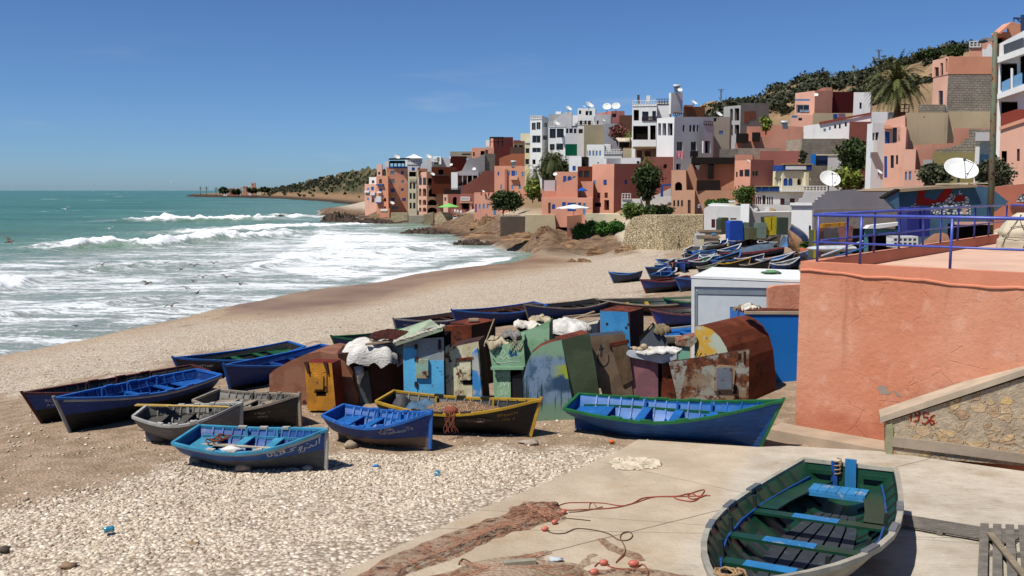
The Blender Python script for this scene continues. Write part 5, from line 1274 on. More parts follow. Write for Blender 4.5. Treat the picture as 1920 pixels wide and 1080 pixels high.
pq = Plane(0, 0, O=p.px(1056, 700), psi=18); solid(t, pq, [(1081, 793), (1072, 745), (1062, 695), (1053, 637), (1105, 624), (1115, 680), (1128, 760), (1128, 793)], .5, [SIDEG, SIDEG], 'side_wall', roofm=RUST)
for i in range(5): q = p.px(1010 + i * 19, 790, .15); m = MB(); m.rock(q, (.06, .05, .03), i); tag(m.build('small_stone', plain('stone_8f7f6c', '8f7f6c', .9), None, True, origin=tuple(q)), 'small stone in the row at the foot of the painted locker', 'stone', 'stones at the foot of the painted locker')
# brown leaning locker
p = Plane(0, 0, O=gl(1135, 775), psi=2); t = locker('brown leaning locker with a darker wooden door and a faint stencilled ring', at_=tuple(p.O))
solid(t, p, [(1142, 780), (1105, 631), (1165, 626), (1172, 626), (1192, 780)], .5, [BROWNP, plain('slate_side', '303844', .8)], 'body')
slab(t, p, [(1167, 722), (1146, 648), (1176, 641), (1186, 712)], 0, .05, wood('door_wood', '5d4a36', .25, grain=(14, 14, 1)), 'door'); slab(t, p, [(1142, 650), (1142, 643), (1178, 636), (1180, 642)], 0, .06, RUST, 'lintel')
cx_, cy_ = 1131, 672
scrawl(t, p, [[(cx_ + 10.5 * math.cos(a * .35 + 2.6) , cy_ + 15 * math.sin(a * .35 + 2.6) * -1) for a in range(13)]], .03, plain('stencil', '2b2a28', .8), 'stencilled_ring')
scrawl(t, p, [[(1126, 647), (1128, 652), (1127, 668)], [(1124, 655), (1131, 653)]], .05, plain('stencil', '2b2a28'), 'stencilled_bird')
# white sheeted locker and navy one behind
p = Plane(0, 0, O=at(1035, 660, 26.0), psi=-10); t = locker('grey green locker covered by a taut white plastic sheet', at_=tuple(p.O))
solid(t, p, [(1028, 760), (1030, 625), (1085, 622), (1088, 760)], 1.0, [rusty('grey_green', '6f7f78', None, .12), SIDEG], 'body')
drape('plastic_sheet', 'white plastic sheet stretched over the grey green locker', 'sheet', p.px(1064, 620, -.25), (.72, .62, .30), WSHEET, 8.1, .10)
p = Plane(0, 0, O=at(1100, 660, 26.4), psi=-10); t = locker('navy locker left of the blue steel cabinet, junk on its roof', at_=tuple(p.O))
solid(t, p, [(1085, 760), (1086, 612), (1120, 606), (1124, 760)], 1.0, [plain('navy_side', '2d3446', .7), plain('navy_side', '2d3446')], 'body', roofm=plain('board_pale', 'a39a8b', .9))
for i, (a, b) in enumerate((((1040, 604), (1122, 594)), ((1075, 601), (1110, 591)), ((1055, 597), (1100, 598)))):
 m = MB(); m.beam(p.px(*a, -.3), p.px(*b, -.6 - .2 * i), .1, .04); tag(m.build('plank', WOODP, None, origin=tuple(p.px(*a, -.3))), ('long plank', 'broken plank', 'short board')[i] + ' lying on the navy locker roof', 'board')
# blue cabinet
p = Plane(0, 0, O=at(1126, 690, 25.6), psi=-8); t = locker('tall sky blue steel cabinet with a rust brown side and top', at_=tuple(p.O))
solid(t, p, [(1130, 770), (1125, 583), (1181, 585), (1183, 770)], .30, [BLUEC, RUST], 'body', roofm=RUST)
pq = Plane(0, 0, O=p.px(1181, 680), psi=52); solid(t, pq, [(1183, 770), (1181, 585), (1207, 577), (1207, 770)], .9, [DKRUST, DKRUST], 'side_wall', roofm=RUST)
for a in ((1136, 605), (1172, 612), (1176, 606)): slab(t, p, rect(a[0], a[1], a[0] + 4, a[1] + 4), 0, .012, DKRUST, 'rivet')
# grey gable hut
p = Plane(0, 0, O=at(1205, 690, 24.6), psi=-6); t = locker('small dark grey gabled hut with sacking on its roof', at_=tuple(p.O))
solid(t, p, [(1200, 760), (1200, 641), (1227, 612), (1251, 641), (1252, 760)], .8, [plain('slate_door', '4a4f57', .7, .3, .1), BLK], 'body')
drape('sacking', 'brown sacking thrown over the roof of the grey hut', 'cloth', p.px(1240, 622, -.3), (.26, .42, .16), plain('sacking', '6c5f4a', .95, .1, .25, 6, 25, .6), 4.4, .10)
# mauve locker
p = Plane(0, 0, O=gl(1180, 772), psi=-6); t = locker('mauve locker with a white sheet and stones on top', at_=tuple(p.O))
solid(t, p, [(1176, 775), (1177, 664), (1234, 672), (1234, 775)], .55, [MAUVE, MAUVE], 'body')
slab(t, p, [(1241, 775), (1241, 674), (1268, 672), (1268, 775)], -.5, .0, rusty('mauve_dark', '5e3a3c', None, .2), 'side_post'); slab(t, p, rect(1234, 673, 1241, 775), -.1, -.03, BLK, 'gap')
slab(t, p, [(1172, 662), (1178, 655), (1240, 664), (1268, 660), (1268, 672), (1240, 680), (1182, 668)], -.45, .12, WHITEP, 'lid')
drape('white_sheet', 'torn white sheet spread over the mauve locker lid', 'sheet', p.px(1232, 660, -.1), (.55, .42, .07), WSHEET, 6.0, .08, True)
for i, (a, b) in enumerate(((1200, 656), (1208, 650), (1216, 658), (1190, 655))):
 m = MB(); q = p.px(a, b, -.05); m.rock(q, (.1, .08, .07), i + 3, rough=.25); tag(m.build('stone', plain('stone_tan', '9a8870', .9), None, True, origin=tuple(q)), ('rounded stone on the middle of the mauve lid', 'small stone on top of the mauve lid heap', 'pale stone at the front of the mauve lid', 'flat stone at the left end of the mauve lid')[i], 'stone', 'stones on the mauve locker')
# rusty panel
p = Plane(0, 0, O=gl(1262, 770) - Vector((0, .4, 0)), psi=-2); t = locker('wide rusty patched panel with a framed hatch, leaning before the big tank', at_=tuple(p.O))
solid(t, p, [(1276, 775), (1254, 679), (1312, 671), (1405, 655), (1403, 775)], .12, [rusty('patched_panel', '8a8a80', '7d6a54', .52, 1.9, rust='6e3c22', rust2='40271c'), DKRUST], 'panel')
slab(t, p, [(1338, 732), (1341, 690), (1349, 684), (1374, 686), (1378, 692), (1374, 733)], 0, .05, rusty('hatch_frame', '8a735c', None, .3), 'hatch_frame'); slab(t, p, rect(1343, 688, 1371, 729), .05, .075, rusty('hatch_grey', '5f6672', None, .3, 4), 'hatch'); slab(t, p, rect(1374, 722, 1381, 738), .02, .06, BLK, 'latch')
slab(t, p, [(1241, 775), (1245, 690), (1258, 690), (1274, 775)], -.4, -.2, RUST, 'strut')
for a in ((1384, 663, 1389, 671), (1394, 659, 1398, 682)): slab(t, p, rect(*a), 0, .02, DKRUST, 'weld_mark')
# big rust tank, arched
p = Plane(0, 0, O=gl(1303, 772) + Vector((0, 1.5, 0)), psi=-40); t = locker('big arched rusty steel tank with a cream and yellow end wall', 'tank', 'rusty_tank', at_=tuple(p.O))
pol = [(1303, 790), (1303, 612), (1318, 611), (1335, 618), (1350, 632), (1362, 652), (1370, 680), (1374, 720), (1376, 790)]
uv0 = p.hit(1303, 612); dep = p.back_to(uv0[0], uv0[1], 1386)
n = NT('yellow_end', .7, .25); v = n.co(); c = n.mix(n.ramp(n.noise(v, 1.6, 6, .6), .46, .54), '9ca392', 'b08a34'); c = n.mix(n.ramp(n.noise(v, 3.5, 9, .7), .58, .66), c, '5a2a16'); YEND = n.fin(c)
solid(t, p, pol, dep, [YEND, rusty('arch_rust', '63301a', '54260f', .35, 1.6)], 'shell')
m = MB()
for k in range(9): m.tube([p.px(1310 + 8 * k + 3 * math.sin(i), 668 - 7 * math.sin(i * .5 + k), .15) for i in range(7)], .012, 4)
tag(m.build('wire', RUST, None, origin=tuple(p.px(1330, 665, .15))), 'tangle of rusty wire on the yellow end of the big tank', 'wire')
drape('rag', 'white rag lying on the crown of the big rusty tank', 'rag', p.px(1345, 590, -dep * .75) + Vector((0, 0, .0)), (.24, .2, .07), rag_w, 2.2, .1, group='rags on the lockers')
# blue box
p = Plane(0, 0, O=gl(1402, 772) + Vector((0, 3.6, 0)), psi=2); t = locker('large bright blue steel box with rusted top next to the terracotta wall', 'box', 'steel_box', at_=tuple(p.O))
solid(t, p, [(1396, 778), (1396, 588), (1530, 592), (1530, 778)], 1.6, [BOXB, BOXB], 'body', roofm=RUST)
slab(t, p, rect(1396, 584, 1530, 589), -.05, .04, plain('bare_edge', '9c8f7c', .8), 'top_trim')
drape('rag', 'brown rope bundle along the edge of the blue steel box', 'rag', p.px(1412, 582, -.6), (.38, .2, .08), plain('sacking', '6c5f4a'), 5.2, .12, group='rags on the lockers')
# small green box
p = Plane(0, 0, O=at(1272, 690, 24.4), psi=-4); t = locker('small mint green box with a rusty lid in front of the grey cabin', at_=tuple(p.O))
solid(t, p, [(1272, 760), (1272, 646), (1294, 648), (1294, 760)], .7, [rusty('mint', '6fa28c', None, .1), SIDEG], 'body'); slab(t, p, [(1268, 647), (1270, 638), (1306, 630), (1306, 640), (1296, 650)], -.6, .06, rusty('lid_rust', '7a4a34', '8c8a78', .4), 'lid')
# grey cabin
p = Plane(0, 0, O=at(1299, 640, 31.0), psi=-24); t = thing('cabin', tuple(gl(1299, 700)), 'light grey flat roofed cabin with white frame behind the lockers', 'cabin')
WF = plain('cabin_white', 'b9bcbd', .5, .35, .05); CG = plain('cabin_grey', 'a9b1b6', .5, .35, .05)
solid(t, p, [(1301, 720), (1301, 528), (1525, 531), (1525, 720)], 3.4, [CG, CG], 'wall')
slab(t, p, [(1297, 720), (1297, 520), (1303, 520), (1303, 720)], -.1, .06, WF, 'corner_post'); slab(t, p, [(1303, 537), (1303, 521), (1525, 525), (1525, 541)], -.1, .061, WF, 'fascia')
slab(t, p, [(1303, 720), (1303, 545), (1308, 545), (1308, 720)], 0, .03, plain('cabin_dark', '6a747b', .5), 'frame_strip'); slab(t, p, [(1308, 551), (1308, 543), (1525, 547), (1525, 555)], 0, .03, plain('cabin_dark', '6a747b'), 'frame_strip')
zr_ = p.px(1301, 521)[2]; m = MB(); a = p.px(1296, 521, .08); a.z = zr_; m.obox(a, p.U * 5.4, -p.n * 3.6 + Vector((0, 0, .06)), Vector((0, 0, .04))); 
m.obox(a + Vector((0, 0, .045)), p.U * 5.4, -p.n * .06, Vector((0, 0, .03)))
m.build('roof', plain('roof_white', 'cfd0cf', .6, .3, .05), t)
m = MB(); q = p.px(1432, 511, -1.8); q.z = zr_ + .13; m.rock(q, (.32, .22, .07), 4, rough=.5); tag(m.build('rag', plain('rag_green', '5c7f5a', .9), None, True, origin=tuple(q)), 'green and grey rag dropped on the white cabin roof', 'rag', 'rags on the lockers')

# ================================================================== things on the ramp and pebbles
n = NT('net_brown', .95, .1); v = n.pos(); d = n.vor(v, 60, 'DISTANCE_TO_EDGE'); nz_ = n.noise(v, 7, 8, .72)
c = n.mix(n.ramp(nz_, .35, .65), '825c48', 'a47860'); n.set(n.b.inputs['Alpha'], n.math('MAXIMUM', n.ramp(nz_, .47, .60), n.ramp(d, .07, .03))); n.bump(n.math('ADD', n.noise(n.mapp(v, (3, 12, 3), rot=(0, 0, .6)), 4, 7, .7), nz_), .9, .05); NETB = n.fin(c)
def net_trail(name, label, pts, hgt, seed, parent=None):
 P = [on_ramp(a, b) for a, b, w in pts]; W = [w for a, b, w in pts]; V = []; k = 13; mI = 8
 pp_ = []; ww = []
 for i in range(len(P) - 1):
  for j in range(mI): f = j / mI; pp_.append(P[i].lerp(P[i + 1], f)); ww.append(W[i] + (W[i + 1] - W[i]) * f)
 pp_.append(P[-1]); ww.append(W[-1])
 for i, c in enumerate(pp_):
  d = (pp_[min(i + 1, len(pp_) - 1)] - pp_[max(i - 1, 0)]); d.z = 0; d.normalize(); s_ = Vector((-d.y, d.x, 0))
  for j in range(k):
   f = -1 + 2 * j / (k - 1); w_ = ww[i] * (1 + .35 * float(fbm(i * .21 + seed, f * .8, 4)))
   x = c + s_ * f * w_; h = hgt * min(1, ww[i] / .25) * (1 - f * f) ** .7 * (1 + 1.1 * float(fbm(x.x * 3 + seed, x.y * 3, 5))) + .004
   V.append((x.x, x.y, .35 + .06 * (18 - x.y) + max(.004, h)))
 m = MB(); nn = len(pp_); m.add(V, [(i * k + j, i * k + j + 1, (i + 1) * k + j + 1, (i + 1) * k + j) for i in range(nn - 1) for j in range(k - 1)])
 return m.build(name, NETB, parent, True)
PINK = plain('float_pink', 'b0604f', .5, .35, .12, 5)
def net_thing(label, c, trails, floats, ropes):
 t = thing('fishing_net', tuple(on_ramp(*c)), label, 'net', 'nets spread on the ramp')
 for i, (pts, h) in enumerate(trails): net_trail('netting', None, pts, h, i + 3.7, t)
 rg_ = random.Random(len(label)); m = MB()
 for i in range(46):
  pts, h = rg_.choice(trails[:2]); P = []; o_ = rg_.uniform(-.9, .9); w0 = rg_.uniform(0, 6)
  for k in range(len(pts) - 1):
   for j in range(5): f = j / 5; a_, b_, w_ = (pts[k][q] + (pts[k + 1][q] - pts[k][q]) * f for q in range(3)); q = on_ramp(a_, b_, .008 + h * .9 * max(0, 1 - o_ * o_) ** .7 + rg_.uniform(0, .03)); P.append(q + Vector((.3, 1, 0)) * (o_ * w_ * .8 + .05 * math.sin(w0 + k * 2 + j)))
  s0 = rg_.randint(0, max(0, len(P) - 8)); m.tube(P[s0:s0 + rg_.randint(6, 16)], .0045, 3)
 m.build('strands', plain('strand', '9a705a', .9, .1), t)
 for (a, b, r_, yaw) in floats:
  r_ *= .72
  q = on_ramp(a, b + 5); M = Matrix.Rotation(yaw, 3, 'Z') @ Matrix.Rotation(math.pi / 2, 3, 'Y'); m = MB()
  m.lathe(q + Vector((0, 0, r_)), [(.012, -r_ * 1.45), (r_ * .45, -r_ * 1.35), (r_ * .85, -r_ * .8), (r_, 0), (r_ * .85, r_ * .8), (r_ * .45, r_ * 1.35), (.012, r_ * 1.45)], 12, 0, M); m.build('float', PINK, t, True)
 for pts, r_, mt in ropes:
  P = [on_ramp(a, b, .012) for a, b in pts]; Q = []
  for i in range(len(P) - 1):      # smooth the line
   p0, p1, p2, p3 = P[max(i - 1, 0)], P[i], P[i + 1], P[min(i + 2, len(P) - 1)]
   for j in range(5):
    f = j / 5; Q.append(.5 * ((2 * p1) + (p2 - p0) * f + (2 * p0 - 5 * p1 + 4 * p2 - p3) * f * f + (3 * p1 - p0 - 3 * p2 + p3) * f ** 3))
  Q.append(P[-1]); m = MB(); m.tube(Q, r_, 5); m.build('line', mt, t)
RR = plain('line_red', '8c4638', .9, .1); RB = plain('line_brown', '5f4a38', .9, .1)
net_thing('brown net bunched in a long roll with pink floats and a red line', (960, 990),
    [([(690, 1095, .28), (760, 1058, .34), (830, 1030, .36), (890, 1005, .36), (940, 985, .34), (985, 975, .42), (1005, 962, .5)], .10), ([(985, 945, .1), (1005, 958, .42), (1035, 962, .36), (1058, 962, .12)], .12), ([(955, 952, .06), (975, 955, .2), (990, 972, .3)], .08)],
    [(1021, 955, .055, .3), (1033, 964, .06, .1), (1057, 959, .06, 1.1), (1040, 978, .055, .8), (1022, 991, .055, .4), (1048, 962, .05, 2)],
    [([(992, 950), (1010, 942), (1040, 950), (1060, 956), (1100, 955), (1150, 952), (1185, 944), (1205, 934), (1235, 931), (1270, 930), (1295, 925), (1310, 931), (1325, 928), (1300, 936), (1290, 928), (1320, 918), (1312, 932), (1298, 940), (1270, 936), (1262, 930)], .011, RR),
     ([(1042, 950), (1062, 943), (1090, 942), (1130, 943), (1165, 948), (1190, 943), (1225, 932), (1265, 931), (1332, 929)], .008, RR), ([(1066, 960), (1085, 959), (1110, 955), (1130, 950)], .008, RB), ([(1025, 995), (1040, 1000), (1060, 999), (1080, 991), (1110, 993), (1140, 1000), (1160, 1012), (1178, 1012), (1186, 1004), (1180, 997), (1168, 999), (1163, 1008), (1170, 1022), (1172, 1035), (1160, 1048), (1155, 1055)], .008, RB),
     ([(1055, 971), (1080, 973), (1107, 976)], .007, RB), ([(1105, 955), (1106, 945), (1112, 942), (1118, 950)], .007, RR)])
net_thing('flat brown net along the bottom edge with three pink floats', (1050, 1075),
    [([(800, 1098, .3), (870, 1080, .22), (930, 1068, .22), (970, 1050, .14), (1030, 1035, .08)], .03), ([(860, 1052, .03), (890, 1060, .06), (940, 1070, .2), (1010, 1070, .25), (1060, 1078, .4)], .03), ([(1050, 1100, .4), (1120, 1090, .35), (1180, 1080, .3), (1230, 1082, .25), (1300, 1092, .2)], .05), ([(1125, 1010, .05), (1150, 1030, .10), (1185, 1040, .12), (1205, 1052, .05)], .015)],
    [(1132, 1055, .06, .2), (1114, 1073, .06, .5), (1188, 1058, .07, .1)], [([(1115, 1062), (1125, 1055), (1150, 1064), (1185, 1068), (1205, 1058), (1216, 1072), (1214, 1080)], .009, RR), ([(1172, 1040), (1155, 1054)], .008, RR), ([(860, 1058), (868, 1048), (885, 1056)], .01, RB)])
def can(label, p, yaw, col):
 m = MB(); M = Matrix.Rotation(yaw, 3, 'Z') @ Matrix.Rotation(math.pi / 2, 3, 'Y'); r_ = .05
 m.lathe(p + Vector((0, 0, r_)), [(.002, -.075), (r_ * .8, -.075), (r_, -.06), (r_, -.02), (r_ * .92, .0), (r_, .03), (r_, .06), (r_ * .8, .075), (.002, .075)], 14, 0, M)
 n = NT('can_' + col, .3, .5); v = n.co(); n.b.inputs['Metallic'].default_value = .3
 tag(m.build('drink_can', n.fin(n.mix(n.ramp(n.noise(v, 18, 4), .5, .6), col, 'a8b4b6')), None, True, origin=tuple(p)), label, 'can', 'crushed cans on the pebbles')
can('crushed teal can lying on the pebbles near the bottom left', on_ground(205, 1004) + Vector((0, 0, .05)), .4, '2a7f96'); can('light blue can lying upright on pebbles left of the ramp', on_ground(820, 897) + Vector((0, 0, .05)), 1.5, '3d8fb0')
def bit(name, label, cat, p, r_, col, seed):
 m = MB(); m.rock(p + Vector((0, 0, r_[2])), r_, seed, n=9, m=5, rough=.4); tag(m.build(name, plain('bit_' + col, col, .7), None, True, origin=tuple(p)), label, cat)
bit('wrapper', 'blue wrapper on the sand between the near boats', 'litter', on_ground(705, 876), (.07, .04, .03), '2a66a8', 1); bit('bottle_cap', 'dark purple cap on the pebbles beside the ramp', 'litter', on_ground(1041, 867), (.04, .04, .025), '2b2440', 2)
bit('wrapper', 'orange wrapper by the stern of the green railed boat', 'litter', on_ground(1147, 831), (.07, .05, .035), 'c05a24', 3); bit('plastic_bag', 'scrap of clear plastic on the ramp by the net', 'litter', on_ramp(1042, 1052), (.11, .06, .03), 'a7adb0', 5)
bit('stone', 'dark stone at the left edge of the pebbles', 'stone', on_ground(8, 1036), (.10, .07, .05), '4a3f36', 7); bit('stone', 'brown flat stone on the lower left pebbles', 'stone', on_ground(128, 1066), (.12, .07, .045), '7d6650', 8); bit('stone', 'ochre stone lying between pebbles below the grey cobbles', 'stone', on_ground(360, 1024), (.10, .07, .035), '8d7355', 9)
bit('stone', 'grey slab of stone before the bow of the black boat', 'stone', on_ground(992, 834), (.22, .14, .06), '96897a', 12)
m = MB(); a, b = on_ramp(944, 1059, .05), on_ramp(1004, 1054, .05); m.beam(a, b, .09, .09); tag(m.build('plank', paint('plank_white', 'b0a792', .5), None, origin=tuple(a)), 'short cream plank lying in the flat net', 'board')
m = MB(); a, b = on_ramp(986, 1076, .02), on_ramp(1016, 1071, .02); m.beam(a, b, .05, .03); tag(m.build('stick', paint('stick_yellow', 'b5862c', .3), None, origin=tuple(a)), 'yellow broken stick on the flat net', 'stick')
rg = random.Random(8)
m = MB()
for i in range(230):
 a = rg.uniform(0, 6.28); f = rg.random() ** .6; q = on_ramp(1190 + 46 * f * math.cos(a), 871 + 11 * f * math.sin(a)); s_ = rg.uniform(.03, .075); m.rock(q + Vector((0, 0, s_ * .3)), (s_ * 1.2, s_, s_ * .6), i, n=6, m=4)
tag(m.build('rubble', plain('rubble_white', 'b3a792', .9, .15, .3, 3), None), None, kind='stuff')
# pallets
PAL = wood('pallet_grey', '6f6a62', .25)
def pallet(label, c0, ux, uy, L, W, nsl, h, extra=None):
 t = thing('pallet', tuple(c0), label, 'pallet', 'wooden gratings lying on the ramp'); ux = ux.normalized(); uy = uy.normalized(); up_ = ux.cross(uy).normalized()
 if up_.z < 0: up_ = -up_
 for i in range(nsl):
  m = MB(); o = c0 + uy * (W * i / nsl) + up_ * h; m.obox(o, ux * L, uy * (W / nsl * .68), up_ * .025); m.build('slat', PAL, t)
 for f in (.06, .5, .93):
  m = MB(); m.obox(c0 + ux * L * f - ux * .04 + up_ * .004, ux * .08, uy * W, up_ * (h - .006)); m.build('bearer', PAL, t)
 return t
a = on_ramp(1676, 985); b = on_ramp(1800, 1006); c_ = on_ramp(1826, 990)
pallet('weathered grey grating lying flat beside the boat on the ramp', a + Vector((-.3, .05, 0)), b - a, c_ - b, 1.9, .62, 6, .05)
a = on_ramp(1832, 1100); b = on_ramp(1838, 992); c_ = on_ramp(1906, 995)
pallet('grey slatted pallet with a loose plank across it, bottom right corner', a, b - a, c_ - b, (b - a).length, .72, 4, .07)
m = MB(); m.beam(on_ramp(1856, 1000, .13), on_ramp(1925, 1085, .13), .09, .03); tag(m.build('plank', wood('plank_tan', '877a66'), None, origin=tuple(on_ramp(1856, 1000, .13))), 'loose plank lying diagonally over the slatted pallet', 'board')
# ================================================================== town
PT = lambda nm, c, **k: plaster('town_' + nm, c, **k)
TC = PT('terracotta', 'c08a74', scale=.25, amt=.38); TC2 = PT('orange', 'c0876c', scale=.25, amt=.4); PK = PT('pink', 'c99c88', scale=.25, amt=.35); BG = PT('adobe', 'b58c72', scale=.2, amt=.2, var=.06)
WH = PT('white', 'cdcdcb', scale=.25, amt=.3, var=.07, stain='8a8578'); CR = PT('cream', 'c9c0a4', scale=.25, amt=.2); GY = PT('grey', '9b9a99', scale=.25, amt=.25, var=.08); LV = PT('grey_shaded_white', 'c0bfc0', scale=.25, amt=.2, var=.06)  # LV: pale grey parts; on white houses, shade put into the colour
DR = PT('dark_shaded_red', '77392f', scale=.25, amt=.2); RD = PT('brick_shaded_red', 'a0655a', scale=.25, amt=.35); BE = PT('beige', 'b0a184', scale=.25, amt=.35); OL = PT('olive', '8d8358', scale=.4, amt=.45); BW = PT('blue_white', '93a5b5', scale=.25, amt=.2)  # RD, DR: red paint; on right-hand walls, shade put into the colour
def blocks(name, col, mort):
 n = NT('blocks_' + name, .95, .08); v = n.co(); s = n.sep(v)
 zz = n.math('FRACT', n.math('MULTIPLY', s[2], 4.3)); row = n.math('FLOOR', n.math('MULTIPLY', s[2], 4.3))
 xx = n.math('FRACT', n.math('ADD', n.math('MULTIPLY', n.math('ADD', s[0], s[1]), 1.7), n.math('MULTIPLY', row, .5)))
 e = n.math('MINIMUM', n.math('MULTIPLY', n.math('MINIMUM', zz, n.math('SUBTRACT', 1.0, zz)), 1.0), n.math('MULTIPLY', n.math('MINIMUM', xx, n.math('SUBTRACT', 1.0, xx)), 2.3))
 c = n.mix(n.ramp(e, .05, .11), mort, n.vary(n.vary(col, v, 1.0, .2), v, 6, .22)); n.bump(n.ramp(e, .04, .14), .5, .03); return n.fin(c)
CB = blocks('grey', '857e73', '5f584d'); CB2 = blocks('pale', '968e7f', '746b5d')
GLASS = NT('window_glass', .12, .5).fin('12161c'); OPEN = plain('dark_room', '15110e', .95, .05)
SH_B = paint('shutter_blue', '1f4fa0', .2); SH_L = paint('shutter_sky', '5d8fc0', .2); SH_G = paint('shutter_teal', '6f8f92', .25); SH_W = paint('shutter_brown', '5a2f20', .2); SH_M = paint('shutter_maroon', '5a1c28', .15)
FRW = paint('frame_white', 'b9b9b4', .15); FRB = paint('frame_brown', '4a2a1e', .2); ROOF = plain('roof_screed', 'a09180', .95, .1, .15, .4); BLACKW = plain('dark_timber', '1d1815', .8, .2)
WST = {'d': (GLASS, FRW, .22), 'k': (OPEN, None, .7), 'b': (SH_B, SH_B, .06), 'l': (SH_L, FRW, .08), 'g': (SH_G, SH_L, .08), 'w': (SH_W, FRB, .12), 'm': (SH_M, SH_M, .06), 'n': (GLASS, FRB, .2), 'B': (OPEN, SH_B, .25)}
def window(root, pl, h, style):
 pane, fr, rev = WST[style[-1]]
 us = [u for u, v in h]; vs = [v for u, v in h]; cu, cv = (min(us) + max(us)) / 2, (min(vs) + max(vs)) / 2
 bw = min(.09, .14 * (max(us) - min(us)))
 inn = [(cu + (u - cu) * (1 - 2 * bw / (max(us) - min(us))), cv + (v - cv) * (1 - 2 * bw / (max(vs) - min(vs)))) for u, v in h]
 m = MB(); d = rev - .05
 if fr:
  fl, tr = tess(h, [inn]); m.add([pl.P(p.x, p.y, -d) for p in fl], [tuple(t) for t in tr])
  if style[-1] in 'dn' and max(us) - min(us) > .9:
   m.add([pl.P(cu - .03, min(vs), -d + .004), pl.P(cu + .03, min(vs), -d + .004), pl.P(cu + .03, max(vs), -d + .004), pl.P(cu - .03, max(vs), -d + .004)], [(0, 1, 2, 3)])
 else:
  fl, tr = tess(h, []); m.add([pl.P(p.x, p.y, -rev) for p in fl], [tuple(t) for t in tr])
 o = m.build('window', fr or pane, root)
 if fr:
  m = MB(); fl, tr = tess(h, []); m.add([pl.P(p.x, p.y, -rev + .002) for p in fl], [tuple(t) for t in tr]); m.build('shutter' if style[-1] in 'blgwm' else 'pane', pane, o)
def bld(label, *vols, cat='house', name='house', group='houses stacked on the hillside', root=None):
 for i, v in enumerate(vols):
  poly = v['p'] if len(v['p']) > 4 or isinstance(v['p'][0], (tuple, list)) else rect(*v['p'])
  pl = Plane(poly[0][0], poly[0][1], v['Y'], v.get('a', -10))
  if root is None:
   x, y = pl.O.x, pl.O.y; root = thing(name, tuple(pl.O), label, cat, group)
  uv = [pl.hit(*p) for p in poly]; sd = v.get('s', 'R')
  e = v.get('e', 6)
  if isinstance(e, tuple):
   uu = (max if sd == 'R' else min)(u for u, w_ in uv); vv = max(w_ for u, w_ in uv); e = pl.back_to(uu, vv, e[0])
   if e < 0 or e > 60: print('EXT', label, e); e = min(max(e, 1), 60)
  bd = None
  if not isinstance(v.get('e', 6), tuple) and not v.get('sw'):
   q = (poly[0][0] - 960) / F + .06; bd = Vector((q, 1, 0)).normalized(); bd = bd if bd.dot(pl.n) < -.5 else None
  H = []; rv = .3
  for w_ in v.get('w', ()): H.append((w_[0], (arch if w_[0][0] == 'A' else rect)(*w_[1:])))
  SHs = []
  for w_ in v.get('sw', ()): SHs.append((w_[0], (arch if w_[0][0] == 'A' else rect)(*w_[1:])))
  dr_ = v.get('drop', 5)
  uv2 = [(p, 0) for p in uv]
  k_rev = max([WST[s_[-1]][2] for s_, h in H + SHs] + [.05])
  solid(root, pl, poly, e, v.get('m', TC), v.get('n', 'wall'), [h for s_, h in H], v.get('r'), (sd, [h for s_, h in SHs]) if SHs else None, k_rev, drop=dr_, bd=bd)
  for s_, h in H: window(root, pl, [pl.hit(*p) for p in h], s_)
  if SHs:
   ue = (max if sd == 'R' else min)(u for u, w_ in uv); sp = pl.side(ue, sd == 'R')
   for s_, h in SHs:
    hh = [sp.hit(*p) for p in h]; o0 = 0 if sd == 'R' else -e
    hh = [(max(o0 + .05, min(o0 + e - .05, u)), q) for u, q in hh]; window(root, sp, hh, s_)
  for d_ in v.get('x', ()):       # extra pieces lying on the facade: (name, material, out, rect or poly)
   slab(root, pl, rect(*d_[3:]) if not isinstance(d_[3], list) else d_[3], -.02, d_[2], d_[1], d_[0])
  for d_ in v.get('rail', ()):    # balustrade in front of a facade: x0,y0,x1,y1, material, out
   x0, y0, x1, y1, mt, out = d_; m = MB(); a, b = pl.hit(x0, y0), pl.hit(x1, y1); nn = max(3, int(abs(b[0] - a[0]) / .45))
   m.beam(pl.P(a[0], a[1], out), pl.P(b[0], a[1], out), .1, .1); m.beam(pl.P(a[0], b[1], out), pl.P(b[0], b[1], out), .12, .12); m.beam(pl.P(a[0], (a[1] + b[1]) / 2, out), pl.P(b[0], (a[1] + b[1]) / 2, out), .06, .06)
   for q in range(nn + 1): u = a[0] + (b[0] - a[0]) * q / nn; m.beam(pl.P(u, b[1], out), pl.P(u, a[1], out), .09, .09)
   m.build('balustrade', mt, root)
 return root
D = dict
def wins(st, xs, ys): return [(st, x0, y0, x1, y1) for x0, x1 in xs for y0, y1 in ys]
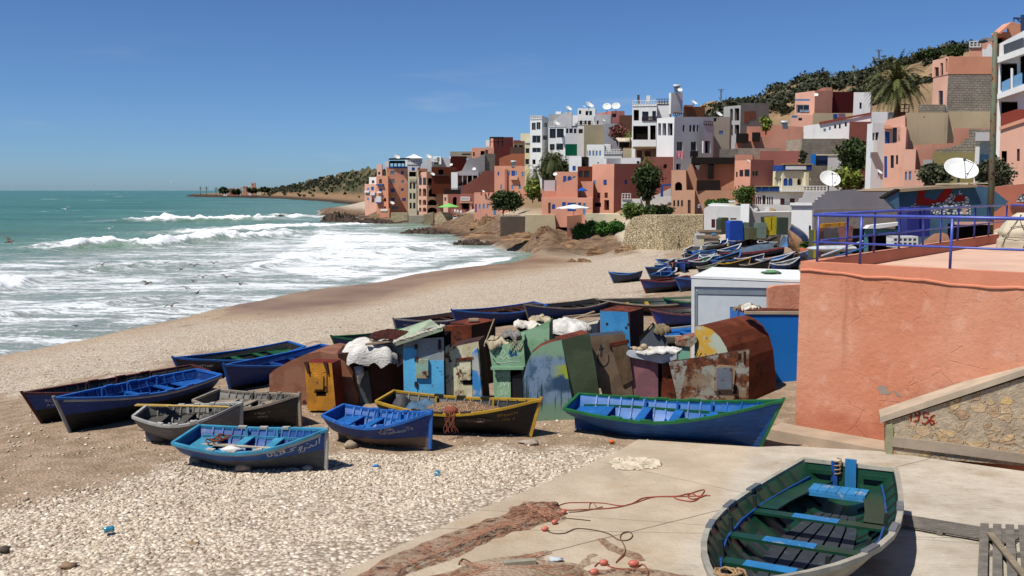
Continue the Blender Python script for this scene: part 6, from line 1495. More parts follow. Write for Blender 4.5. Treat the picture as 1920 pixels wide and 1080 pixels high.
# ---- far left cluster over the sea
bld('tall orange house with blue shutters, last before the headland',
 D(p=(729, 313, 765, 401), Y=290, a=12, e=(723,), s='L', m=TC2, r=ROOF, w=wins('g', [(732, 740)], [(320, 327), (336, 344)]) + wins('b', [(732.5, 740)], [(353.5, 360.5), (371, 377)]) + wins('b', [(752, 757)], [(320.5, 327), (353, 358)]) + wins('l', [(752.5, 758)], [(338, 343.5)]) + wins('b', [(754, 761)], [(371, 377)]) + [('g', 734, 387, 746, 392)], x=[('band', SH_B, .08, 729, 312, 764, 315.5)]),
 D(p=(706, 330, 728, 400), Y=287, a=-20, e=8, m=TC2, r=ROOF, w=[('w', 711, 336, 716, 344), ('b', 711, 354, 717, 359), ('Ak', 719, 371, 724, 378), ('m', 720, 387, 724, 391)], x=[('balcony', LV, .9, 707, 368, 717, 379), ('balcony_band', SH_B, .95, 707, 379, 717, 381), ('balcony', SH_B, .8, 708, 345, 720, 348), ('balcony', WH, .8, 709, 359, 717, 362)]),
 D(p=(706.5, 308, 716, 332), Y=288, a=-15, e=5, m=PK, w=[('d', 709, 322, 713, 328)]), D(p=(721, 303, 729, 314), Y=291, a=0, e=3, m=LV, drop=0),
 D(p=(712, 392, 730, 409), Y=280, a=-15, e=6, m=TC2, n='terrace', x=[('cloth', WH, .2, 714, 392, 727, 396)]))
m = MB()
for i in range(5): m.beam(at(731 + i * 7, 302, 291), at(731 + i * 7, 312, 291), .3, .3)
m.obox(at(729, 300, 289), (6, 0, .1), (0, 6, .3), (0, 0, .5)); m.obox(at(731, 306, 291), (4.6, 0, 0), (0, 2, 0), (0, 0, .8)); tag(m.build('pergola', BLACKW, None, origin=tuple(at(729, 312, 291))), 'black pergola on the roof of the tall orange house', 'pergola')
bld('pair of small pink and white houses stepping down behind the orange house', D(p=(684, 345, 706, 396), Y=300, a=-30, e=8, m=PK, w=[('l', 688, 352, 693, 357), ('b', 696, 350, 701, 357), ('l', 688, 370, 692, 376), ('d', 697, 372, 702, 380)], x=[('balcony', WH, .6, 685, 358, 694, 361), ('balcony', LV, .6, 696, 361, 705, 366)]), D(p=(692, 332, 706, 350), Y=303, a=-25, e=6, m=WH, w=[('d', 697, 338, 702, 344)]))
bld('white tower house with a low pyramid roof', D(p=(763, 296, 792, 330), Y=302, a=8, e=(759,), s='L', m=WH, w=[('b', 772, 314, 778, 320), ('d', 783, 314, 788, 320)] + wins('k', [(766 + i * 5, 767.6 + i * 5) for i in range(5)], [(301, 303.5)]), x=[('cornice', LV, .15, 763, 307, 792, 309)]))
pz = at(777, 296, 304); m = MB(); c0 = at(776, 289, 306); q = [at(758, 296.5, 302), at(793, 296.5, 301), at(793, 296, 308), at(762, 296, 309)]; m.add(q + [c0], [(0, 1, 4), (1, 2, 4), (2, 3, 4), (3, 0, 4), (3, 2, 1, 0)]); m.build('roof', WH, [o for o in bpy.data.objects if o.get('label', '').startswith('white tower')][0])
bld('narrow cream house with paired tall windows', D(p=(765.5, 320, 781, 397), Y=281, a=6, e=6, m=CR, w=wins('n', [(768, 772), (774.5, 779)], [(342, 354), (362, 373), (380, 391)]) + [('k', 767, 322, 780, 331)], rail=[(766, 332, 781, 338, CR, .3)]))
bld('pink house with three rows of arches facing the sea', D(p=(800, 322, 832, 400), Y=268, a=28, e=(784,), s='L', m=[BG, PK], r=ROOF, w=[('Ak', 803.5, 353, 819, 369), ('Ak', 802, 374, 820, 385), ('Ak', 802, 389, 820, 399), ('k', 802, 334, 819, 347), ('w', 831 - 5, 335, 831 - .8, 343)], sw=wins('Ak', [(785.5, 790), (792.5, 799)], [(353, 368), (374, 384.5), (389, 397)]) + wins('n', [(785.5, 791), (793, 799)], [(333, 347)]), rail=[(802, 343, 819, 347, FRB, .15)]),
 D(p=(784, 316, 800, 331), Y=272, a=-30, e=4, m=PT('brown', '7a5038'), w=[('k', 786, 321, 798, 328)], drop=0))
bld('dark wooden roof room between the pink arches and the grey stepped house', D(p=(809, 313, 856, 331), Y=266, a=20, e=6, m=PT('timber_red', '5f2f20'), w=[('k', 822, 318, 832, 329)], x=[('planter', FRB, .5, 808, 327, 840, 330)]), name='roof_room', cat='roof room')
bld('white and grey stepped house with an outside stair and big dish', D(p=[(792, 330), (783, 322), (789, 309), (797, 299), (806, 296), (826, 296), (844, 297), (844, 330)], Y=284, a=10, e=7, m=[LV, WH]), D(p=(812, 293, 827, 308), Y=282, a=-20, e=5, m=WH, w=[('w', 819, 295, 824, 303), ('w', 813, 304, 823, 308)], rail=[(810, 296, 822, 302, WH, .3)], drop=0))
bld('cream flat roofed house with dark red shaded wall above the grey steps', D(p=(845, 293, 875, 326), Y=288, a=40, e=(843,), s='L', m=[DR, LV]), D(p=(844, 284, 886, 296), Y=295, a=30, e=6, m=CR, w=[('n', 866, 288, 883, 290.5)], drop=0))
bld('grey house with a curved stair parapet and black glazed front', D(p=[(857, 334), (857, 322), (866, 320), (876, 300), (880, 297), (894, 296), (909, 288), (909, 334)], Y=258, a=24, e=6, m=[GY, WH], drop=0), D(p=(846, 323, 858, 356), Y=254, a=-20, e=3, m=LV), D(p=(857, 322, 897, 352), Y=255, a=22, e=5, m=[LV, WH], w=[('n', 859, 329, 867, 348), ('n', 868, 329, 876, 348), ('k', 877, 329, 886, 347), ('n', 887, 329, 895, 342)]), D(p=(909, 288, 928, 325), Y=262, a=24, e=6, m=CB))
bld('brick red house with roof terrace, highest of the seaward houses', D(p=(925, 257, 962, 318), Y=276, a=42, e=(919,), s='L', m=[RD, TC]), D(p=(885, 277, 926, 312), Y=274, a=-4, e=6, m=TC, w=[('k', 887, 285, 890, 293), ('k', 901, 283, 909, 291), ('w', 910, 281, 915, 289)]), D(p=(911, 263, 926, 275), Y=280, a=0, e=3, m=WH, drop=0), D(p=(962, 264, 995, 290), Y=277, a=30, e=5, m=[CR, RD], w=[('n', 964, 272, 970, 277), ('n', 973, 272, 981, 277)], x=[('lintel', RD, .5, 962, 263, 990, 268)]))
m = MB()
for x in (919, 926, 934, 942): m.beam(at(x, 258, 272), at(x, 275, 272), .25, .25)
m.obox(at(918, 258.5, 271), (4.2, 0, 0), (0, 3, 0), (0, 0, .3)); m.beam(at(919, 266, 272), at(943, 266, 272), .15, .15); tag(m.build('pergola', BLACKW, None, origin=tuple(at(919, 275, 272))), 'black steel pergola on the brick red roof terrace', 'pergola')
bld('terracotta house with a wave shaped parapet', D(p=[(866, 372), (866, 349), (874, 346), (886, 337), (898, 331), (904, 322), (912, 320), (926, 321), (934, 340), (934, 372)], Y=246, a=34, e=5, m=[PT('wave', 'b07666', scale=.2), TC], drop=1))  # front: terracotta with its shade put into the colour
bld('brown red beach cafe with a dark upper terrace and white sign', D(p=(840, 364, 890, 402), Y=232, a=16, e=(831,), s='L', m=[RD, PK], w=[('Ak', 849, 369, 857, 385), ('k', 866, 381, 880, 392)], sw=[('d', 833, 370, 837, 377)], x=[('canopy', PK, 1.2, 862, 378, 884, 380.5), ('pillar', PK, 1.0, 879.5, 380.5, 883, 394), ('sign_board', WH, .25, 863.5, 368.5, 881, 376.5)], rail=[(832, 353, 864, 364, BLACKW, -.4)]), D(p=(833, 355, 862, 366), Y=236, a=14, e=3, m=BLACKW, drop=0), name='cafe', cat='cafe')
pls = Plane(863.5, 376, 232 - .35, 16); vs, fs = text_mesh('SIRAKCHA', .62); b0 = pls.hit(865.3, 374.3); m = MB(); m.add([pls.P(b0[0] + u * .62, b0[1] + v, .3) for u, v in vs], fs); m.build('sign_letters', plain('letters_teal', '33565c', .7), [o for o in bpy.data.objects if o.get('label', '').startswith('brown red beach')][0])
cren = [(889, 408), (889, 361), (901, 361), (901, 366), (904, 366), (904, 361), (915, 361), (915, 366), (918, 366), (918, 361), (934, 361), (972, 366), (972, 408)]
bld('terracotta beach house with battlements and pale blue arched shutters', D(p=cren, Y=200, a=-12, e=8, m=TC, drop=1.5, w=[('Al', 897.5, 382, 901.5, 392), ('Al', 905, 382, 909.5, 392), ('Al', 912.5, 382, 916, 391), ('Ab', 891, 382, 894, 398), ('l', 925, 391, 931, 404)]))
bld('orange house with blue balcony windows behind the round tree', D(p=(927, 311, 988, 372), Y=222, a=-8, e=8, m=TC, r=ROOF, w=[('b', 933, 322, 936, 329), ('l', 953, 320, 957, 329), ('b', 959, 320, 966, 330), ('l', 967, 321, 970, 329), ('l', 978, 322, 982, 331), ('Al', 938, 346, 942, 355), ('Al', 959, 346, 963, 355), ('Al', 972, 345, 977, 355)], x=[('pilaster', RD, .5, 947, 317, 951, 360), ('balcony', PK, .7, 958, 331, 971, 337)]),
 D(p=[(936, 312), (936, 297), (945, 293), (962, 288), (984, 288), (984, 312)], Y=236, a=14, e=6, m=[PT('side_orange', 'ab6a4e'), TC]), D(p=(956, 276, 984, 290), Y=239, a=14, e=4, m=plain('wood_fence_dark', '4e4238', .9), n='roof_fence'))
bld('narrow yellowish house beside the white block', D(p=(984, 262, 995, 312), Y=214, a=0, e=5, m=PT('yellow', 'cdc49c', scale=.3), w=[('n', 985.5, 278, 992.5, 287), ('n', 985, 298, 992, 308)], x=[('cornice', WH, .2, 984, 264, 995, 268)]), D(p=(976, 250, 994, 264), Y=219, a=0, e=4, m=CR, drop=0))
# ---- white block
bld('big white apartment block with wide sea windows', D(p=(994, 217, 1016, 312), Y=204, a=-18, e=(1029,), m=WH, r=ROOF, w=[('d', 997, 230, 1004.5, 244), ('d', 1006, 229, 1013.5, 243), ('d', 998, 254, 1013.5, 268), ('d', 998, 277, 1014, 286), ('k', 998, 299, 1004, 308)], sw=[('An', 1019, 230, 1026, 238), ('n', 1018, 254, 1026.5, 262)], rail=[(995, 217, 1016, 223, LV, .05)]),
 D(p=(1028, 236, 1060, 290), Y=199, a=-6, e=6, m=WH, r=ROOF, w=[('n', 1030.5, 241, 1042, 259), ('n', 1044, 241, 1057, 258), ('n', 1031, 270, 1040, 281), ('n', 1043, 269, 1056, 281)], rail=[(1029, 229, 1060, 237, LV, .05)]),
 D(p=(1060, 240, 1095, 276), Y=196, a=4, e=8, m=LV, r=ROOF, w=[('n', 1061.5, 240.8, 1066, 250), ('n', 1067.5, 240.8, 1074, 249.5), ('n', 1076, 241, 1081, 250), ('n', 1085, 242, 1093, 250)]),
 D(p=(1095, 234, 1131, 284), Y=194, a=26, e=8, m=BE), D(p=(1131, 232, 1161, 280), Y=190, a=28, e=8, m=LV), cat='apartments', name='apartment_block')
bld('white upper storeys with roof terraces behind the sea window block', D(p=(1030, 214, 1058, 240), Y=212, a=10, e=6, m=[GY, WH]), D(p=[(1040, 230), (1040, 224), (1060, 210), (1072, 210), (1072, 240), (1040, 240)], Y=208, a=12, e=6, m=LV), D(p=(1042, 209, 1052, 222), Y=214, a=0, e=4, m=WH, drop=0), D(p=(1072, 216, 1086, 236), Y=209, a=0, e=5, m=WH, drop=0),
 D(p=(1083, 203, 1116, 240), Y=206, a=-2, e=6, m=WH, w=[('n', 1085.5, 207, 1090, 214), ('k', 1098, 208, 1103, 216), ('n', 1105, 208, 1110, 216), ('n', 1087, 226, 1092, 234), ('n', 1096, 226, 1100, 233), ('n', 1103, 226, 1108, 235)], rail=[(1083, 228, 1110, 236, FRB, .8)]), D(p=(1116, 215, 1145, 236), Y=202, a=18, e=6, m=[LV, WH], w=[('n', 1119, 226, 1123, 233)]), cat='apartments', name='apartment_block')
bld('pink house with two big dishes on its roof', D(p=(1146, 208, 1171, 240), Y=214, a=20, e=(1119,), s='L', m=[PT('rose', 'b97a72', scale=.3), PT('rose', 'b97a72')], w=[('n', 1147.5, 213, 1156, 220)]))
bld('brown slatted roof screen left of the tall white house', D(p=(1161, 216, 1186, 240), Y=206, a=10, e=3, m=wood('screen', '6b4a3a', .3, grain=(14, 14, 1))), name='roof_screen', cat='screen')
bld('low white house with four pale blue arches', D(p=(1100, 271, 1133, 298), Y=180, a=-8, e=6, m=WH, w=[('b', 1095 + 6.5, 282, 1095 + 7.7, 292)] + [('Al', x, 282, x + 3.6, 292) for x in (1104.5, 1110.7, 1117, 1123.5)]), D(p=(1132, 284, 1166, 300), Y=174, a=4, e=6, m=WH, rail=[(1132, 280, 1166, 288, WH, .1)]), D(p=(1133, 270, 1145, 285), Y=184, a=-8, e=5, m=WH))
bld('small white cube house with one blue window below the green sheet', D(p=(1067, 293, 1090, 326), Y=172, a=-12, e=6, m=WH, w=[('b', 1073.5, 311, 1079.5, 320)]), D(p=(1090, 294, 1102, 312), Y=174, a=10, e=4, m=BLACKW))
bld('white roof hut with grey side above the terracotta house', D(p=(1113, 298, 1137, 318), Y=166, a=-10, e=5, m=WH, w=[('k', 1120, 304, 1123, 306.5)]), D(p=(1137, 297, 1164, 318), Y=164, a=30, e=4, m=LV), D(p=(1164, 296, 1201, 310), Y=164, a=-4, e=4, m=WH, w=[('n', 1194, 302, 1199, 309)]), name='roof_hut', cat='hut')
bld('beige walled terrace under a straw roof', D(p=(1168, 278, 1194, 300), Y=170, a=10, e=6, m=BE), D(p=(1191, 277, 1262, 304), Y=168, a=12, e=6, m=PT('straw', '9a7b5c', scale=.6, amt=.5), w=[('w', 1194, 282, 1204, 296), ('k', 1228, 281, 1257, 294), ('w', 1209, 283, 1220, 296)], x=[('straw_edge', plain('straw', '7d6b4a', .95, .1, .3, 6, 20, .8), .7, 1186, 275, 1263, 279)]))
m = MB(); m.obox(at(1160, 266, 172), (7.2, 0, 0), (0, 5, .9), (0, 0, .18)); m.build('x', BLACKW); o = bpy.data.objects['x']; o.name = 'awning_roof'; tag(o, 'long flat awning roof in front of the tall white house', 'awning'); o.data.materials[0] = plain('awning_top', 'b3a794', .9)
m = MB(); m.obox(at(1161, 276, 174), (7, 0, 0), (0, .3, 0), (0, 0, 1.3)); m.build('back_screen', BLACKW, o, world=True, origin=(0, 0, 0))
# ---- tall white house
bld('tall white house with galleries and roof balustrades', D(p=(1263.5, 219, 1336, 326), Y=160, a=36, e=(1231,), s='L', m=[LV, WH], r=ROOF, w=wins('n', [(1280, 1284), (1292.5, 1297), (1299, 1304), (1306.5, 1310)], [(234.5, 247)]) + wins('d', [(1269, 1280), (1295.5, 1306)], [(265.5, 283)]) + wins('k', [(1268, 1277)], [(307, 318)]), sw=wins('k', [(1234, 1239.5), (1242, 1249), (1252, 1261)], [(231, 254)]), rail=[(1264, 211, 1300, 219, FRB, -.1)]),
 D(p=(1185, 195, 1231, 282), Y=170, a=-12, e=9, m=WH, r=ROOF, w=[('k', 1188, 206, 1198, 226), ('n', 1204, 209, 1216, 226), ('n', 1223, 208, 1230, 226), ('k', 1187, 236, 1215, 262), ('k', 1219, 235, 1229.5, 262)], rail=[(1186, 189, 1231, 198, WH, .05), (1204, 219, 1231, 226, FRB, .1)]),
 D(p=(1231, 190, 1256, 222), Y=172, a=-12, e=6, m=WH, drop=0, rail=[(1231, 186, 1256, 195, FRB, .05)]), D(p=(1258, 174, 1280, 214), Y=171, a=30, e=(1254,), s='L', m=[LV, WH], drop=0), D(p=(1212, 179, 1219, 191), Y=176, a=0, e=1.2, m=WH, drop=0),
 D(p=(1319, 232, 1336, 300), Y=158, a=36, e=4, m=LV, w=[('k', 1322, 264, 1332, 287)], rail=[(1320, 227, 1336, 235, FRB, 0)]))
bld('brown roof room beside the top of the tall white house', D(p=(1281, 200, 1320, 222), Y=170, a=30, e=5, m=PT('brown', '7a5038'), x=[('eave', TC, .4, 1282, 197, 1298, 200)]), name='roof_room', cat='roof room')
def cloth(name, label, px, py, w, h, Y, col, cat='laundry', seed=1):
 p0 = at(px, py, Y); V = []; nx, nz = 14, 8; m = MB()
 for j in range(nz + 1):
  for i in range(nx + 1): u = i / nx; v = j / nz; V.append((p0.x + u * w, p0.y - .12 * math.sin(u * 17 + seed) * v - .02, p0.z - v * h * (1 + .25 * math.sin(u * 9 + seed))))
 m.add(V, [(j * (nx + 1) + i, j * (nx + 1) + i + 1, (j + 1) * (nx + 1) + i + 1, (j + 1) * (nx + 1) + i) for j in range(nz) for i in range(nx)]); tag(m.build(name, plain('cloth_' + col, col, .9, .1, .3, 3), None, True, origin=tuple(p0)), label, cat, 'washing hung from the tall white house')
cloth('laundry', 'pink washing hanging from the left door of the tall white house', 1268, 283, 1.4, 1.2, 158.6, 'b5737e'); cloth('laundry', 'black washing hanging from the right door of the tall white house', 1294, 283, 1.4, 1.3, 160.6, '17161a', seed=3)
# ---- terracotta middle house
bld('large terracotta house with blue windows above the white parasol', D(p=(1151, 307, 1212, 408), Y=148, a=38, e=(1110,), s='L', m=[RD, TC], r=ROOF, w=[('b', 1171, 337, 1176, 345)], sw=[('l', 1112, 337, 1117, 346), ('b', 1131.5, 337, 1137, 346), ('w', 1120, 361, 1125, 371), ('w', 1133.5, 361, 1139, 371), ('B', 1114, 380, 1127, 388), ('k', 1133, 375, 1142, 394)]),
 D(p=(1083, 312, 1110, 345), Y=155, a=-14, e=6, m=PT('timber_red', '5f2f20'), w=[('n', 1085, 320, 1093, 333), ('n', 1095.5, 320, 1105, 333)], r=plain('tin_roof', '8f949a', .5)),
 D(p=(1083, 340, 1112, 376), Y=150, a=-14, e=6, m=TC),
 D(p=[(1043, 376), (1043, 348), (1054, 346), (1060, 340), (1070, 338), (1080, 332), (1083, 330), (1083, 376)], Y=146, a=0, e=4, m=TC, drop=.5), D(p=(1041, 322, 1083, 345), Y=158, a=-10, e=6, m=TC, w=[('b', 1056, 330, 1062, 342), ('Ab', 1064, 330, 1072, 342), ('Al', 1073.5, 330, 1081, 342)]),
 D(p=(1016, 371, 1111, 408), Y=143, a=-8, e=8, m=TC, drop=1.5, w=[('w', 1028, 380, 1032.5, 400), ('b', 1035, 383, 1041, 392), ('b', 1054, 379, 1061, 388), ('b', 1064, 380, 1080, 396), ('b', 1084, 380, 1090, 390), ('l', 1093, 381, 1099, 403)]), D(p=(1016, 358, 1043, 376), Y=147, a=10, e=4, m=TC), D(p=(1020, 338, 1041, 360), Y=150, a=15, e=4, m=LV))
bld('dark red terrace house right of the terracotta one', D(p=(1207, 294, 1262, 362), Y=158, a=20, e=8, m=RD, w=[('n', 1244, 308, 1251, 316)]))
bld('white villa gate wall and terrace behind the trimmed palm', D(p=(1201, 368, 1259, 386), Y=141, a=4, e=2, m=WH), D(p=(1165, 373, 1201, 384), Y=139, a=4, e=3, m=WH, drop=.6, rail=[(1166, 363, 1182, 373, WH, .1)]), D(p=[(1226, 372), (1226, 368), (1258, 352), (1258, 372)], Y=144, a=10, e=1, m=LV, drop=0), name='garden_wall', cat='wall')
m = MB(); m.beam(at(1241, 350, 140), at(1241, 369, 140), .35, .35); m.beam(at(1240, 348, 140), at(1258, 346, 140), .4, .3); tag(m.build('gate_frame', SH_B, None, origin=tuple(at(1241, 369, 140))), 'bright blue gate frame left of the adobe house', 'gate')
bld('sandy adobe house with one big arch and three slit arches', D(p=[(1259, 408), (1259, 319), (1286, 319), (1287, 356), (1303, 356), (1303, 408)], Y=134, a=-16, e=6, m=BG, w=[('Ak', 1265.5, 341, 1279, 357), ('An', 1262.5, 375, 1266, 387), ('An', 1270, 375, 1273.5, 387), ('An', 1277, 375, 1280.5, 387), ('w', 1289.5, 375, 1295, 400)]),
 D(p=[(1287, 408), (1286, 319), (1290, 317), (1294, 307), (1299, 308), (1304, 318), (1310, 319), (1314, 306), (1352, 306), (1378, 306), (1376, 408)], Y=138, a=0, e=8, m=PT('adobe_side', 'ad8268', scale=.2, amt=.2)), D(p=(1303, 357, 1374, 408), Y=134.5, a=-4, e=3, m=PT('adobe_side', 'a87c62')))
bld('dark timber roof over the adobe house', D(p=(1296, 295, 1378, 307), Y=136, a=10, e=8, m=BLACKW, drop=0), D(p=(1327, 307, 1338, 336), Y=136.5, a=14, e=.6, m=BLACKW, drop=0), D(p=(1306, 338, 1350, 357), Y=134.2, a=8, e=.5, m=wood('screen_dark', '241a15', .3, grain=(14, 14, 1)), drop=0), name='timber_shelter', cat='shelter')
bld('terracotta house with grid windows right of the adobe house', D(p=(1407, 300, 1450, 364), Y=128, a=38, e=(1377,), s='L', m=[RD, TC], w=[('d', 1411, 319.5, 1422, 330)], sw=[('n', 1380, 322, 1383, 332), ('n', 1386.5, 318.5, 1393.5, 331), ('n', 1396, 317.5, 1405.5, 331)]), D(p=[(1408, 310), (1408, 299), (1425, 297), (1425, 283), (1500, 283), (1500, 330), (1408, 330)], Y=136, a=12, e=6, m=RD), D(p=(1378, 290, 1411, 304), Y=134, a=10, e=4, m=TC))
# ---- cream and blue villa
BAL = paint('balustrade_teal', '2c6a86', .15); VB = paint('villa_blue', '15458f', .15)
bld('cream villa with blue bands, arches and balustraded terraces', D(p=(1467, 320, 1520, 352), Y=127, a=14, e=(1449,), s='L', m=CR, w=[('Ab', 1469, 334, 1477, 349), ('Ab', 1478, 334, 1486, 349), ('Ak', 1495, 334, 1504, 347)], sw=[('Ak', 1452, 331, 1458, 349), ('Ak', 1461, 333, 1465, 347)], x=[('blue_band', VB, .3, 1467, 309, 1520, 320), ('white_panel', WH, .34, 1471, 311, 1509, 318), ('coping', PT('ochre_edge', 'a58a5a'), .4, 1466, 307, 1521, 309), ('pier', CR, .6, 1506, 323, 1512, 350)]),
 D(p=(1449, 310, 1467, 321), Y=127.5, a=-28, e=1, m=VB, drop=0), D(p=(1417, 360, 1510, 390), Y=125, a=6, e=12, m=WH, w=[('m', x, 369, x + 2.6, 384) for x in (1417.5, 1421, 1424.5, 1438, 1442, 1446.5)] + [('Aw', 1429.5, 366, 1435.5, 384), ('m', 1463, 372, 1471, 384.5), ('m', 1481, 372, 1490, 380)], x=[('cornice', CR, .3, 1416, 358.5, 1510, 362)]),
 D(p=(1417, 350, 1462, 359), Y=124.6, a=6, e=.25, m=VB, drop=0, n='parapet', x=[('coping', PT('ochre_edge', 'a58a5a'), .1, 1416, 348.5, 1463, 350)] + [('post', BAL, .1, x, 350, x + 1.5, 359) for x in (1416, 1427, 1441, 1460)]), D(p=(1462, 357, 1550, 359.5), Y=124.6, a=6, e=.25, m=WH, drop=0, n='base', rail=[(1463, 349, 1550, 358, WH, -.1)]))
bld('dark blue roof shed and tank above the villa', D(p=(1530, 291, 1552, 310), Y=133, a=10, e=3, m=plain('shed_navy', '16264a', .6), drop=0), D(p=(1520, 289, 1529, 309), Y=132, a=0, e=1, m=BOXB, drop=0), D(p=(1552, 292, 1580, 312), Y=133, a=10, e=3, m=LV, x=[('coping', CR, .1, 1530, 289, 1580, 291.5)]), name='roof_shed', cat='shed')
# ---- grey and unfinished
bld('unfinished concrete house with open dark storeys', D(p=(1388, 197, 1441, 268), Y=188, a=34, e=(1356,), s='L', m=[PT('rough_grey', '8d8680', scale=.4, amt=.4), GY], w=[], sw=[('k', 1369, 204, 1374, 226), ('k', 1377.5, 203, 1386, 226), ('k', 1369, 234, 1374, 254), ('k', 1377.5, 234, 1386, 251)], x=[('brick_patch', PT('brick', '8f5a48', scale=.6), .03, [(1395, 230), (1395, 209), (1417, 208), (1418, 222), (1406, 224), (1402, 230)])]), D(p=(1390, 193, 1440, 200), Y=190, a=34, e=5, m=CB, drop=0))
bld('plain grey rendered house behind the tall white house', D(p=(1336, 219, 1368, 292), Y=168, a=14, e=8, m=PT('drab', '9b9184', scale=.3, amt=.35), w=[('l', 1348, 245, 1357, 253), ('n', 1338, 221, 1344, 228)]))
bld('long terracotta house with a dark verandah below the unfinished house', D(p=[(1378, 290), (1378, 268), (1424, 262), (1425, 256), (1447, 256), (1447, 234), (1506, 238), (1506, 290)], Y=146, a=10, e=8, m=[TC, RD]), D(p=(1400, 237, 1448, 262), Y=152, a=10, e=6, m=TC), D(p=(1380, 250, 1402, 267), Y=145, a=10, e=3, m=BLACKW, drop=0), D(p=(1410, 248, 1424, 264), Y=145, a=10, e=3, m=BLACKW, drop=0))
bld('row of grey block walls below the long terracotta house', D(p=(1349, 279, 1384, 296), Y=143, a=10, e=3, m=CB), D(p=(1384, 278, 1464, 286), Y=141, a=8, e=2, m=CB2), name='block_wall', cat='wall')
bld('pink hillside house with a big balcony under the scrub', D(p=(1527, 170, 1560, 240), Y=160, a=30, e=(1490,), s='L', m=[TC, PK], sw=[('d', 1493, 196, 1517, 212), ('l', 1500, 206, 1517, 210), ('n', 1494, 222, 1503, 226), ('d', 1514, 222, 1522, 234)]), D(p=[(1530, 176), (1530, 170), (1545, 164), (1560, 164), (1560, 178)], Y=163, a=20, e=5, m=TC, drop=0), D(p=(1482, 215, 1524, 240), Y=156, a=-10, e=6, m=PK, w=[('l', 1484, 216.5, 1496, 222), ('n', 1497, 221, 1504, 226)], x=[('balcony_top', SH_L, .4, 1491, 186, 1518, 189)]))
bld('house with a large dark maroon blank wall', D(p=(1559, 172, 1602, 222), Y=168, a=24, e=8, m=PT('maroon', '4a1a1c', scale=.3, amt=.15)))
bld('low wall with washing under the maroon house', D(p=(1524, 212, 1600, 236), Y=152, a=12, e=4, m=BE, x=[('cloth', SH_B, .3, 1562, 214, 1568, 222), ('cloth', plain('cloth_rose', '7a5a6a'), .3, 1571, 213, 1583, 221)]), name='garden_wall', cat='wall')
bld('long white house with small dark windows stepping uphill', D(p=[(1507, 262), (1507, 236), (1537, 232), (1600, 222), (1633, 213), (1633, 262)], Y=140, a=-14, e=6, m=WH, w=[('l', 1544, 241, 1549, 247), ('l', 1554, 238, 1558, 244), ('k', 1564, 234, 1568, 241), ('k', 1573, 232, 1576.5, 241), ('k', 1584, 229, 1588, 237)], x=[('coping', DR, .3, [(1536, 233), (1536, 229), (1632, 211), (1633, 214)])]), D(p=(1592, 228, 1640, 275), Y=134, a=30, e=4, m=RD))
bld('long grey concrete block wall above the cream villa', D(p=(1503, 260, 1590, 296), Y=137, a=12, e=(1473,), s='L', m=[CB, CB2]), name='block_wall', cat='wall')
bld('white house with small dark window left of the big date palm', D(p=(1600, 173, 1632, 222), Y=152, a=-4, e=6, m=WH, w=[('n', 1611.5, 192, 1616, 204)]))
bld('pale terrace wall with railing under the date palm', D(p=(1634, 210, 1676, 236), Y=108, a=4, e=4, m=WH, x=[('yellow_panel', PT('yellow', 'cdc49c'), .05, 1635, 216, 1650, 228)]), D(p=(1676, 212, 1702, 226), Y=107, a=6, e=4, m=PT('brown', '7a5038'), rail=[(1678, 196, 1704, 211, BLACKW, 0)]), name='garden_wall', cat='wall')
# ---- right hand houses
bld('big house with orange top and raw grey block side wall', D(p=(1778, 106, 1870, 139), Y=92, a=6, e=(1748,), s='L', m=[TC2, PK], drop=0, sw=[('n', 1752, 126, 1760, 152), ('n', 1763, 118, 1768, 150), ('n', 1773, 110, 1776.5, 135)], r=ROOF),
 D(p=(1776, 139, 1868, 212), Y=92.05, a=6, e=(1748,), s='L', m=[CB, PK], drop=0, sw=[('n', 1760, 170, 1768, 196)]), D(p=(1776, 209, 1868, 310), Y=91.5, a=6, e=8, m=BE, x=[('pillar', GY, .15, 1768.5, 200, 1774, 262)]), D(p=(1696, 211, 1776, 300), Y=88, a=10, e=8, m=BE, w=[('k', 1732, 218, 1734, 221.5)]), D(p=(1722, 196, 1772, 211), Y=90, a=8, e=4, m=CB, drop=0))
bld('tall pale grey house with a side balcony', D(p=(1634, 231, 1659, 345), Y=86, a=6, e=(1624,), s='L', m=[LV, WH], w=[('k', 1636, 249, 1640.5, 263), ('d', 1641.5, 248, 1648, 263)], x=[('balcony', WH, .9, 1629, 264, 1636, 286)]), D(p=(1634, 210, 1664, 234), Y=90, a=6, e=5, m=WH))
bld('narrow pink house with barred brown windows and blue door', D(p=(1657, 238, 1697, 345), Y=83, a=-22, e=7, m=PK, w=[('n', 1674, 239, 1682, 267), ('n', 1683, 236, 1688, 265), ('b', 1659, 247, 1668, 269), ('b', 1658, 293, 1663.5, 333), ('n', 1670, 291, 1676, 315), ('n', 1680, 291, 1684, 308)], x=[('awning', TC, .7, 1657, 236, 1672, 242)]), D(p=[(1657, 240), (1662, 225), (1697, 216), (1697, 240)], Y=83.4, a=-22, e=5, m=PK, drop=0))
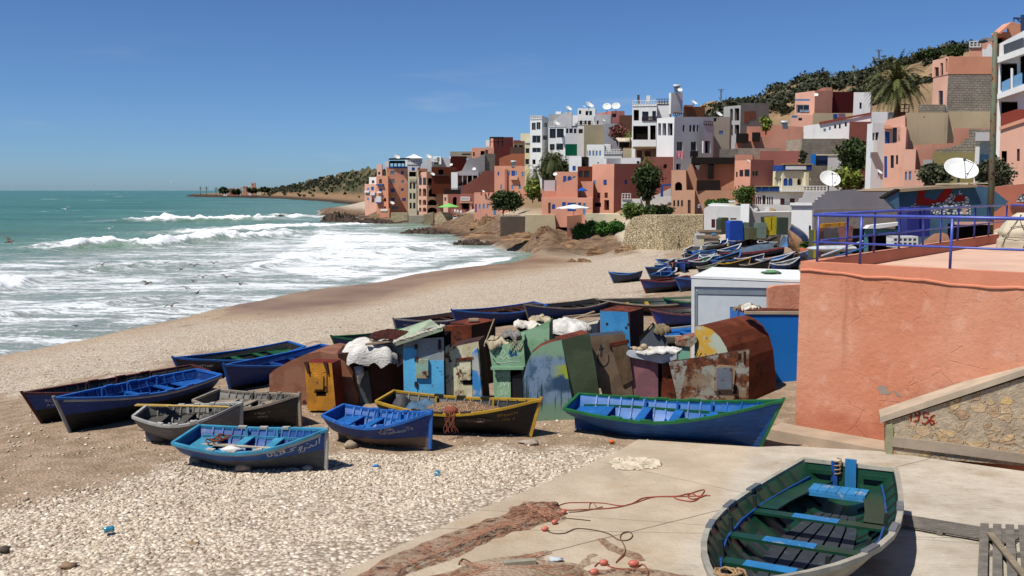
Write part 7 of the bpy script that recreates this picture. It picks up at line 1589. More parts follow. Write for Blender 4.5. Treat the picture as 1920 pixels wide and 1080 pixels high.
bld('stepped orange wall and stairs below the raw block house', D(p=[(1713, 330), (1713, 272), (1788, 268), (1788, 240), (1864, 240), (1864, 330)], Y=80, a=6, e=5, m=TC), D(p=(1693, 280, 1716, 345), Y=78, a=-20, e=4, m=PK), D(p=[(1750, 300), (1750, 287), (1753, 287), (1753, 280), (1790, 276), (1790, 272), (1802, 272), (1802, 266), (1808, 266), (1808, 260), (1817, 260), (1817, 242), (1862, 242), (1862, 300)], Y=77, a=6, e=3, m=CB), D(p=(1748, 286, 1830, 326), Y=75, a=8, e=3, m=OL), D(p=(1730, 299, 1748, 322), Y=74, a=0, e=1.5, m=GY), D(p=(1695, 318, 1740, 345), Y=73, a=-6, e=3, m=PK, w=[('l', 1697, 322, 1701, 338), ('l', 1704, 321, 1709, 338)]), name='stepped_wall', cat='wall')
bld('blue and white washed house behind the metal pole', D(p=(1836, 262, 1873, 312), Y=73, a=8, e=5, m=[BW, WH], x=[('dado', plain('dado_blue', '4f7fa3', .8), .03, 1836, 290, 1873, 312)]), D(p=(1829, 248, 1875, 264), Y=72, a=8, e=2, m=LV, drop=0), D(p=(1828, 275, 1836, 308), Y=72, a=-5, e=1, m=WH))
GLB = plain('balcony_glass', '5f87a8', .2, .5, .1)
bld('white balcony house at the right edge', D(p=[(1872, 245), (1874, 82), (1915, 60), (1960, 35), (1960, 245)], Y=62, a=-34, e=6, m=WH, w=[('k', 1876, 118, 1907, 170), ('k', 1912, 98, 1950, 158), ('k', 1876, 190, 1908, 240)], x=[('balcony_rail', GLB, .6, [(1880, 175), (1880, 156), (1896, 148), (1896, 170)]), ('balcony_rail', GLB, .6, [(1901, 170), (1901, 145), (1918, 138), (1918, 163)]), ('balcony_divider', WH, .7, 1897, 130, 1901, 172), ('floor_band', WH, .75, [(1872, 188), (1872, 178), (1920, 160), (1960, 145), (1960, 155), (1920, 172)]), ('floor_band', WH, .75, [(1873, 120), (1873, 109), (1920, 92), (1960, 77), (1960, 88), (1920, 104)]), ('railing_panel', plain('rail_black', '3a4148', .6), .5, [(1884, 106), (1883, 86), (1920, 72), (1920, 94)])]), name='balcony_house')
bld('pink house with climbing plants at the right edge', D(p=[(1874, 350), (1876, 242), (1900, 234), (1930, 224), (1960, 214), (1960, 350)], Y=56, a=-26, e=6, m=PK, w=[('k', 1878, 283, 1888, 304), ('w', 1907, 279, 1912, 302)], x=[('coping_tiles', TC, .12, [(1874, 244), (1874, 238), (1960, 208), (1960, 216)])]), D(p=[(1876, 250), (1876, 214), (1905, 205), (1920, 205), (1920, 250)], Y=59, a=-20, e=3, m=DR, drop=0))
bld('orange house with an overhanging roof slab, highest on the right', D(p=[(1857, 100), (1857, 73), (1868, 60), (1888, 60), (1888, 44), (1960, 44), (1960, 100)], Y=104, a=4, e=6, m=TC2, w=[('k', 1862, 70, 1886, 82)], x=[('roof_slab', TC, 1.6, [(1857, 66), (1880, 46), (1888, 46), (1888, 49), (1882, 50), (1860, 68)])]), D(p=[(1817, 104), (1817, 94), (1838, 78), (1868, 78), (1868, 104)], Y=100, a=-6, e=6, m=TC, rail=[(1818, 78, 1838, 88, LV, .1)]), D(p=[(1842, 108), (1842, 92), (1849, 92), (1853, 82), (1858, 83), (1860, 90), (1868, 92), (1868, 108)], Y=96, a=0, e=2, m=WH, drop=0))
# ---- lower white house, grey and painted walls
bld('low white beach house with rounded parapet behind the far yard', D(p=[(1320, 446), (1320, 392), (1324, 388), (1332, 386), (1390, 387), (1402, 386), (1402, 446)], Y=118, a=4, e=9, m=WH, w=[('m', 1334, 411, 1341, 427), ('m', 1369, 409, 1381, 412)], drop=1), D(p=[(1402, 446), (1402, 385), (1414, 398), (1482, 397), (1482, 446)], Y=114, a=14, e=4, m=[GY, WH], drop=1), D(p=(1388, 383, 1404, 450), Y=113.5, a=-40, e=2.5, m=WH), D(p=[(1330, 386), (1326, 384), (1335, 381), (1420, 383), (1482, 385), (1482, 398), (1402, 398)], Y=123, a=6, e=1, m=WH, drop=0), D(p=(1367, 377, 1376, 387), Y=121, a=0, e=.6, m=CR, drop=0, x=[('cap', WH, .1, 1366, 376, 1377.5, 378.5)]), D(p=(1434, 387, 1443, 396), Y=116, a=0, e=.6, m=LV, drop=0), D(p=(1414, 390, 1420, 395), Y=116, a=0, e=.5, m=LV, drop=0))
bld('blinding white gable wall right of the yellow locker', D(p=(1483, 385, 1523, 470), Y=82, a=-24, e=5, m=WH, drop=1, x=[('parapet', WH, .25, 1482, 380, 1524, 384.5), ('drip_band', LV, .06, 1484, 385, 1522, 390)], w=[('n', 1516.5, 423, 1520.5, 452)]))
bld('long grey rendered wall with a stepped end', D(p=[(1523, 462), (1523, 379), (1527, 379), (1527, 374), (1533, 374), (1533, 369), (1540, 369), (1540, 364), (1547, 364), (1547, 359), (1556, 358), (1600, 355), (1690, 354), (1690, 462)], Y=64, a=26, e=3, m=[PT('wall_shaded', '94939a', scale=.3, amt=.3), WH], drop=1, x=[('lower_render', PT('pebbledash', '8f8a86', bump=.9, bs=5), .06, [(1524, 462), (1524, 393), (1600, 391), (1650, 390), (1690, 398), (1690, 462)])]), name='long_wall', cat='wall')  # lavender front tone: shade of the turned-away wall put into the plaster colour
bld('grey stepped garden stair between the villa and the grey wall', D(p=[(1490, 386), (1490, 380), (1496, 380), (1498, 372), (1504, 372), (1506, 364), (1508, 359), (1546, 359), (1546, 386)], Y=92, a=6, e=3, m=LV, drop=0), name='garden_stair', cat='wall')
MUR = plain('mural_blue', '3a5568', .9, .15, .18, 1.2)
mw = bld('low building painted with a mural of houses on slate blue', D(p=[(1668, 470), (1684, 356), (1740, 352), (1830, 346), (1868, 350), (1960, 340), (1960, 470)], Y=46, a=2, e=5, m=[PT('mural_wall', 'ad6a56', scale=.4), BE]), name='mural_building', cat='building')
mp_ = Plane(1668, 470, 46, 2)
MRED = plain('mural_red', '8a2420', .9, .1, .15, 2); MW = NT('mural_bricks', .9, .1); n = MW; v = n.co(); d = n.vor(n.mapp(v, (1, 1, 1.6)), 4.5, 'DISTANCE_TO_EDGE'); MWM = n.fin(n.mix(n.ramp(d, .10, .14), '333b44', 'b3b6b4'))
for nm, mt, o_, po in (('mural_ground', MUR, .01, [(1676, 462), (1685, 357), (1742, 353), (1830, 347), (1858, 352), (1890, 378), (1862, 398), (1840, 462)]), ('mural_roof', MRED, .018, [(1716, 384), (1722, 357), (1736, 357), (1732, 370), (1754, 376), (1770, 355), (1787, 354), (1775, 377), (1752, 386)]), ('mural_house', MWM, .026, [(1745, 402), (1747, 382), (1770, 378), (1786, 360), (1791, 368), (1800, 366), (1818, 370), (1820, 402)]), ('mural_red_roof', MRED, .034, [(1786, 377), (1792, 367), (1811, 366), (1804, 378)]), ('mural_moon', WHITEP, .02, [(1797, 364), (1798, 358), (1801, 357), (1799, 361), (1803, 363), (1805, 360), (1803, 365)]), ('mural_door', PT('adobe', 'b58c72'), .034, rect(1805, 386, 1811, 402)), ('mural_house', MWM, .026, [(1707, 392), (1708, 386), (1716, 381), (1722, 386), (1722, 392)]), ('mural_house', MWM, .02, [(1906, 378), (1912, 366), (1925, 362), (1925, 379)])): slab(mw, mp_, po, -.01, o_, mt, nm)
slab(mw, mp_, [(1664, 358), (1686, 354), (1742, 350), (1826, 347), (1826, 351), (1742, 355), (1684, 360)], -4, .35, plain('slab_edge', '8a7560', .95), 'roof_slab')
for i in range(7):
 q = mp_.px(1792 + i * 10, 347 - i * .3, -1.0 - .3 * (i % 3)); m = MB(); m.box(q + Vector((0, 0, .05)), (.7, .8, .06 + .02 * (i % 2)), .3 * i); tag(m.build('loose_slab', plain('loose_slab', 'b3a78e', .9), None, origin=tuple(q)), 'flat pale slab stacked loose on the roof of the mural building', 'slab', 'loose slabs on the mural roof')
# stone retaining wall and sea front walls
RUB = NT('rubble_wall', .95, .1); n = RUB; v = n.co(); dd = n.noise(v, 1.3, 9, .7); d2 = n.vor(n.mapp(v, (1, 1, 1.3)), 3.0, 'DISTANCE_TO_EDGE'); n.bump(n.math('ADD', n.ramp(d2, 0, .12), dd), 1.0, .25)
RUBM = n.fin(n.mix(n.ramp(d2, .05, .0, 0, .5), n.mix(n.ramp(dd, .35, .65), 'b5a381', 'd2c4a2'), '85745b'))
bld('tall curved rubble stone retaining wall above the pebble beach', D(p=[(1166, 474), (1168, 452), (1176, 420), (1186, 408), (1206, 404), (1248, 404), (1248, 472)], Y=124, a=-10, e=5, m=RUBM, drop=2), D(p=[(1246, 474), (1240, 404), (1318, 403), (1322, 474)], Y=121.5, a=14, e=5, m=RUBM, drop=2), name='retaining_wall', cat='wall')
for lab, po, Y, a, mt in (('terracotta sea terrace pier under the white parasol', [(1064, 437), (1063, 405), (1096, 402), (1096, 437)], 141, 26, TC), ('long low white terrace wall right of the white parasol', [(1096, 420), (1097, 400), (1172, 402), (1172, 420)], 141, 4, CR), ('buff sea wall below the round tree', [(984, 425), (985, 403), (1040, 403), (1046, 424)], 141.5, 4, BE),
        ('grey shaded wall under the round tree', [(938, 425), (938, 406), (985, 406), (985, 425)], 160, 24, PT('dim_wall', '6e6458')), ('broad stone bastion in front of the cafe', [(813, 426), (816, 402), (822, 398), (846, 399), (850, 424)], 226, -6, RUBM), ('whitewashed low wall beside the stone bastion', [(848, 422), (849, 408), (880, 406), (876, 421)], 222, 4, WH),  # first wall: shadow under the tree painted as a darker plaster
        ('buff wall with brown shadow side by the sea', [(794, 416), (794, 402), (812, 398), (812, 416)], 250, 20, RUBM), ('low stone sea wall below the tall orange house', [(732, 420), (733, 399), (764, 399), (765, 420)], 272, 4, RUBM), ('dark sea wall below the pink arches', [(765, 420), (766, 404), (796, 404), (797, 418)], 262, 10, PT('drab', '9b9184')), ('lowest rubble sea wall next to the dark rocks', [(670, 416), (672, 404), (734, 406), (734, 418)], 284, 6, PT('rock_wall', '7d6b58', scale=.4, amt=.5))):
 bld(lab, D(p=po, Y=Y, a=a, e=4, m=mt, drop=4), name='sea_wall', cat='wall', group='sea walls along the rocks')
# ================================================================== vegetation
def leaf_mat(name, a, b):
 n = NT('leaf_' + name, .7, .25); t = n.attr('tone'); c = n.mix(n.ramp(t, 0, 1), a, b); return n.fin(c)
LF_DK = leaf_mat('dark', '1d2a12', '3c4a20'); LF_MD = leaf_mat('mid', '2b3a16', '56682a'); LF_YG = leaf_mat('yellow', '4a5a1e', '848a3a'); LF_PALM = leaf_mat('palm', '262f14', '5f6234'); LF_DRY = leaf_mat('dry', '5c4a2a', '8d7648'); LF_SCRUB = leaf_mat('scrub', '23271a', '50523a')
LF_HEDGE = leaf_mat('hedge', '1c3a12', '3f6a22'); LF_BOUG = leaf_mat('boug', '4a3a22', '7a3a40'); BARK = plain('bark', '5d4a38', .95, .1, .3, 8, 30, .8)
def leaf_cloud(name, clumps, nleaf, size, mat_, parent=None, seed=0, origin=None, flat=.0):
 rg = np.random.RandomState(seed); C = []; T = []
 tot = sum(r[0] * r[1] + r[2] * r[0] for c, r in clumps)
 for c, r in clumps:
  k = max(6, int(nleaf * (r[0] * r[1] + r[2] * r[0]) / tot)); d = rg.normal(size=(k, 3)); d /= np.linalg.norm(d, axis=1)[:, None]
  rad = rg.rand(k) ** .33 * (1 + .22 * rg.normal(size=k)); C.append(np.array(c) + d * rad[:, None] * np.array(r)); T.append(np.clip(rg.rand(k) * .6 + rg.rand() * .4, 0, 1))
 C = np.concatenate(C); T = np.concatenate(T); N = len(C)
 u = rg.normal(size=(N, 3)); u /= np.linalg.norm(u, axis=1)[:, None]; w_ = rg.normal(size=(N, 3)); w_ = np.cross(u, w_); w_ /= np.linalg.norm(w_, axis=1)[:, None]
 s_ = size * rg.uniform(.6, 1.5, (N, 1)); V = np.stack([C - u * s_, C + w_ * s_ * .5, C + u * s_, C - w_ * s_ * .5], 1).reshape(-1, 3)
 o = root_loc(parent) if parent else (origin or tuple(C.mean(0))); V = V - np.array(o)
 me = bpy.data.meshes.new(name); me.vertices.add(len(V)); me.vertices.foreach_set('co', V.ravel()); L = np.arange(N * 4)
 me.loops.add(N * 4); me.loops.foreach_set('vertex_index', L); me.polygons.add(N); me.polygons.foreach_set('loop_start', L[::4]); me.polygons.foreach_set('loop_total', np.full(N, 4)); me.update(calc_edges=True)
 a = me.attributes.new('tone', 'FLOAT', 'POINT'); a.data.foreach_set('value', np.repeat(T, 4)); me.materials.append(mat_)
 ob = bpy.data.objects.new(name, me); COL.objects.link(ob)
 if parent: ob.parent = parent
 else: ob.location = o
 return ob
def clumpset(x0, y0, x1, y1, Y, n, seed, dep=None):
 rg = random.Random(seed); A = at(x0, y1, Y); B = at(x1, y0, Y); w, h = (B.x - A.x) / 2, (B.z - A.z) / 2; dep = dep or min(w, 2.5 * h) * .7; out = []
 for i in range(n * 2):
  r = rg.uniform(.38, .62) * min(w, h); a = rg.uniform(0, 6.28); f = rg.random() ** .4
  out.append(((A.x + w + (w - r) * f * math.cos(a), Y + rg.uniform(-1, 1) * dep * (1 - f * .5), A.z + h + (h - r * .8) * f * math.sin(a)), (r * 1.15, r * 1.1, r * .9)))
 return out
def bush(label, cat, name, box, Y, n, leaves_, size, mat_, seed, group=None, stem=True):
 x0, y0, x1, y1 = box; y1 += .12 * (y1 - y0) * (name in ('bush', 'hedge')); gg = at((x0 + x1) / 2, y1, Y); gy = proj((gg.x, Y, gnd(gg.x, Y)))[1] + 1
 if name in ('bush', 'hedge') and y1 < gy < y1 + 16: y1 = gy
 b = at((x0 + x1) / 2, y1, Y); t = thing(name, tuple(b), label, cat, group)
 cs = clumpset(x0, y0, x1, y1, Y, n, seed); leaf_cloud('foliage', cs, leaves_, size, mat_, t, seed)
 m = MB()
 for c, r in cs[:5]: m.tube([b - Vector((0, 0, .6)), b.lerp(Vector(c), .5) + Vector((0, 0, .1)), Vector(c)], [.09, .06, .03], 5)
 m.build('stems', BARK, t); return t
def palm(label, px, py, base, Y, fl, nf, tr, mat_, seed, droop=1.0, skirt=0, lw_=.12, group='palm trees'):
 rg = random.Random(seed); c = at(px, py, Y); b = at(base[0], base[1], Y); t = thing('palm_tree', tuple(b), label, 'palm tree', group)
 m = MB(); pts = [b - Vector((0, 0, 1)), b.lerp(c, .5) + Vector((.15, 0, 0)), c]; m.tube(pts, [tr * 1.25, tr, tr * .9], 9); m.build('trunk', BARK, t, True)
 V = []; Fc = []; T = []
 def frond(az, el, L, dr, w0):
  k = 20; p = Vector(c); d = Vector((math.cos(az) * math.cos(el), math.sin(az) * math.cos(el), math.sin(el))); tone = rg.random(); pts_ = []
  for i in range(k): pts_.append((p.copy(), d.copy())); p = p + d * (L / k); d = (d + Vector((0, 0, -dr * .16 * (.5 + i / k)))).normalized()
  for i, (p, d) in enumerate(pts_):
   s_ = d.cross(Vector((0, 0, 1)));
   if s_.length < .05: s_ = Vector((1, 0, 0))
   s_.normalize(); f = i / k; lw = w0 * (math.sin(math.pi * min(1, f * .9 + .12)) ** .7)
   for sg in (1, -1):
    q = p + (s_ * sg * .8 + d * .75 + Vector((0, 0, -.18 + rg.uniform(-.15, .15)))) * lw; h = d * (L / k * .62)
    kk = len(V); V.extend([p - h * .3, p + h * .9, q]); Fc.append((kk, kk + 1, kk + 2)); T.extend([tone] * 3)
 for i in range(nf):
  f = (i + .5) / nf; el = 1.4 - 1.9 * f if not skirt else 1.4 - 2.3 * f
  frond(i * 2.399 + rg.uniform(-.2, .2), el + rg.uniform(-.12, .12), fl * rg.uniform(.85, 1.1), droop * (.6 + .5 * (1 - abs(f - .4))), fl * lw_)
 o_ = root_loc(t); me = bpy.data.meshes.new('crown'); me.from_pydata([(v.x - o_[0], v.y - o_[1], v.z - o_[2]) for v in V], [], Fc)
 a = me.attributes.new('tone', 'FLOAT', 'POINT'); a.data.foreach_set('value', T); me.materials.append(mat_); ob = bpy.data.objects.new('crown', me); COL.objects.link(ob); ob.parent = t
 if skirt:
  r = skirt; q = at(px, py + 26, Y); ls = leaf_cloud('dead_fronds', [(tuple(q + Vector((0, 0, .3))), (r, r, r * .8)), (tuple(q + Vector((0, 0, -r * .5))), (r * .75, r * .75, r * .9)), (tuple(q + Vector((0, 0, -r * 1.1))), (r * .45, r * .45, r * .6))], 2600, .3, LF_DK, t, seed)
 return t
palm('big date palm spreading over the pale terrace wall on the right', 1680, 158, (1682, 214), 104, 4.4, 110, .32, LF_PALM, 3, .62)
palm('dark date palm left of the green sheet, tallest of its clump', 1034, 300, (1030, 350), 176, 4.2, 46, .3, LF_PALM, 5, 1.2)
palm('leaning palm with fronds over the orange house edge', 1004, 326, (1012, 368), 170, 3.6, 38, .28, LF_PALM, 6, 1.25)
palm('trimmed fan palm with a round skirt beside the adobe house', 1214, 308, (1214, 388), 136, 2.3, 46, .3, LF_MD, 7, 1.1, skirt=2.0)
palm('small yellowish palm before the tall white house gallery', 1182, 252, (1180, 272), 172, 1.9, 22, .12, LF_YG, 8, 1.2)
bush('dark overgrown shrub mass under the date palms', 'shrub', 'shrub', (1012, 283, 1070, 345), 182, 16, 3200, .35, LF_DK, 1); bush('yellow green bush below the leaning palm', 'bush', 'bush', (984, 334, 1014, 370), 168, 10, 1500, .28, LF_YG, 2)
bush('dry brown and red creeper by the white gallery house', 'creeper', 'creeper', (1140, 232, 1176, 268), 178, 9, 1300, .3, LF_BOUG, 3)
def tree(label, box, Y, n, lv, size, mat_, seed, trunk=.16, group=None):
 x0, y0, x1, y1 = box; t = bush(label, 'tree', 'tree', box, Y, n, lv, size, mat_, seed, group); t.children[1].name = 'limbs'
 return t
t = thing('tree', tuple(at(944, 408, 178)), 'round dark tree in front of the battlemented beach house', 'tree'); cs = clumpset(915, 357, 985, 398, 178, 15, 4); leaf_cloud('crown', cs, 3800, .26, LF_DK, t, 4)
b = at(944, 408, 178); m = MB(); m.tube([b, b + Vector((-.1, 0, .9)), b + Vector((.2, 0, 2))], [.22, .17, .12], 7)
for c, r in cs[:7]: m.tube([b + Vector((.1, 0, 1.5)), (b + Vector(c)) * .5 + Vector((0, 0, .4)), Vector(c)], [.12, .08, .03], 5)
m.build('trunk', BARK, t)
HG = 'clipped hedges and bushes along the sea front'
bush('clipped square hedge on the rocks below the round tree', 'hedge', 'hedge', (986, 412, 1018, 430), 148, 10, 1500, .2, LF_HEDGE, 5, HG)
for i, (bx, lab) in enumerate((((1074, 418, 1100, 438), 'first low green bush at the foot of the white terrace wall'), ((1094, 413, 1128, 440), 'broad rounded green bush in the middle of the white terrace wall foot'), ((1116, 414, 1146, 440), 'dark green rounded bush left of the path below the terrace'), ((1138, 412, 1172, 440), 'green bush beside the rubble retaining wall'))): bush(lab, 'bush', 'bush', bx, 139 - i, 11, 1700, .2, LF_HEDGE, 6 + i, HG)
bush('dark hedge on top of the rubble retaining wall', 'hedge', 'hedge', (1204, 382, 1266, 404), 131, 16, 2400, .2, LF_DK, 11, HG); bush('trailing ivy over the left end of the retaining wall', 'ivy', 'ivy', (1164, 376, 1212, 412), 127, 12, 1600, .22, LF_MD, 12, HG)
bush('rounded green tree left of the cream villa', 'tree', 'tree', (1374, 346, 1420, 386), 122, 13, 2600, .18, LF_MD, 13); bush('long low green hedge above the white beach house', 'hedge', 'hedge', (1318, 372, 1382, 390), 127, 14, 2000, .18, LF_HEDGE, 14, HG)
bush('dark bush on the slope left of the tall pale grey house', 'bush', 'bush', (1566, 256, 1628, 322), 96, 14, 2800, .22, LF_DK, 15); bush('bright grassy bank under the dark slope bush', 'bush', 'bush', (1552, 312, 1618, 352), 92, 12, 2000, .2, LF_YG, 16)
bush('straggly shrub left of the big satellite dish', 'shrub', 'shrub', (1716, 306, 1786, 356), 55, 14, 2400, .14, LF_SCRUB, 17); bush('straggly shrub right of the big satellite dish', 'shrub', 'shrub', (1824, 296, 1902, 352), 55, 15, 2400, .14, LF_SCRUB, 18)
bush('prickly plant beside the unfinished concrete house', 'cactus', 'cactus', (1424, 218, 1448, 246), 149, 7, 500, .3, LF_YG, 19); bush('thin plant above the villa roof shed', 'shrub', 'shrub', (1496, 282, 1516, 308), 134, 6, 500, .2, LF_SCRUB, 20); bush('potted agave by the white gable wall', 'plant', 'potted_plant', (1500, 452, 1520, 472), 64, 5, 160, .26, LF_MD, 21)
m = MB(); q = at(1510, 478, 63.5); m.lathe(q, [(.02, -.1), (.32, -.1), (.42, .5), (.36, .5), (.3, .3)], 12); tag(m.build('flower_pot', plain('pot', '9a5138', .9), None, True, origin=tuple(q)), 'terracotta pot under the agave', 'pot')
# hill scrub: one mass nobody could count
rg = np.random.RandomState(12); cl = []
for i in range(3000):
 a = rg.uniform(.16, .62); Y = rg.uniform(195, 345); x = a * Y; 
 if fbm(np.array([x * .03]), np.array([Y * .03]), 5)[0] + .3 * fbm(np.array([x * .12]), np.array([Y * .12]), 3)[0] > rg.uniform(-.16, .16) + (0.10 if Y < 270 else -.08): cl.append((x, Y, rg.uniform(.8, 2.6)))
xs = np.array([c[0] for c in cl]); ys = np.array([c[1] for c in cl]); zs = ground0(xs, ys) + np.clip((ys - 185) / 30, 0, 1) * fbm(xs * .06, ys * .06, 6) * 5
tag(leaf_cloud('scrub', [((x, y, z + r * .3), (r * 1.3, r * 1.3, r * .75)) for (x, y, r), z in zip(cl, zs)], 70000, .6, LF_SCRUB, None, 2, (0, 0, 0)), None, kind='stuff')
for i, (bx, Y, lab) in enumerate((((1774, 84, 1810, 106), 232, 'dark domed tree on the hill crest next to the orange top house'), ((1738, 92, 1766, 110), 250, 'low dark tree on the hill crest, second from the right'), ((1716, 96, 1738, 112), 262, 'small dark tree on the hill crest above the date palm'), ((1500, 144, 1530, 162), 285, 'dark flat tree where the hill crest dips left of the date palm'))): bush(lab, 'tree', 'tree', bx, Y, 9, 1300, .45, LF_DK, 30 + i, 'trees on the hill crest')
# headland vegetation and village
rg = np.random.RandomState(5); cl = []
for i in range(800):
 px_ = rg.uniform(500, 735); f = rg.uniform(.45, 1.0) if rg.rand() < .75 else rg.uniform(.2, .7); p = head_z(px_, f); f2 = f; k = p.y / F
 if rg.rand() < (.3 if f < .6 else 1): r = rg.uniform(1.6, 3.0) * k; cl.append(((p.x, p.y, p.z + r * (.1 if f < .9 else .3)), (r, r, r * .7)))
tag(leaf_cloud('headland_scrub', cl, 26000, .9, LF_SCRUB, None, 3, (0, 0, 0)), None, kind='stuff')
for i, (x, y0, y1, lab) in enumerate(((376, 350, 364, 'leftmost lone palm on the headland tip'), (387, 350, 364, 'middle lone palm on the headland tip'), (405, 351, 365, 'palm on the headland nearest the far village'))): palm(lab, x, y0 + 2, (x, y1), 1360 - 40 * i, 5.5, 16, .5, LF_DK, 40 + i, 1.2, group='palms on the headland')
HV = 'far village on the headland'
for i, (x0, y0, x1, y1, mt, lab) in enumerate(((418, 356, 426, 362, WH, 'white hut at the left end of the far village'), (430, 353, 440, 362, RD, 'brown house in the left part of the far village'), (443, 351, 452, 361, LV, 'pale house in the middle of the far village'), (455, 349, 462, 361, TC, 'pinkish house in the middle of the far village'), (466, 348, 474, 361, WH, 'white house right of centre in the far village'), (471, 343, 479, 360, TC, 'tallest brown tower house of the far village'), (482, 351, 490, 361, CR, 'cream house at the right end of the far village'))):
 Y = 1330 - x0 * .1; bld(lab, D(p=(x0, y0, x1, y1), Y=Y, a=8, e=14, m=mt, drop=4, w=[('k', x0 + 2, y0 + 2, x0 + 4, y0 + 4)]), group=HV)
for i, (x0, y0, x1, y1) in enumerate(((408, 350, 430, 364), (434, 354, 452, 365), (462, 351, 484, 363), (486, 350, 508, 362))): bush(('dark trees at the left of the far village', 'dark trees before the middle of the far village', 'dark trees before the brown tower house', 'dark trees at the right end of the far village')[i], 'trees', 'tree', (x0, y0, x1, y1), 1270, 12, 900, 1.5, LF_DK, 50 + i, 'trees round the far village')
# ================================================================== rocks
ROCKD = NT('dark_rock', .85, .3); n = ROCKD; v = n.pos(); nn = n.noise(n.mapp(v, (.5, 1, 3)), 1.1, 8, .7); n.bump(nn, 1.0, .4); ROCKDM = n.fin(n.mix(n.ramp(nn, .35, .65), '241c18', '57473b'))
ROCKB = NT('brown_rock', .95, .1); n = ROCKB; v = n.pos(); nn = n.noise(n.mapp(v, (.4, .8, 3.5)), .9, 8, .7); n.bump(nn, 1.0, .4); ROCKBM = n.fin(n.mix(n.ramp(nn, .35, .65), '5a4030', '9a7c5f'))
def outcrop(label, x0, x1, yb, hpx, mt, seed, dep=.5, k=5):
 rg = random.Random(seed); b = gz((x0 + x1) / 2, yb, SEA) if mt is ROCKDM else on_ground((x0 + x1) / 2, yb); sc = b.y / F; m = MB(); V = []; W = (x1 - x0) * sc; Hh = hpx * sc * .72; n1, n2 = 44, 14
 for j in range(n2):
  for i in range(n1):
   u = i / (n1 - 1); v = j / (n2 - 1); env = (math.sin(math.pi * u) ** .45) * (math.sin(math.pi * v) ** .6)
   x = b.x + (u - .5) * W; y = b.y + (v - .3) * W * dep
   z = b.z - .5 + (Hh + .5) * env * (1.25 - 2.2 * abs(float(fbm(u * k + seed, v * 3.2, 5)))) + .25 * Hh * ((u * k * 1.7 + v * 2) % 1) * env; V.append((x, y, z))
 m.add(V, [(j * n1 + i, j * n1 + i + 1, (j + 1) * n1 + i + 1, (j + 1) * n1 + i) for j in range(n2 - 1) for i in range(n1 - 1)]); tag(m.build('rock_outcrop', mt, None, False, origin=tuple(b)), label, 'rocks', 'rocks along the water')
outcrop('low dark reef awash in the surf, farthest out', 502, 568, 407, 5, ROCKDM, 1, .4); outcrop('dark rock headland left below the sea walls', 598, 672, 416, 20, ROCKDM, 2, .7, 6); outcrop('dark rocks under the tall orange house', 650, 745, 420, 12, ROCKDM, 3, .5, 8); outcrop('small dark rocks along the waterline behind the reef', 628, 690, 396, 8, ROCKDM, 4, .4)
outcrop('long dark ledge pushing into the foam', 742, 850, 440, 13, ROCKDM, 5, .5, 9); outcrop('wet dark ledge at the water edge, right of the long ledge', 840, 930, 460, 12, ROCKDM, 6, .45, 8)
outcrop('tilted brown rock slab on the beach below the retaining wall', 1092, 1140, 480, 17, ROCKBM, 7, .5, 2); outcrop('scattered brown rubble at the top of the beach', 1050, 1120, 492, 7, ROCKBM, 8, .3, 9); outcrop('brown ledge in front of the buff sea wall', 940, 1060, 444, 9, ROCKBM, 9, .25, 5); outcrop('brown ledge running towards the retaining wall', 1000, 1170, 458, 8, ROCKBM, 10, .22, 6); outcrop('rock spur beside the whitewashed low wall', 880, 938, 424, 22, ROCKBM, 11, .5, 3); outcrop('boulders at the foot of the retaining wall', 1150, 1200, 472, 12, ROCKBM, 12, .5, 4)
outcrop('narrow brown ledge in the middle of the rock shelf', 870, 990, 440, 6, ROCKBM, 13, .2, 6); outcrop('broken block by the terracotta pier', 1004, 1032, 438, 14, ROCKBM, 14, .5, 2)
# ================================================================== dishes, antennas, tanks
DW = plain('dish_white', 'cfcfca', .45, .3, .05); DM = plain('dish_mast', '55585a', .6)
def dish(label, px, py, wpx, Y, nrm=(-.45, -.6, .66), mt=None, group='satellite dishes on the roofs'):
 c = at(px, py, Y); r = wpx * Y / F / 2; nz_ = Vector(nrm).normalized(); M = nz_.to_track_quat('Z', 'Y').to_matrix(); t = thing('satellite_dish', tuple(c - Vector((0, 0, r * 1.3))), label, 'satellite dish', group)
 k = 24 if wpx > 25 else 14; m = MB(); m.lathe(c, [(.001, 0), (r * .35, r * .03), (r * .7, r * .13), (r, r * .27), (r * 1.0, r * .30), (r * .97, r * .29), (r * .68, r * .10), (r * .3, -.02 * r), (.001, -.03 * r)], k, 0, M); m.build('reflector', mt or DW, t, True)
 m = MB(); m.tube([c - nz_ * .03 * r, c - nz_ * .25 * r - Vector((0, 0, .3 * r)), c - nz_ * .25 * r - Vector((0, 0, 1.35 * r))], r * .05 + .02, 6); m.build('mast', DM, t)
 f = c + nz_ * r * .95; m = MB()
 for a in ((0, -1, .27), (.85, .45, .27)): m.tube([c + M @ Vector((a[0] * r, a[1] * r, a[2] * r)), f], r * .018 + .006, 4)
 m.box(f, (r * .12, r * .12, r * .16)); m.build('feed_arm', DM, t); return t
dish('huge cream dish behind the terrace railing, largest of all', 1800, 322, 60, 51, (-.06, -.62, .72)); dish('large white dish above the grey stepped wall', 1555, 338, 38, 75, (.02, -.72, .62))
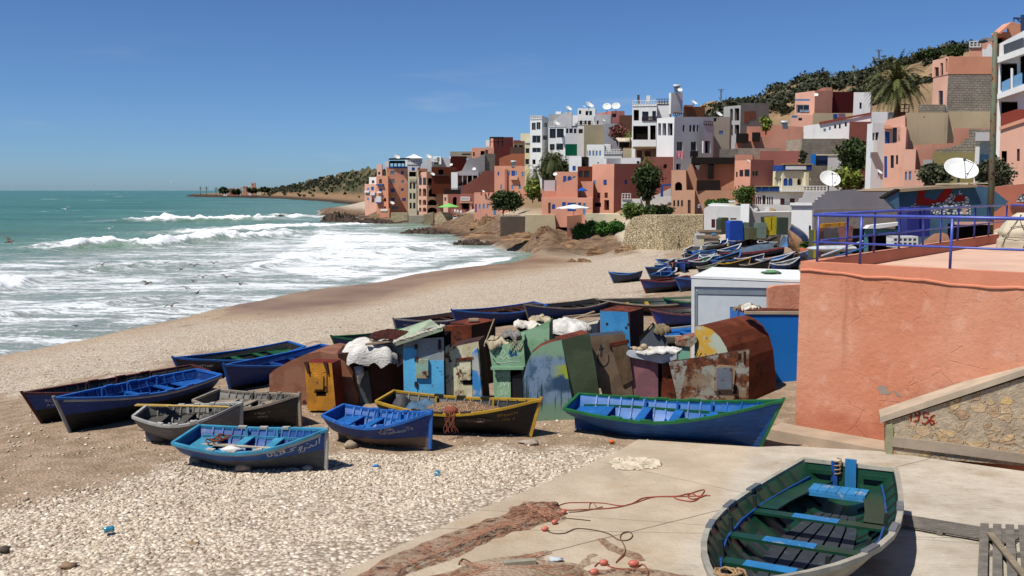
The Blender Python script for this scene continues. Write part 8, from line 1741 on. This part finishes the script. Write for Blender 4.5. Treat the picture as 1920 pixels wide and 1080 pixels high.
for a in ((744, 295, 12, 289, 'slanted dish on the tall orange house'), (803, 294, 12, 283, 'slanted dish above the white and grey stepped house'), (735, 381, 9, 278, 'dish leaning in front of the tall orange house wall'), (811, 327, 9, 262, 'yellowed dish on the dark wooden roof room'), (846, 309, 6, 280, 'little dish on the dark red shaded wall'), (889, 317, 7, 253, 'small dish on the grey curved parapet'), (906, 359, 6, 199, 'small dish on the battlements'), (1066, 204, 13, 207, 'dish at the left end of the white upper storeys'), (1105, 198, 17, 204, 'steeply slanted dish on the white upper storeys'), (1095, 200, 5, 203, 'tiny dish left of the steeply slanted one'), (1138, 201, 16, 211, 'left one of the two round dishes on the pink roof'), (1155, 200, 16, 212, 'right one of the two round dishes on the pink roof'), (1043, 232, 14, 197, 'dish on the middle white balcony block'), (1132, 226, 6, 187, 'small dish on the light grey wall by the pink house'), (1041, 327, 8, 152, 'round dish by the grey box of the terracotta house'), (1275, 169, 9, 169, 'dish on the stair tower of the tall white house'), (1301, 193, 13, 167, 'dish on the brown roof room'), (1348, 215, 14, 165, 'dish on the plain grey rendered house'), (1530, 178, 8, 158, 'dish on the pink hillside house'), (1403, 302, 7, 126, 'half hidden dish on the terracotta grid window house'), (1648, 323, 14, 80, 'grey dish at the foot of the tall pale grey house')):
 dish(a[4], a[0], a[1], a[2], a[3], (-.1, -.75, .6) if a[0] in (1138, 1155, 1041, 846, 889, 1275, 1530) else (.42, -.5, .75))
dish('rusty tan dish on the low white beach house', 1401, 391, 10, 115, (.5, -.7, .45), plain('dish_rust', 'a9824f', .7))
def heater(label, px, py, w, Y, stand=True):
 c = at(px, py, Y); k = w * Y / F; t = thing('solar_heater', tuple(c), label, 'water heater', 'solar water heaters'); m = MB(); m.tube([c - Vector((k / 2, 0, 0)), c + Vector((k / 2, 0, 0))], k * .2, 10); m.build('tank', plain('tank_steel', 'b5b7b8', .35, .5, .05), t, True)
 m = MB(); m.obox(c + Vector((-k * .4, -.1, -k * .2)), (k * .8, 0, 0), (0, -k * .5, -k * .8), (0, .05, .05)); m.build('collector', plain('collector', '3c4450', .3), t)
heater('solar heater on the stair tower of the tall white house', 1269, 161, 13, 171); heater('solar heater on the orange house behind the round tree', 963, 303, 10, 222); heater('silver water heater over the long terracotta house', 1471, 229, 13, 146)
for px_, y0, y1, Y, lab in ((1352, 168, 200, 325, 'thin lattice mast on the hill left of the pink house'), (1648, 94, 118, 300, 'thin lattice mast on the hill behind the date palm')):
 m = MB(); k = Y / F
 for s_ in (-1, 1): m.beam(at(px_ + s_ * 1.6, y1, Y), at(px_ + s_ * .5, y0, Y), .18, .18)
 for i in range(6): y = y1 + (y0 - y1) * i / 6; m.beam(at(px_ - 1.4, y, Y), at(px_ + 1.2, y - 3, Y), .12, .12)
 m.beam(at(px_ - 6, y0, Y), at(px_ + 6, y0, Y), .2, .2); m.beam(at(px_ - 4, y0 + 3, Y), at(px_ + 4, y0 + 3, Y), .15, .15); tag(m.build('antenna_mast', DM, None, origin=tuple(at(px_, y1, Y))), lab, 'mast', 'masts on the hill')
# chimney pipe and crane arm
m = MB(); m.tube([at(1197, 195, 172), at(1197, 178, 172)], .22, 8); tag(m.build('chimney_pipe', plain('pipe', '3a3c40', .5), None, origin=tuple(at(1197, 195, 172))), 'dark chimney pipe on the tall white house roof', 'chimney')
m = MB(); a = at(1917, 100, 100); b = at(1917, 28, 100); m.tube([a, b], .18, 8); m.beam(at(1900, 34, 100), at(1922, 35, 100), .12, .18); m.beam(at(1906, 35, 100), at(1917, 44, 100), .1, .1); m.tube([at(1901, 34, 100), at(1901, 41, 100)], .05, 5); tag(m.build('lamp_post', plain('lamp_navy', '2a3a58', .5), None, origin=tuple(a)), 'dark bracket post at the top right edge', 'post')
# sheet, parasols
m = MB(); m.add([at(1060, 292, 185), at(1082, 292, 187), at(1082, 270, 187), at(1060, 270, 185)] + [at(1060, 292, 186.5), at(1082, 292, 188.5), at(1082, 270, 188.5), at(1060, 270, 186.5)], [(0, 1, 2, 3), (7, 6, 5, 4), (0, 3, 7, 4), (1, 5, 6, 2), (3, 2, 6, 7)]); tag(m.build('green_sheet', plain('sheet_green', '1c7a50', .8, .1, .15, .4), None, origin=tuple(at(1070, 292, 185))), 'bright green sheet screen below the white apartments', 'screen')
def parasol(label, px, ytop, yrim, ybase, wpx, Y, col, n=8):
 c = at(px, ytop, Y); rr = wpx * Y / F / 2; zr = at(px, yrim, Y).z; zb = at(px, ybase, Y).z; t = thing('parasol', (c.x, c.y, zb), label, 'parasol', 'sun umbrellas on the cafe terraces'); m = MB(); V = [c]
 for k in range(n * 2): a = math.pi * k / n; q = 1 if k % 2 == 0 else .93; V.append(Vector((c.x + rr * q * math.cos(a), c.y + rr * q * math.sin(a), zr + (0 if k % 2 == 0 else .08))))
 V += [v - Vector((0, 0, .12)) for v in V[1:]]; k2 = n * 2; m.add(V, [(0, 1 + i, 1 + (i + 1) % k2) for i in range(k2)] + [(1 + i, 1 + k2 + i, 1 + k2 + (i + 1) % k2, 1 + (i + 1) % k2) for i in range(k2)]); m.build('canopy', plain('canopy_' + col, col, .8, .1, .06), t)
 m = MB(); m.tube([(c.x, c.y, zb), c], .05, 6); m.build('pole', DM, t)
 for k in range(n): m = MB(); a = 2 * math.pi * k / n; m.beam(c - Vector((0, 0, .1)), (c.x + rr * .96 * math.cos(a), c.y + rr * .96 * math.sin(a), zr - .02), .03, .03); m.build('rib', DM, t)
parasol('wide white parasol over the terracotta sea terrace', 1076, 383, 390, 403, 66, 138, 'cfcfca'); parasol('green parasol in front of the brown red cafe', 842, 381, 388, 402, 42, 226, '6fae5c'); parasol('blue parasol on the upper terrace of the terracotta house', 1092, 351, 357, 368, 19, 145.5, '1d4f98')
def chair(label, px, py, Y, col):
 b = at(px, py, Y); t = thing('chair', tuple(b), label, 'chair', 'chairs on the cafe terraces'); mt = plain('chair_' + col, col, .6)
 m = MB(); m.box(b + Vector((0, 0, .45)), (.45, .45, .05)); m.build('seat', mt, t); m = MB(); m.box(b + Vector((0, .22, .75)), (.45, .05, .55)); m.build('backrest', mt, t)
 for sx in (-1, 1):
  for sy in (-1, 1): m = MB(); m.box(b + Vector((sx * .2, sy * .2, .22)), (.05, .05, .44)); m.build('leg', mt, t)
for i, (x, y, c_) in enumerate(((853, 400, 'c9c9c4'), (858, 401, 'c9c9c4'), (864, 402, 'c9c9c4'), (848, 400, 'a06a60'), (871, 402, 'a05a50'))): chair(('first white chair under the green parasol edge', 'middle white chair right of the green parasol', 'white chair farthest right by the cafe', 'dull pink chair under the green parasol', 'reddish chair right of the white cafe chairs')[i], x, y, 223, c_)
# ================================================================== people
def person(label, p, yaw, h, shirt, trous, skin='7a5238', hair='17120f', pose='walk', cat='person'):
 t = thing('person', tuple(p), label, cat, None, (0, 0, yaw)); s_ = h / 1.75
 J = {'pel': (0, 0, .95), 'ch': (0, -.02, 1.32), 'nk': (0, 0, 1.5), 'hd': (0, -.02, 1.62), 'ht': (0, -.01, 1.74), 'hl': (.1, 0, .9), 'kl': (.11, -.16, .5), 'fl': (.11, -.08, .07), 'tl': (.11, -.24, .03), 'hr': (-.1, 0, .9), 'kr': (-.1, .03, .5), 'fr': (-.1, .2, .1), 'tr': (-.1, .06, .03), 'sl': (.2, 0, 1.42), 'el': (.26, .1, 1.14), 'wl': (.25, -.02, .9), 'gl': (.25, -.07, .8), 'sr': (-.2, 0, 1.42), 'er': (-.27, -.02, 1.14), 'wr': (-.27, -.18, .93), 'gr': (-.27, -.25, .86)}
 if pose == 'bend':
  for k in ('ch', 'nk', 'hd', 'ht', 'sl', 'sr'): x, y, z = J[k]; q = z - .95; J[k] = (x, y - q * .85, .95 + q * .45)
  J.update(el=(.25, -.55, .9), wl=(.2, -.62, .65), gl=(.2, -.64, .55), er=(-.25, -.55, .9), wr=(-.2, -.65, .65), gr=(-.2, -.67, .55), kr=(-.1, .0, .5), fr=(-.1, .06, .07), tr=(-.1, -.1, .03), kl=(.11, -.05, .5), fl=(.11, .02, .07), tl=(.11, -.14, .03))
 ks = list(J); E = [('pel', 'ch'), ('ch', 'nk'), ('nk', 'hd'), ('hd', 'ht'), ('pel', 'hl'), ('hl', 'kl'), ('kl', 'fl'), ('fl', 'tl'), ('pel', 'hr'), ('hr', 'kr'), ('kr', 'fr'), ('fr', 'tr'), ('ch', 'sl'), ('sl', 'el'), ('el', 'wl'), ('wl', 'gl'), ('ch', 'sr'), ('sr', 'er'), ('er', 'wr'), ('wr', 'gr')]
 rad = dict(pel=(.16, .12), ch=(.17, .12), nk=(.06, .06), hd=(.10, .11), ht=(.07, .08), hl=(.10, .10), hr=(.10, .10), kl=(.065, .065), kr=(.065, .065), fl=(.045, .05), fr=(.045, .05), tl=(.04, .03), tr=(.04, .03), sl=(.07, .07), sr=(.07, .07), el=(.045, .045), er=(.045, .045), wl=(.032, .032), wr=(.032, .032), gl=(.035, .025), gr=(.035, .025))
 me = bpy.data.meshes.new('body'); me.from_pydata([tuple(c * s_ for c in J[k]) for k in ks], [(ks.index(a), ks.index(b)) for a, b in E], []); o = bpy.data.objects.new('body', me); COL.objects.link(o); o.parent = t
 sk = o.modifiers.new('skin', 'SKIN'); ss = o.modifiers.new('sub', 'SUBSURF'); ss.levels = 1; ss.render_levels = 2
 if not me.skin_vertices: me.attributes.new('skin', 'FLOAT', 'POINT')
 lay = me.skin_vertices[0].data if me.skin_vertices else None
 if lay:
  for i, k in enumerate(ks): lay[i].radius = tuple(r * s_ for r in rad[k]); lay[i].use_root = (k == 'pel')
 n = NT('person_' + shirt, .85, .15); v = n.co(); s3 = n.sep(v); zz = s3[2]
 if pose == 'bend': zz = n.math('ADD', n.math('MULTIPLY', s3[1], -1.0), n.math('MULTIPLY', s3[2], .55))
 top, mid = ((1.5 * s_, .93 * s_) if pose != 'bend' else (1.07 * s_, .53 * s_))
 c = n.mix(n.ramp(zz, mid - .01, mid + .01), trous, shirt); c = n.mix(n.ramp(zz, top - .01, top + .01), c, skin); me.materials.append(n.fin(n.vary(c, v, 8, .12)))
 hd = Vector(J['ht']) * s_; m = MB(); m.rock(hd + Vector((0, .02, -.02)), (.095 * s_, .10 * s_, .08 * s_), 2, n=10, m=6, rough=.05); m.build('hair', plain('hair_' + hair, hair, .8), t, True, world=False); return t
# skin layer exists once the modifier is evaluated; make sure the meshes carry it
_p = on_ground(1272, 469)
person('man in grey shirt walking along the foot of the retaining wall', _p, R(60), 1.72, '8a857b', '4a4c52')
_p = on_ground(1262, 518); person('man in dark clothes bending over a boat in the far yard', _p, R(-40), 1.65, '3a3f48', '2b2d33', pose='bend')
_p = at(1311, 402, 131); person('person in a light top standing on the steps of the adobe house', _p, R(20), 1.7, '8d93a0', '2b2d33')
def gull(label, px, py, Y, span, roll, yaw, white):
 c = at(px, py, Y); t = thing('seagull', tuple(c), label, 'seagull', 'gulls over the surf', (R(roll), R(10), R(yaw))); k = span / 1.5; mt = plain('gull_white' if white else 'gull_brown', 'c9c9c6' if white else '6d6459', .8); mw_ = plain('gull_wing' if not white else 'gull_wing_w', '5d564e' if not white else '9da0a3', .8)
 m = MB(); m.tube([(-.26 * k, 0, 0), (-.18 * k, 0, .01), (0, 0, .02 * k), (.2 * k, 0, .01), (.34 * k, 0, 0)], [.03 * k, .06 * k, .09 * k, .05 * k, .015 * k], 8); m.build('body', mt, t, True, world=False)
 for s_ in (1, -1):
  m = MB(); P_ = [(.0, 0, .03), (-.03, .22, .17), (.06, .42, .20), (.16, .6, .12)]; W_ = [.12, .11, .08, .02]; V = []
  for (x, y, z), w_ in zip(P_, W_):
   for dz in (.012, -.012): V += [((x - w_) * k, y * s_ * k, (z + dz) * k), ((x + w_) * k, y * s_ * k, (z + dz) * k)]
  Fc = []
  for i in range(3): a = i * 4; b = a + 4; Fc += [(a, a + 1, b + 1, b), (a + 2, b + 2, b + 3, a + 3), (a, b, b + 2, a + 2), (a + 1, a + 3, b + 3, b + 1)]
  m.add(V, Fc); m.build('wing', mw_, t, False, world=False)
for i, (x, y, Y, sp, w_, lab) in enumerate(((18, 453, 60, 1.5, 0, 'large brown gull low at the left edge of the sea'), (123, 392, 110, 1.4, 1, 'white gull over the green water, upper left'), (207, 429, 95, 1.3, 1, 'pale gull above the first breaker on the left'), (192, 497, 75, 1.3, 0, 'brown gull gliding alone over the grey foam'), (246, 499, 80, .9, 0, 'small dark gull right of the lone gliding gull'), (340, 505, 78, 1.2, 0, 'brown gull low over the foam, left of the flock'), (364, 499, 76, 1.3, 0, 'gull with raised wing at the top of the flock'), (401, 494, 78, 1.2, 0, 'gull farthest right at the top of the flock'), (276, 532, 66, 1.4, 0, 'gull with arched wings below the flock, left'), (380, 520, 70, 1.2, 0, 'gull with wings up in the middle of the flock'), (424, 520, 72, 1.2, 0, 'gull with V shaped wings right of the flock centre'), (363, 528, 70, .9, 0, 'small dark gull under the flock centre'), (450, 533, 66, 1.3, 0, 'gull with long flat wings, rightmost of the flock'), (349, 541, 66, .8, 0, 'little dark gull lowest left of the flock'), (370, 550, 64, 1.1, 0, 'gull skimming the water, lowest in the flock'), (322, 574, 60, 1.3, 0, 'pale brown gull over the shallow edge of the water'), (322, 342, 120, 1.2, 1, 'white gull against the sky over the horizon'))): gull(lab, x, y, Y, sp, (i * 37) % 40 - 20, (i * 53) % 80 - 130, w_)
# ================================================================== far yard gear
FG = 'lockers and gear in the far boat yard'
def yl(label, poly, Y, a, d, mt, roofm=None, name='gear_locker', cat='locker', x=()):
 poly = poly if isinstance(poly, list) else rect(*poly); pl = Plane(poly[0][0], poly[0][1], Y, a); t = thing(name, tuple(pl.O), label, cat, FG); solid(t, pl, poly, d, mt, 'body', roofm=roofm, drop=.4)
 for e in x: slab(t, pl, e[3] if isinstance(e[3], list) else rect(*e[3:]), -.02, e[2], e[1], e[0])
YB = rusty('yard_blue', '183f96', None, .1); YG_ = rusty('yard_green', '5d7068', None, .25); YY = rusty('yard_yellow', 'a09320', None, .25, 4); YD = rusty('yard_dark_green', '2c3a34', None, .2); YO = rusty('yard_olive', '4c5038', None, .3)
yl('bright blue locker in front of the low white beach house', [(1369, 446), (1368, 418), (1372, 414), (1392, 414), (1394, 444)], 110, 12, 1.2, [YB, YB]); yl('grey green locker right of the bright blue one', (1391, 417, 1404, 443), 110.5, 12, 1.2, [YG_, YG_]); yl('dark green dome topped locker before the white house door', [(1351, 434), (1351, 412), (1356, 408), (1366, 408), (1368, 432)], 112, 20, 1, [YO, YD])
yl('low olive locker between the grey green ones', (1404, 427, 1421, 442), 109, 6, 1.2, [YO, YO]); yl('teal grey locker left of the yellow one', (1420, 418, 1437, 440), 109, 6, 1.2, [YG_, YG_]); yl('mustard yellow locker against the grey wall', [(1436, 436), (1433, 407), (1456, 405), (1460, 434)], 109.5, 6, 1.2, [YY, YD], x=[('door_gap', BLK, .02, 1446, 408, 1447, 432)]); yl('black green locker beside the white gable wall', (1460, 408, 1478, 434), 109, 6, 1.2, [YD, YD])
yl('white concrete pillar on the yard lane', (1306, 440, 1320, 470), 104, 10, .8, [CR, GY], name='pillar', cat='pillar', x=[('cap', WH, .15, 1304, 438, 1321, 441)]); yl('grey handcart loaded with scrap near the pillar', (1312, 434, 1348, 448), 105, 8, 1.2, [PT('drab', '9b9184'), GY], name='handcart', cat='cart', x=[('side_board', WOODP, .1, 1308, 431, 1352, 435), ('panel', LBLUE, .05, 1334, 434, 1342, 440), ('side_board', WOODP, .1, 1310, 443, 1350, 447)])
yl('yellow wooden frame against the pebbledash wall', [(1542, 440), (1542, 420), (1590, 417), (1592, 424), (1548, 426), (1548, 440)], 50, 4, .4, [OCHRE, OCHRE], name='frame', cat='frame'); yl('dark grey rounded boiler behind the terrace railing', [(1546, 470), (1545, 434), (1550, 429), (1568, 429), (1573, 440), (1576, 470)], 47, 6, 1, [rusty('boiler', '4a484a', None, .25), DKRUST], name='boiler', cat='boiler'); yl('olive green oil drum locker left of the dark boiler', (1526, 432, 1540, 470), 49, 4, .7, [YY, YO]); yl('dull pink steel sheet behind the dark boiler', [(1572, 460), (1570, 428), (1600, 424), (1612, 450), (1612, 462)], 48.5, 6, .3, [rusty('pink_sheet', '8a5a56', None, .3), DKRUST], name='sheet', cat='sheet')
yl('teal cupboard with a white board on top behind the railing', (1620, 430, 1684, 474), 45, 6, 1.2, [rusty('teal_cup', '4a7a88', None, .2), BLK], x=[('dark_door', BLK, .03, 1628, 442, 1672, 474), ('red_post', rusty('redlead', '5e1c10'), .06, 1634, 442, 1640, 474), ('top_board', WH, .4, [(1618, 428), (1624, 422), (1682, 416), (1684, 421), (1640, 428)])]); yl('big blue plastic tank standing before the mural', [(1702, 430), (1701, 392), (1705, 389), (1742, 388), (1745, 391), (1744, 427)], 43, 4, .9, [plain('tank_indigo', '23266a', .5, .4, .08), plain('tank_indigo', '23266a')], name='water_tank', cat='tank', x=[('divider', BLK, .01, 1724, 390, 1726, 428)])
pl = Plane(1674, 462, 38, 8); t = thing('crate', tuple(pl.O), 'white plastic crate on the ground behind the terrace parapet', 'crate', FG)
for a in ((1674, 443, 1720, 447), (1674, 452, 1720, 455), (1674, 460, 1720, 464)) + tuple((1674 + i * 9, 443, 1676.5 + i * 9, 464) for i in range(6)): slab(t, pl, rect(*a), -.5, .0 if a[2] - a[0] > 10 else .004, WH, 'lattice_bar')
c_ = at(1768, 436, 42); heap('sacks', 'brown sacks piled at the foot of the mural', 'sacks', c_ - Vector((0, 0, .6)), (.9, .6, .55), plain('sack_brown', '7a5a48', .95, .1, .2, 4, 18, .6), 4); c_ = at(1820, 442, 42); yl('black low table with a red crate end by the pole', (1795, 420, 1852, 446), 41, 4, .8, [BLK, BLK], name='bench', cat='bench', x=[('top_board', PK, .25, 1790, 416, 1856, 421)])
b_ = on_ground(1545, 486); m = MB(); m.rock(at(1565, 466, 46), (1.5, .4, .16), 5, n=16, m=8, rough=.05); tag(m.build('white_skiff', WHITEP, None, True, origin=tuple(at(1565, 466, 46))), 'upturned white skiff bottom behind the terrace railing', 'boat', fg)
for i, (a, b, Y) in enumerate((((1540, 480), (1618, 452), 43), ((1560, 484), (1625, 462), 42.5))): m = MB(); m.tube([at(*a, Y), at(*b, Y + 1)], .045, 6); tag(m.build('oar', WHITEP if i == 0 else fbr, None, origin=tuple(at(*a, Y))), ('pale oar propped behind the railing posts', 'blue grey oar below the pale one behind the railing')[i], 'oar', 'oars behind the railing')
pl = Plane(1650, 400, 45, 20); t = thing('awning', tuple(pl.O), 'dark folded tarpaulin awning at the corner of the mural building', 'awning'); slab(t, pl, [(1658, 372), (1668, 364), (1682, 358), (1684, 392), (1678, 392)], -.1, .1, plain('awning_slate', '4c6a84', .8), 'sheet'); slab(t, pl, [(1652, 370), (1668, 360), (1682, 354), (1684, 358), (1656, 373)], -.15, .15, BLACKW, 'edge')
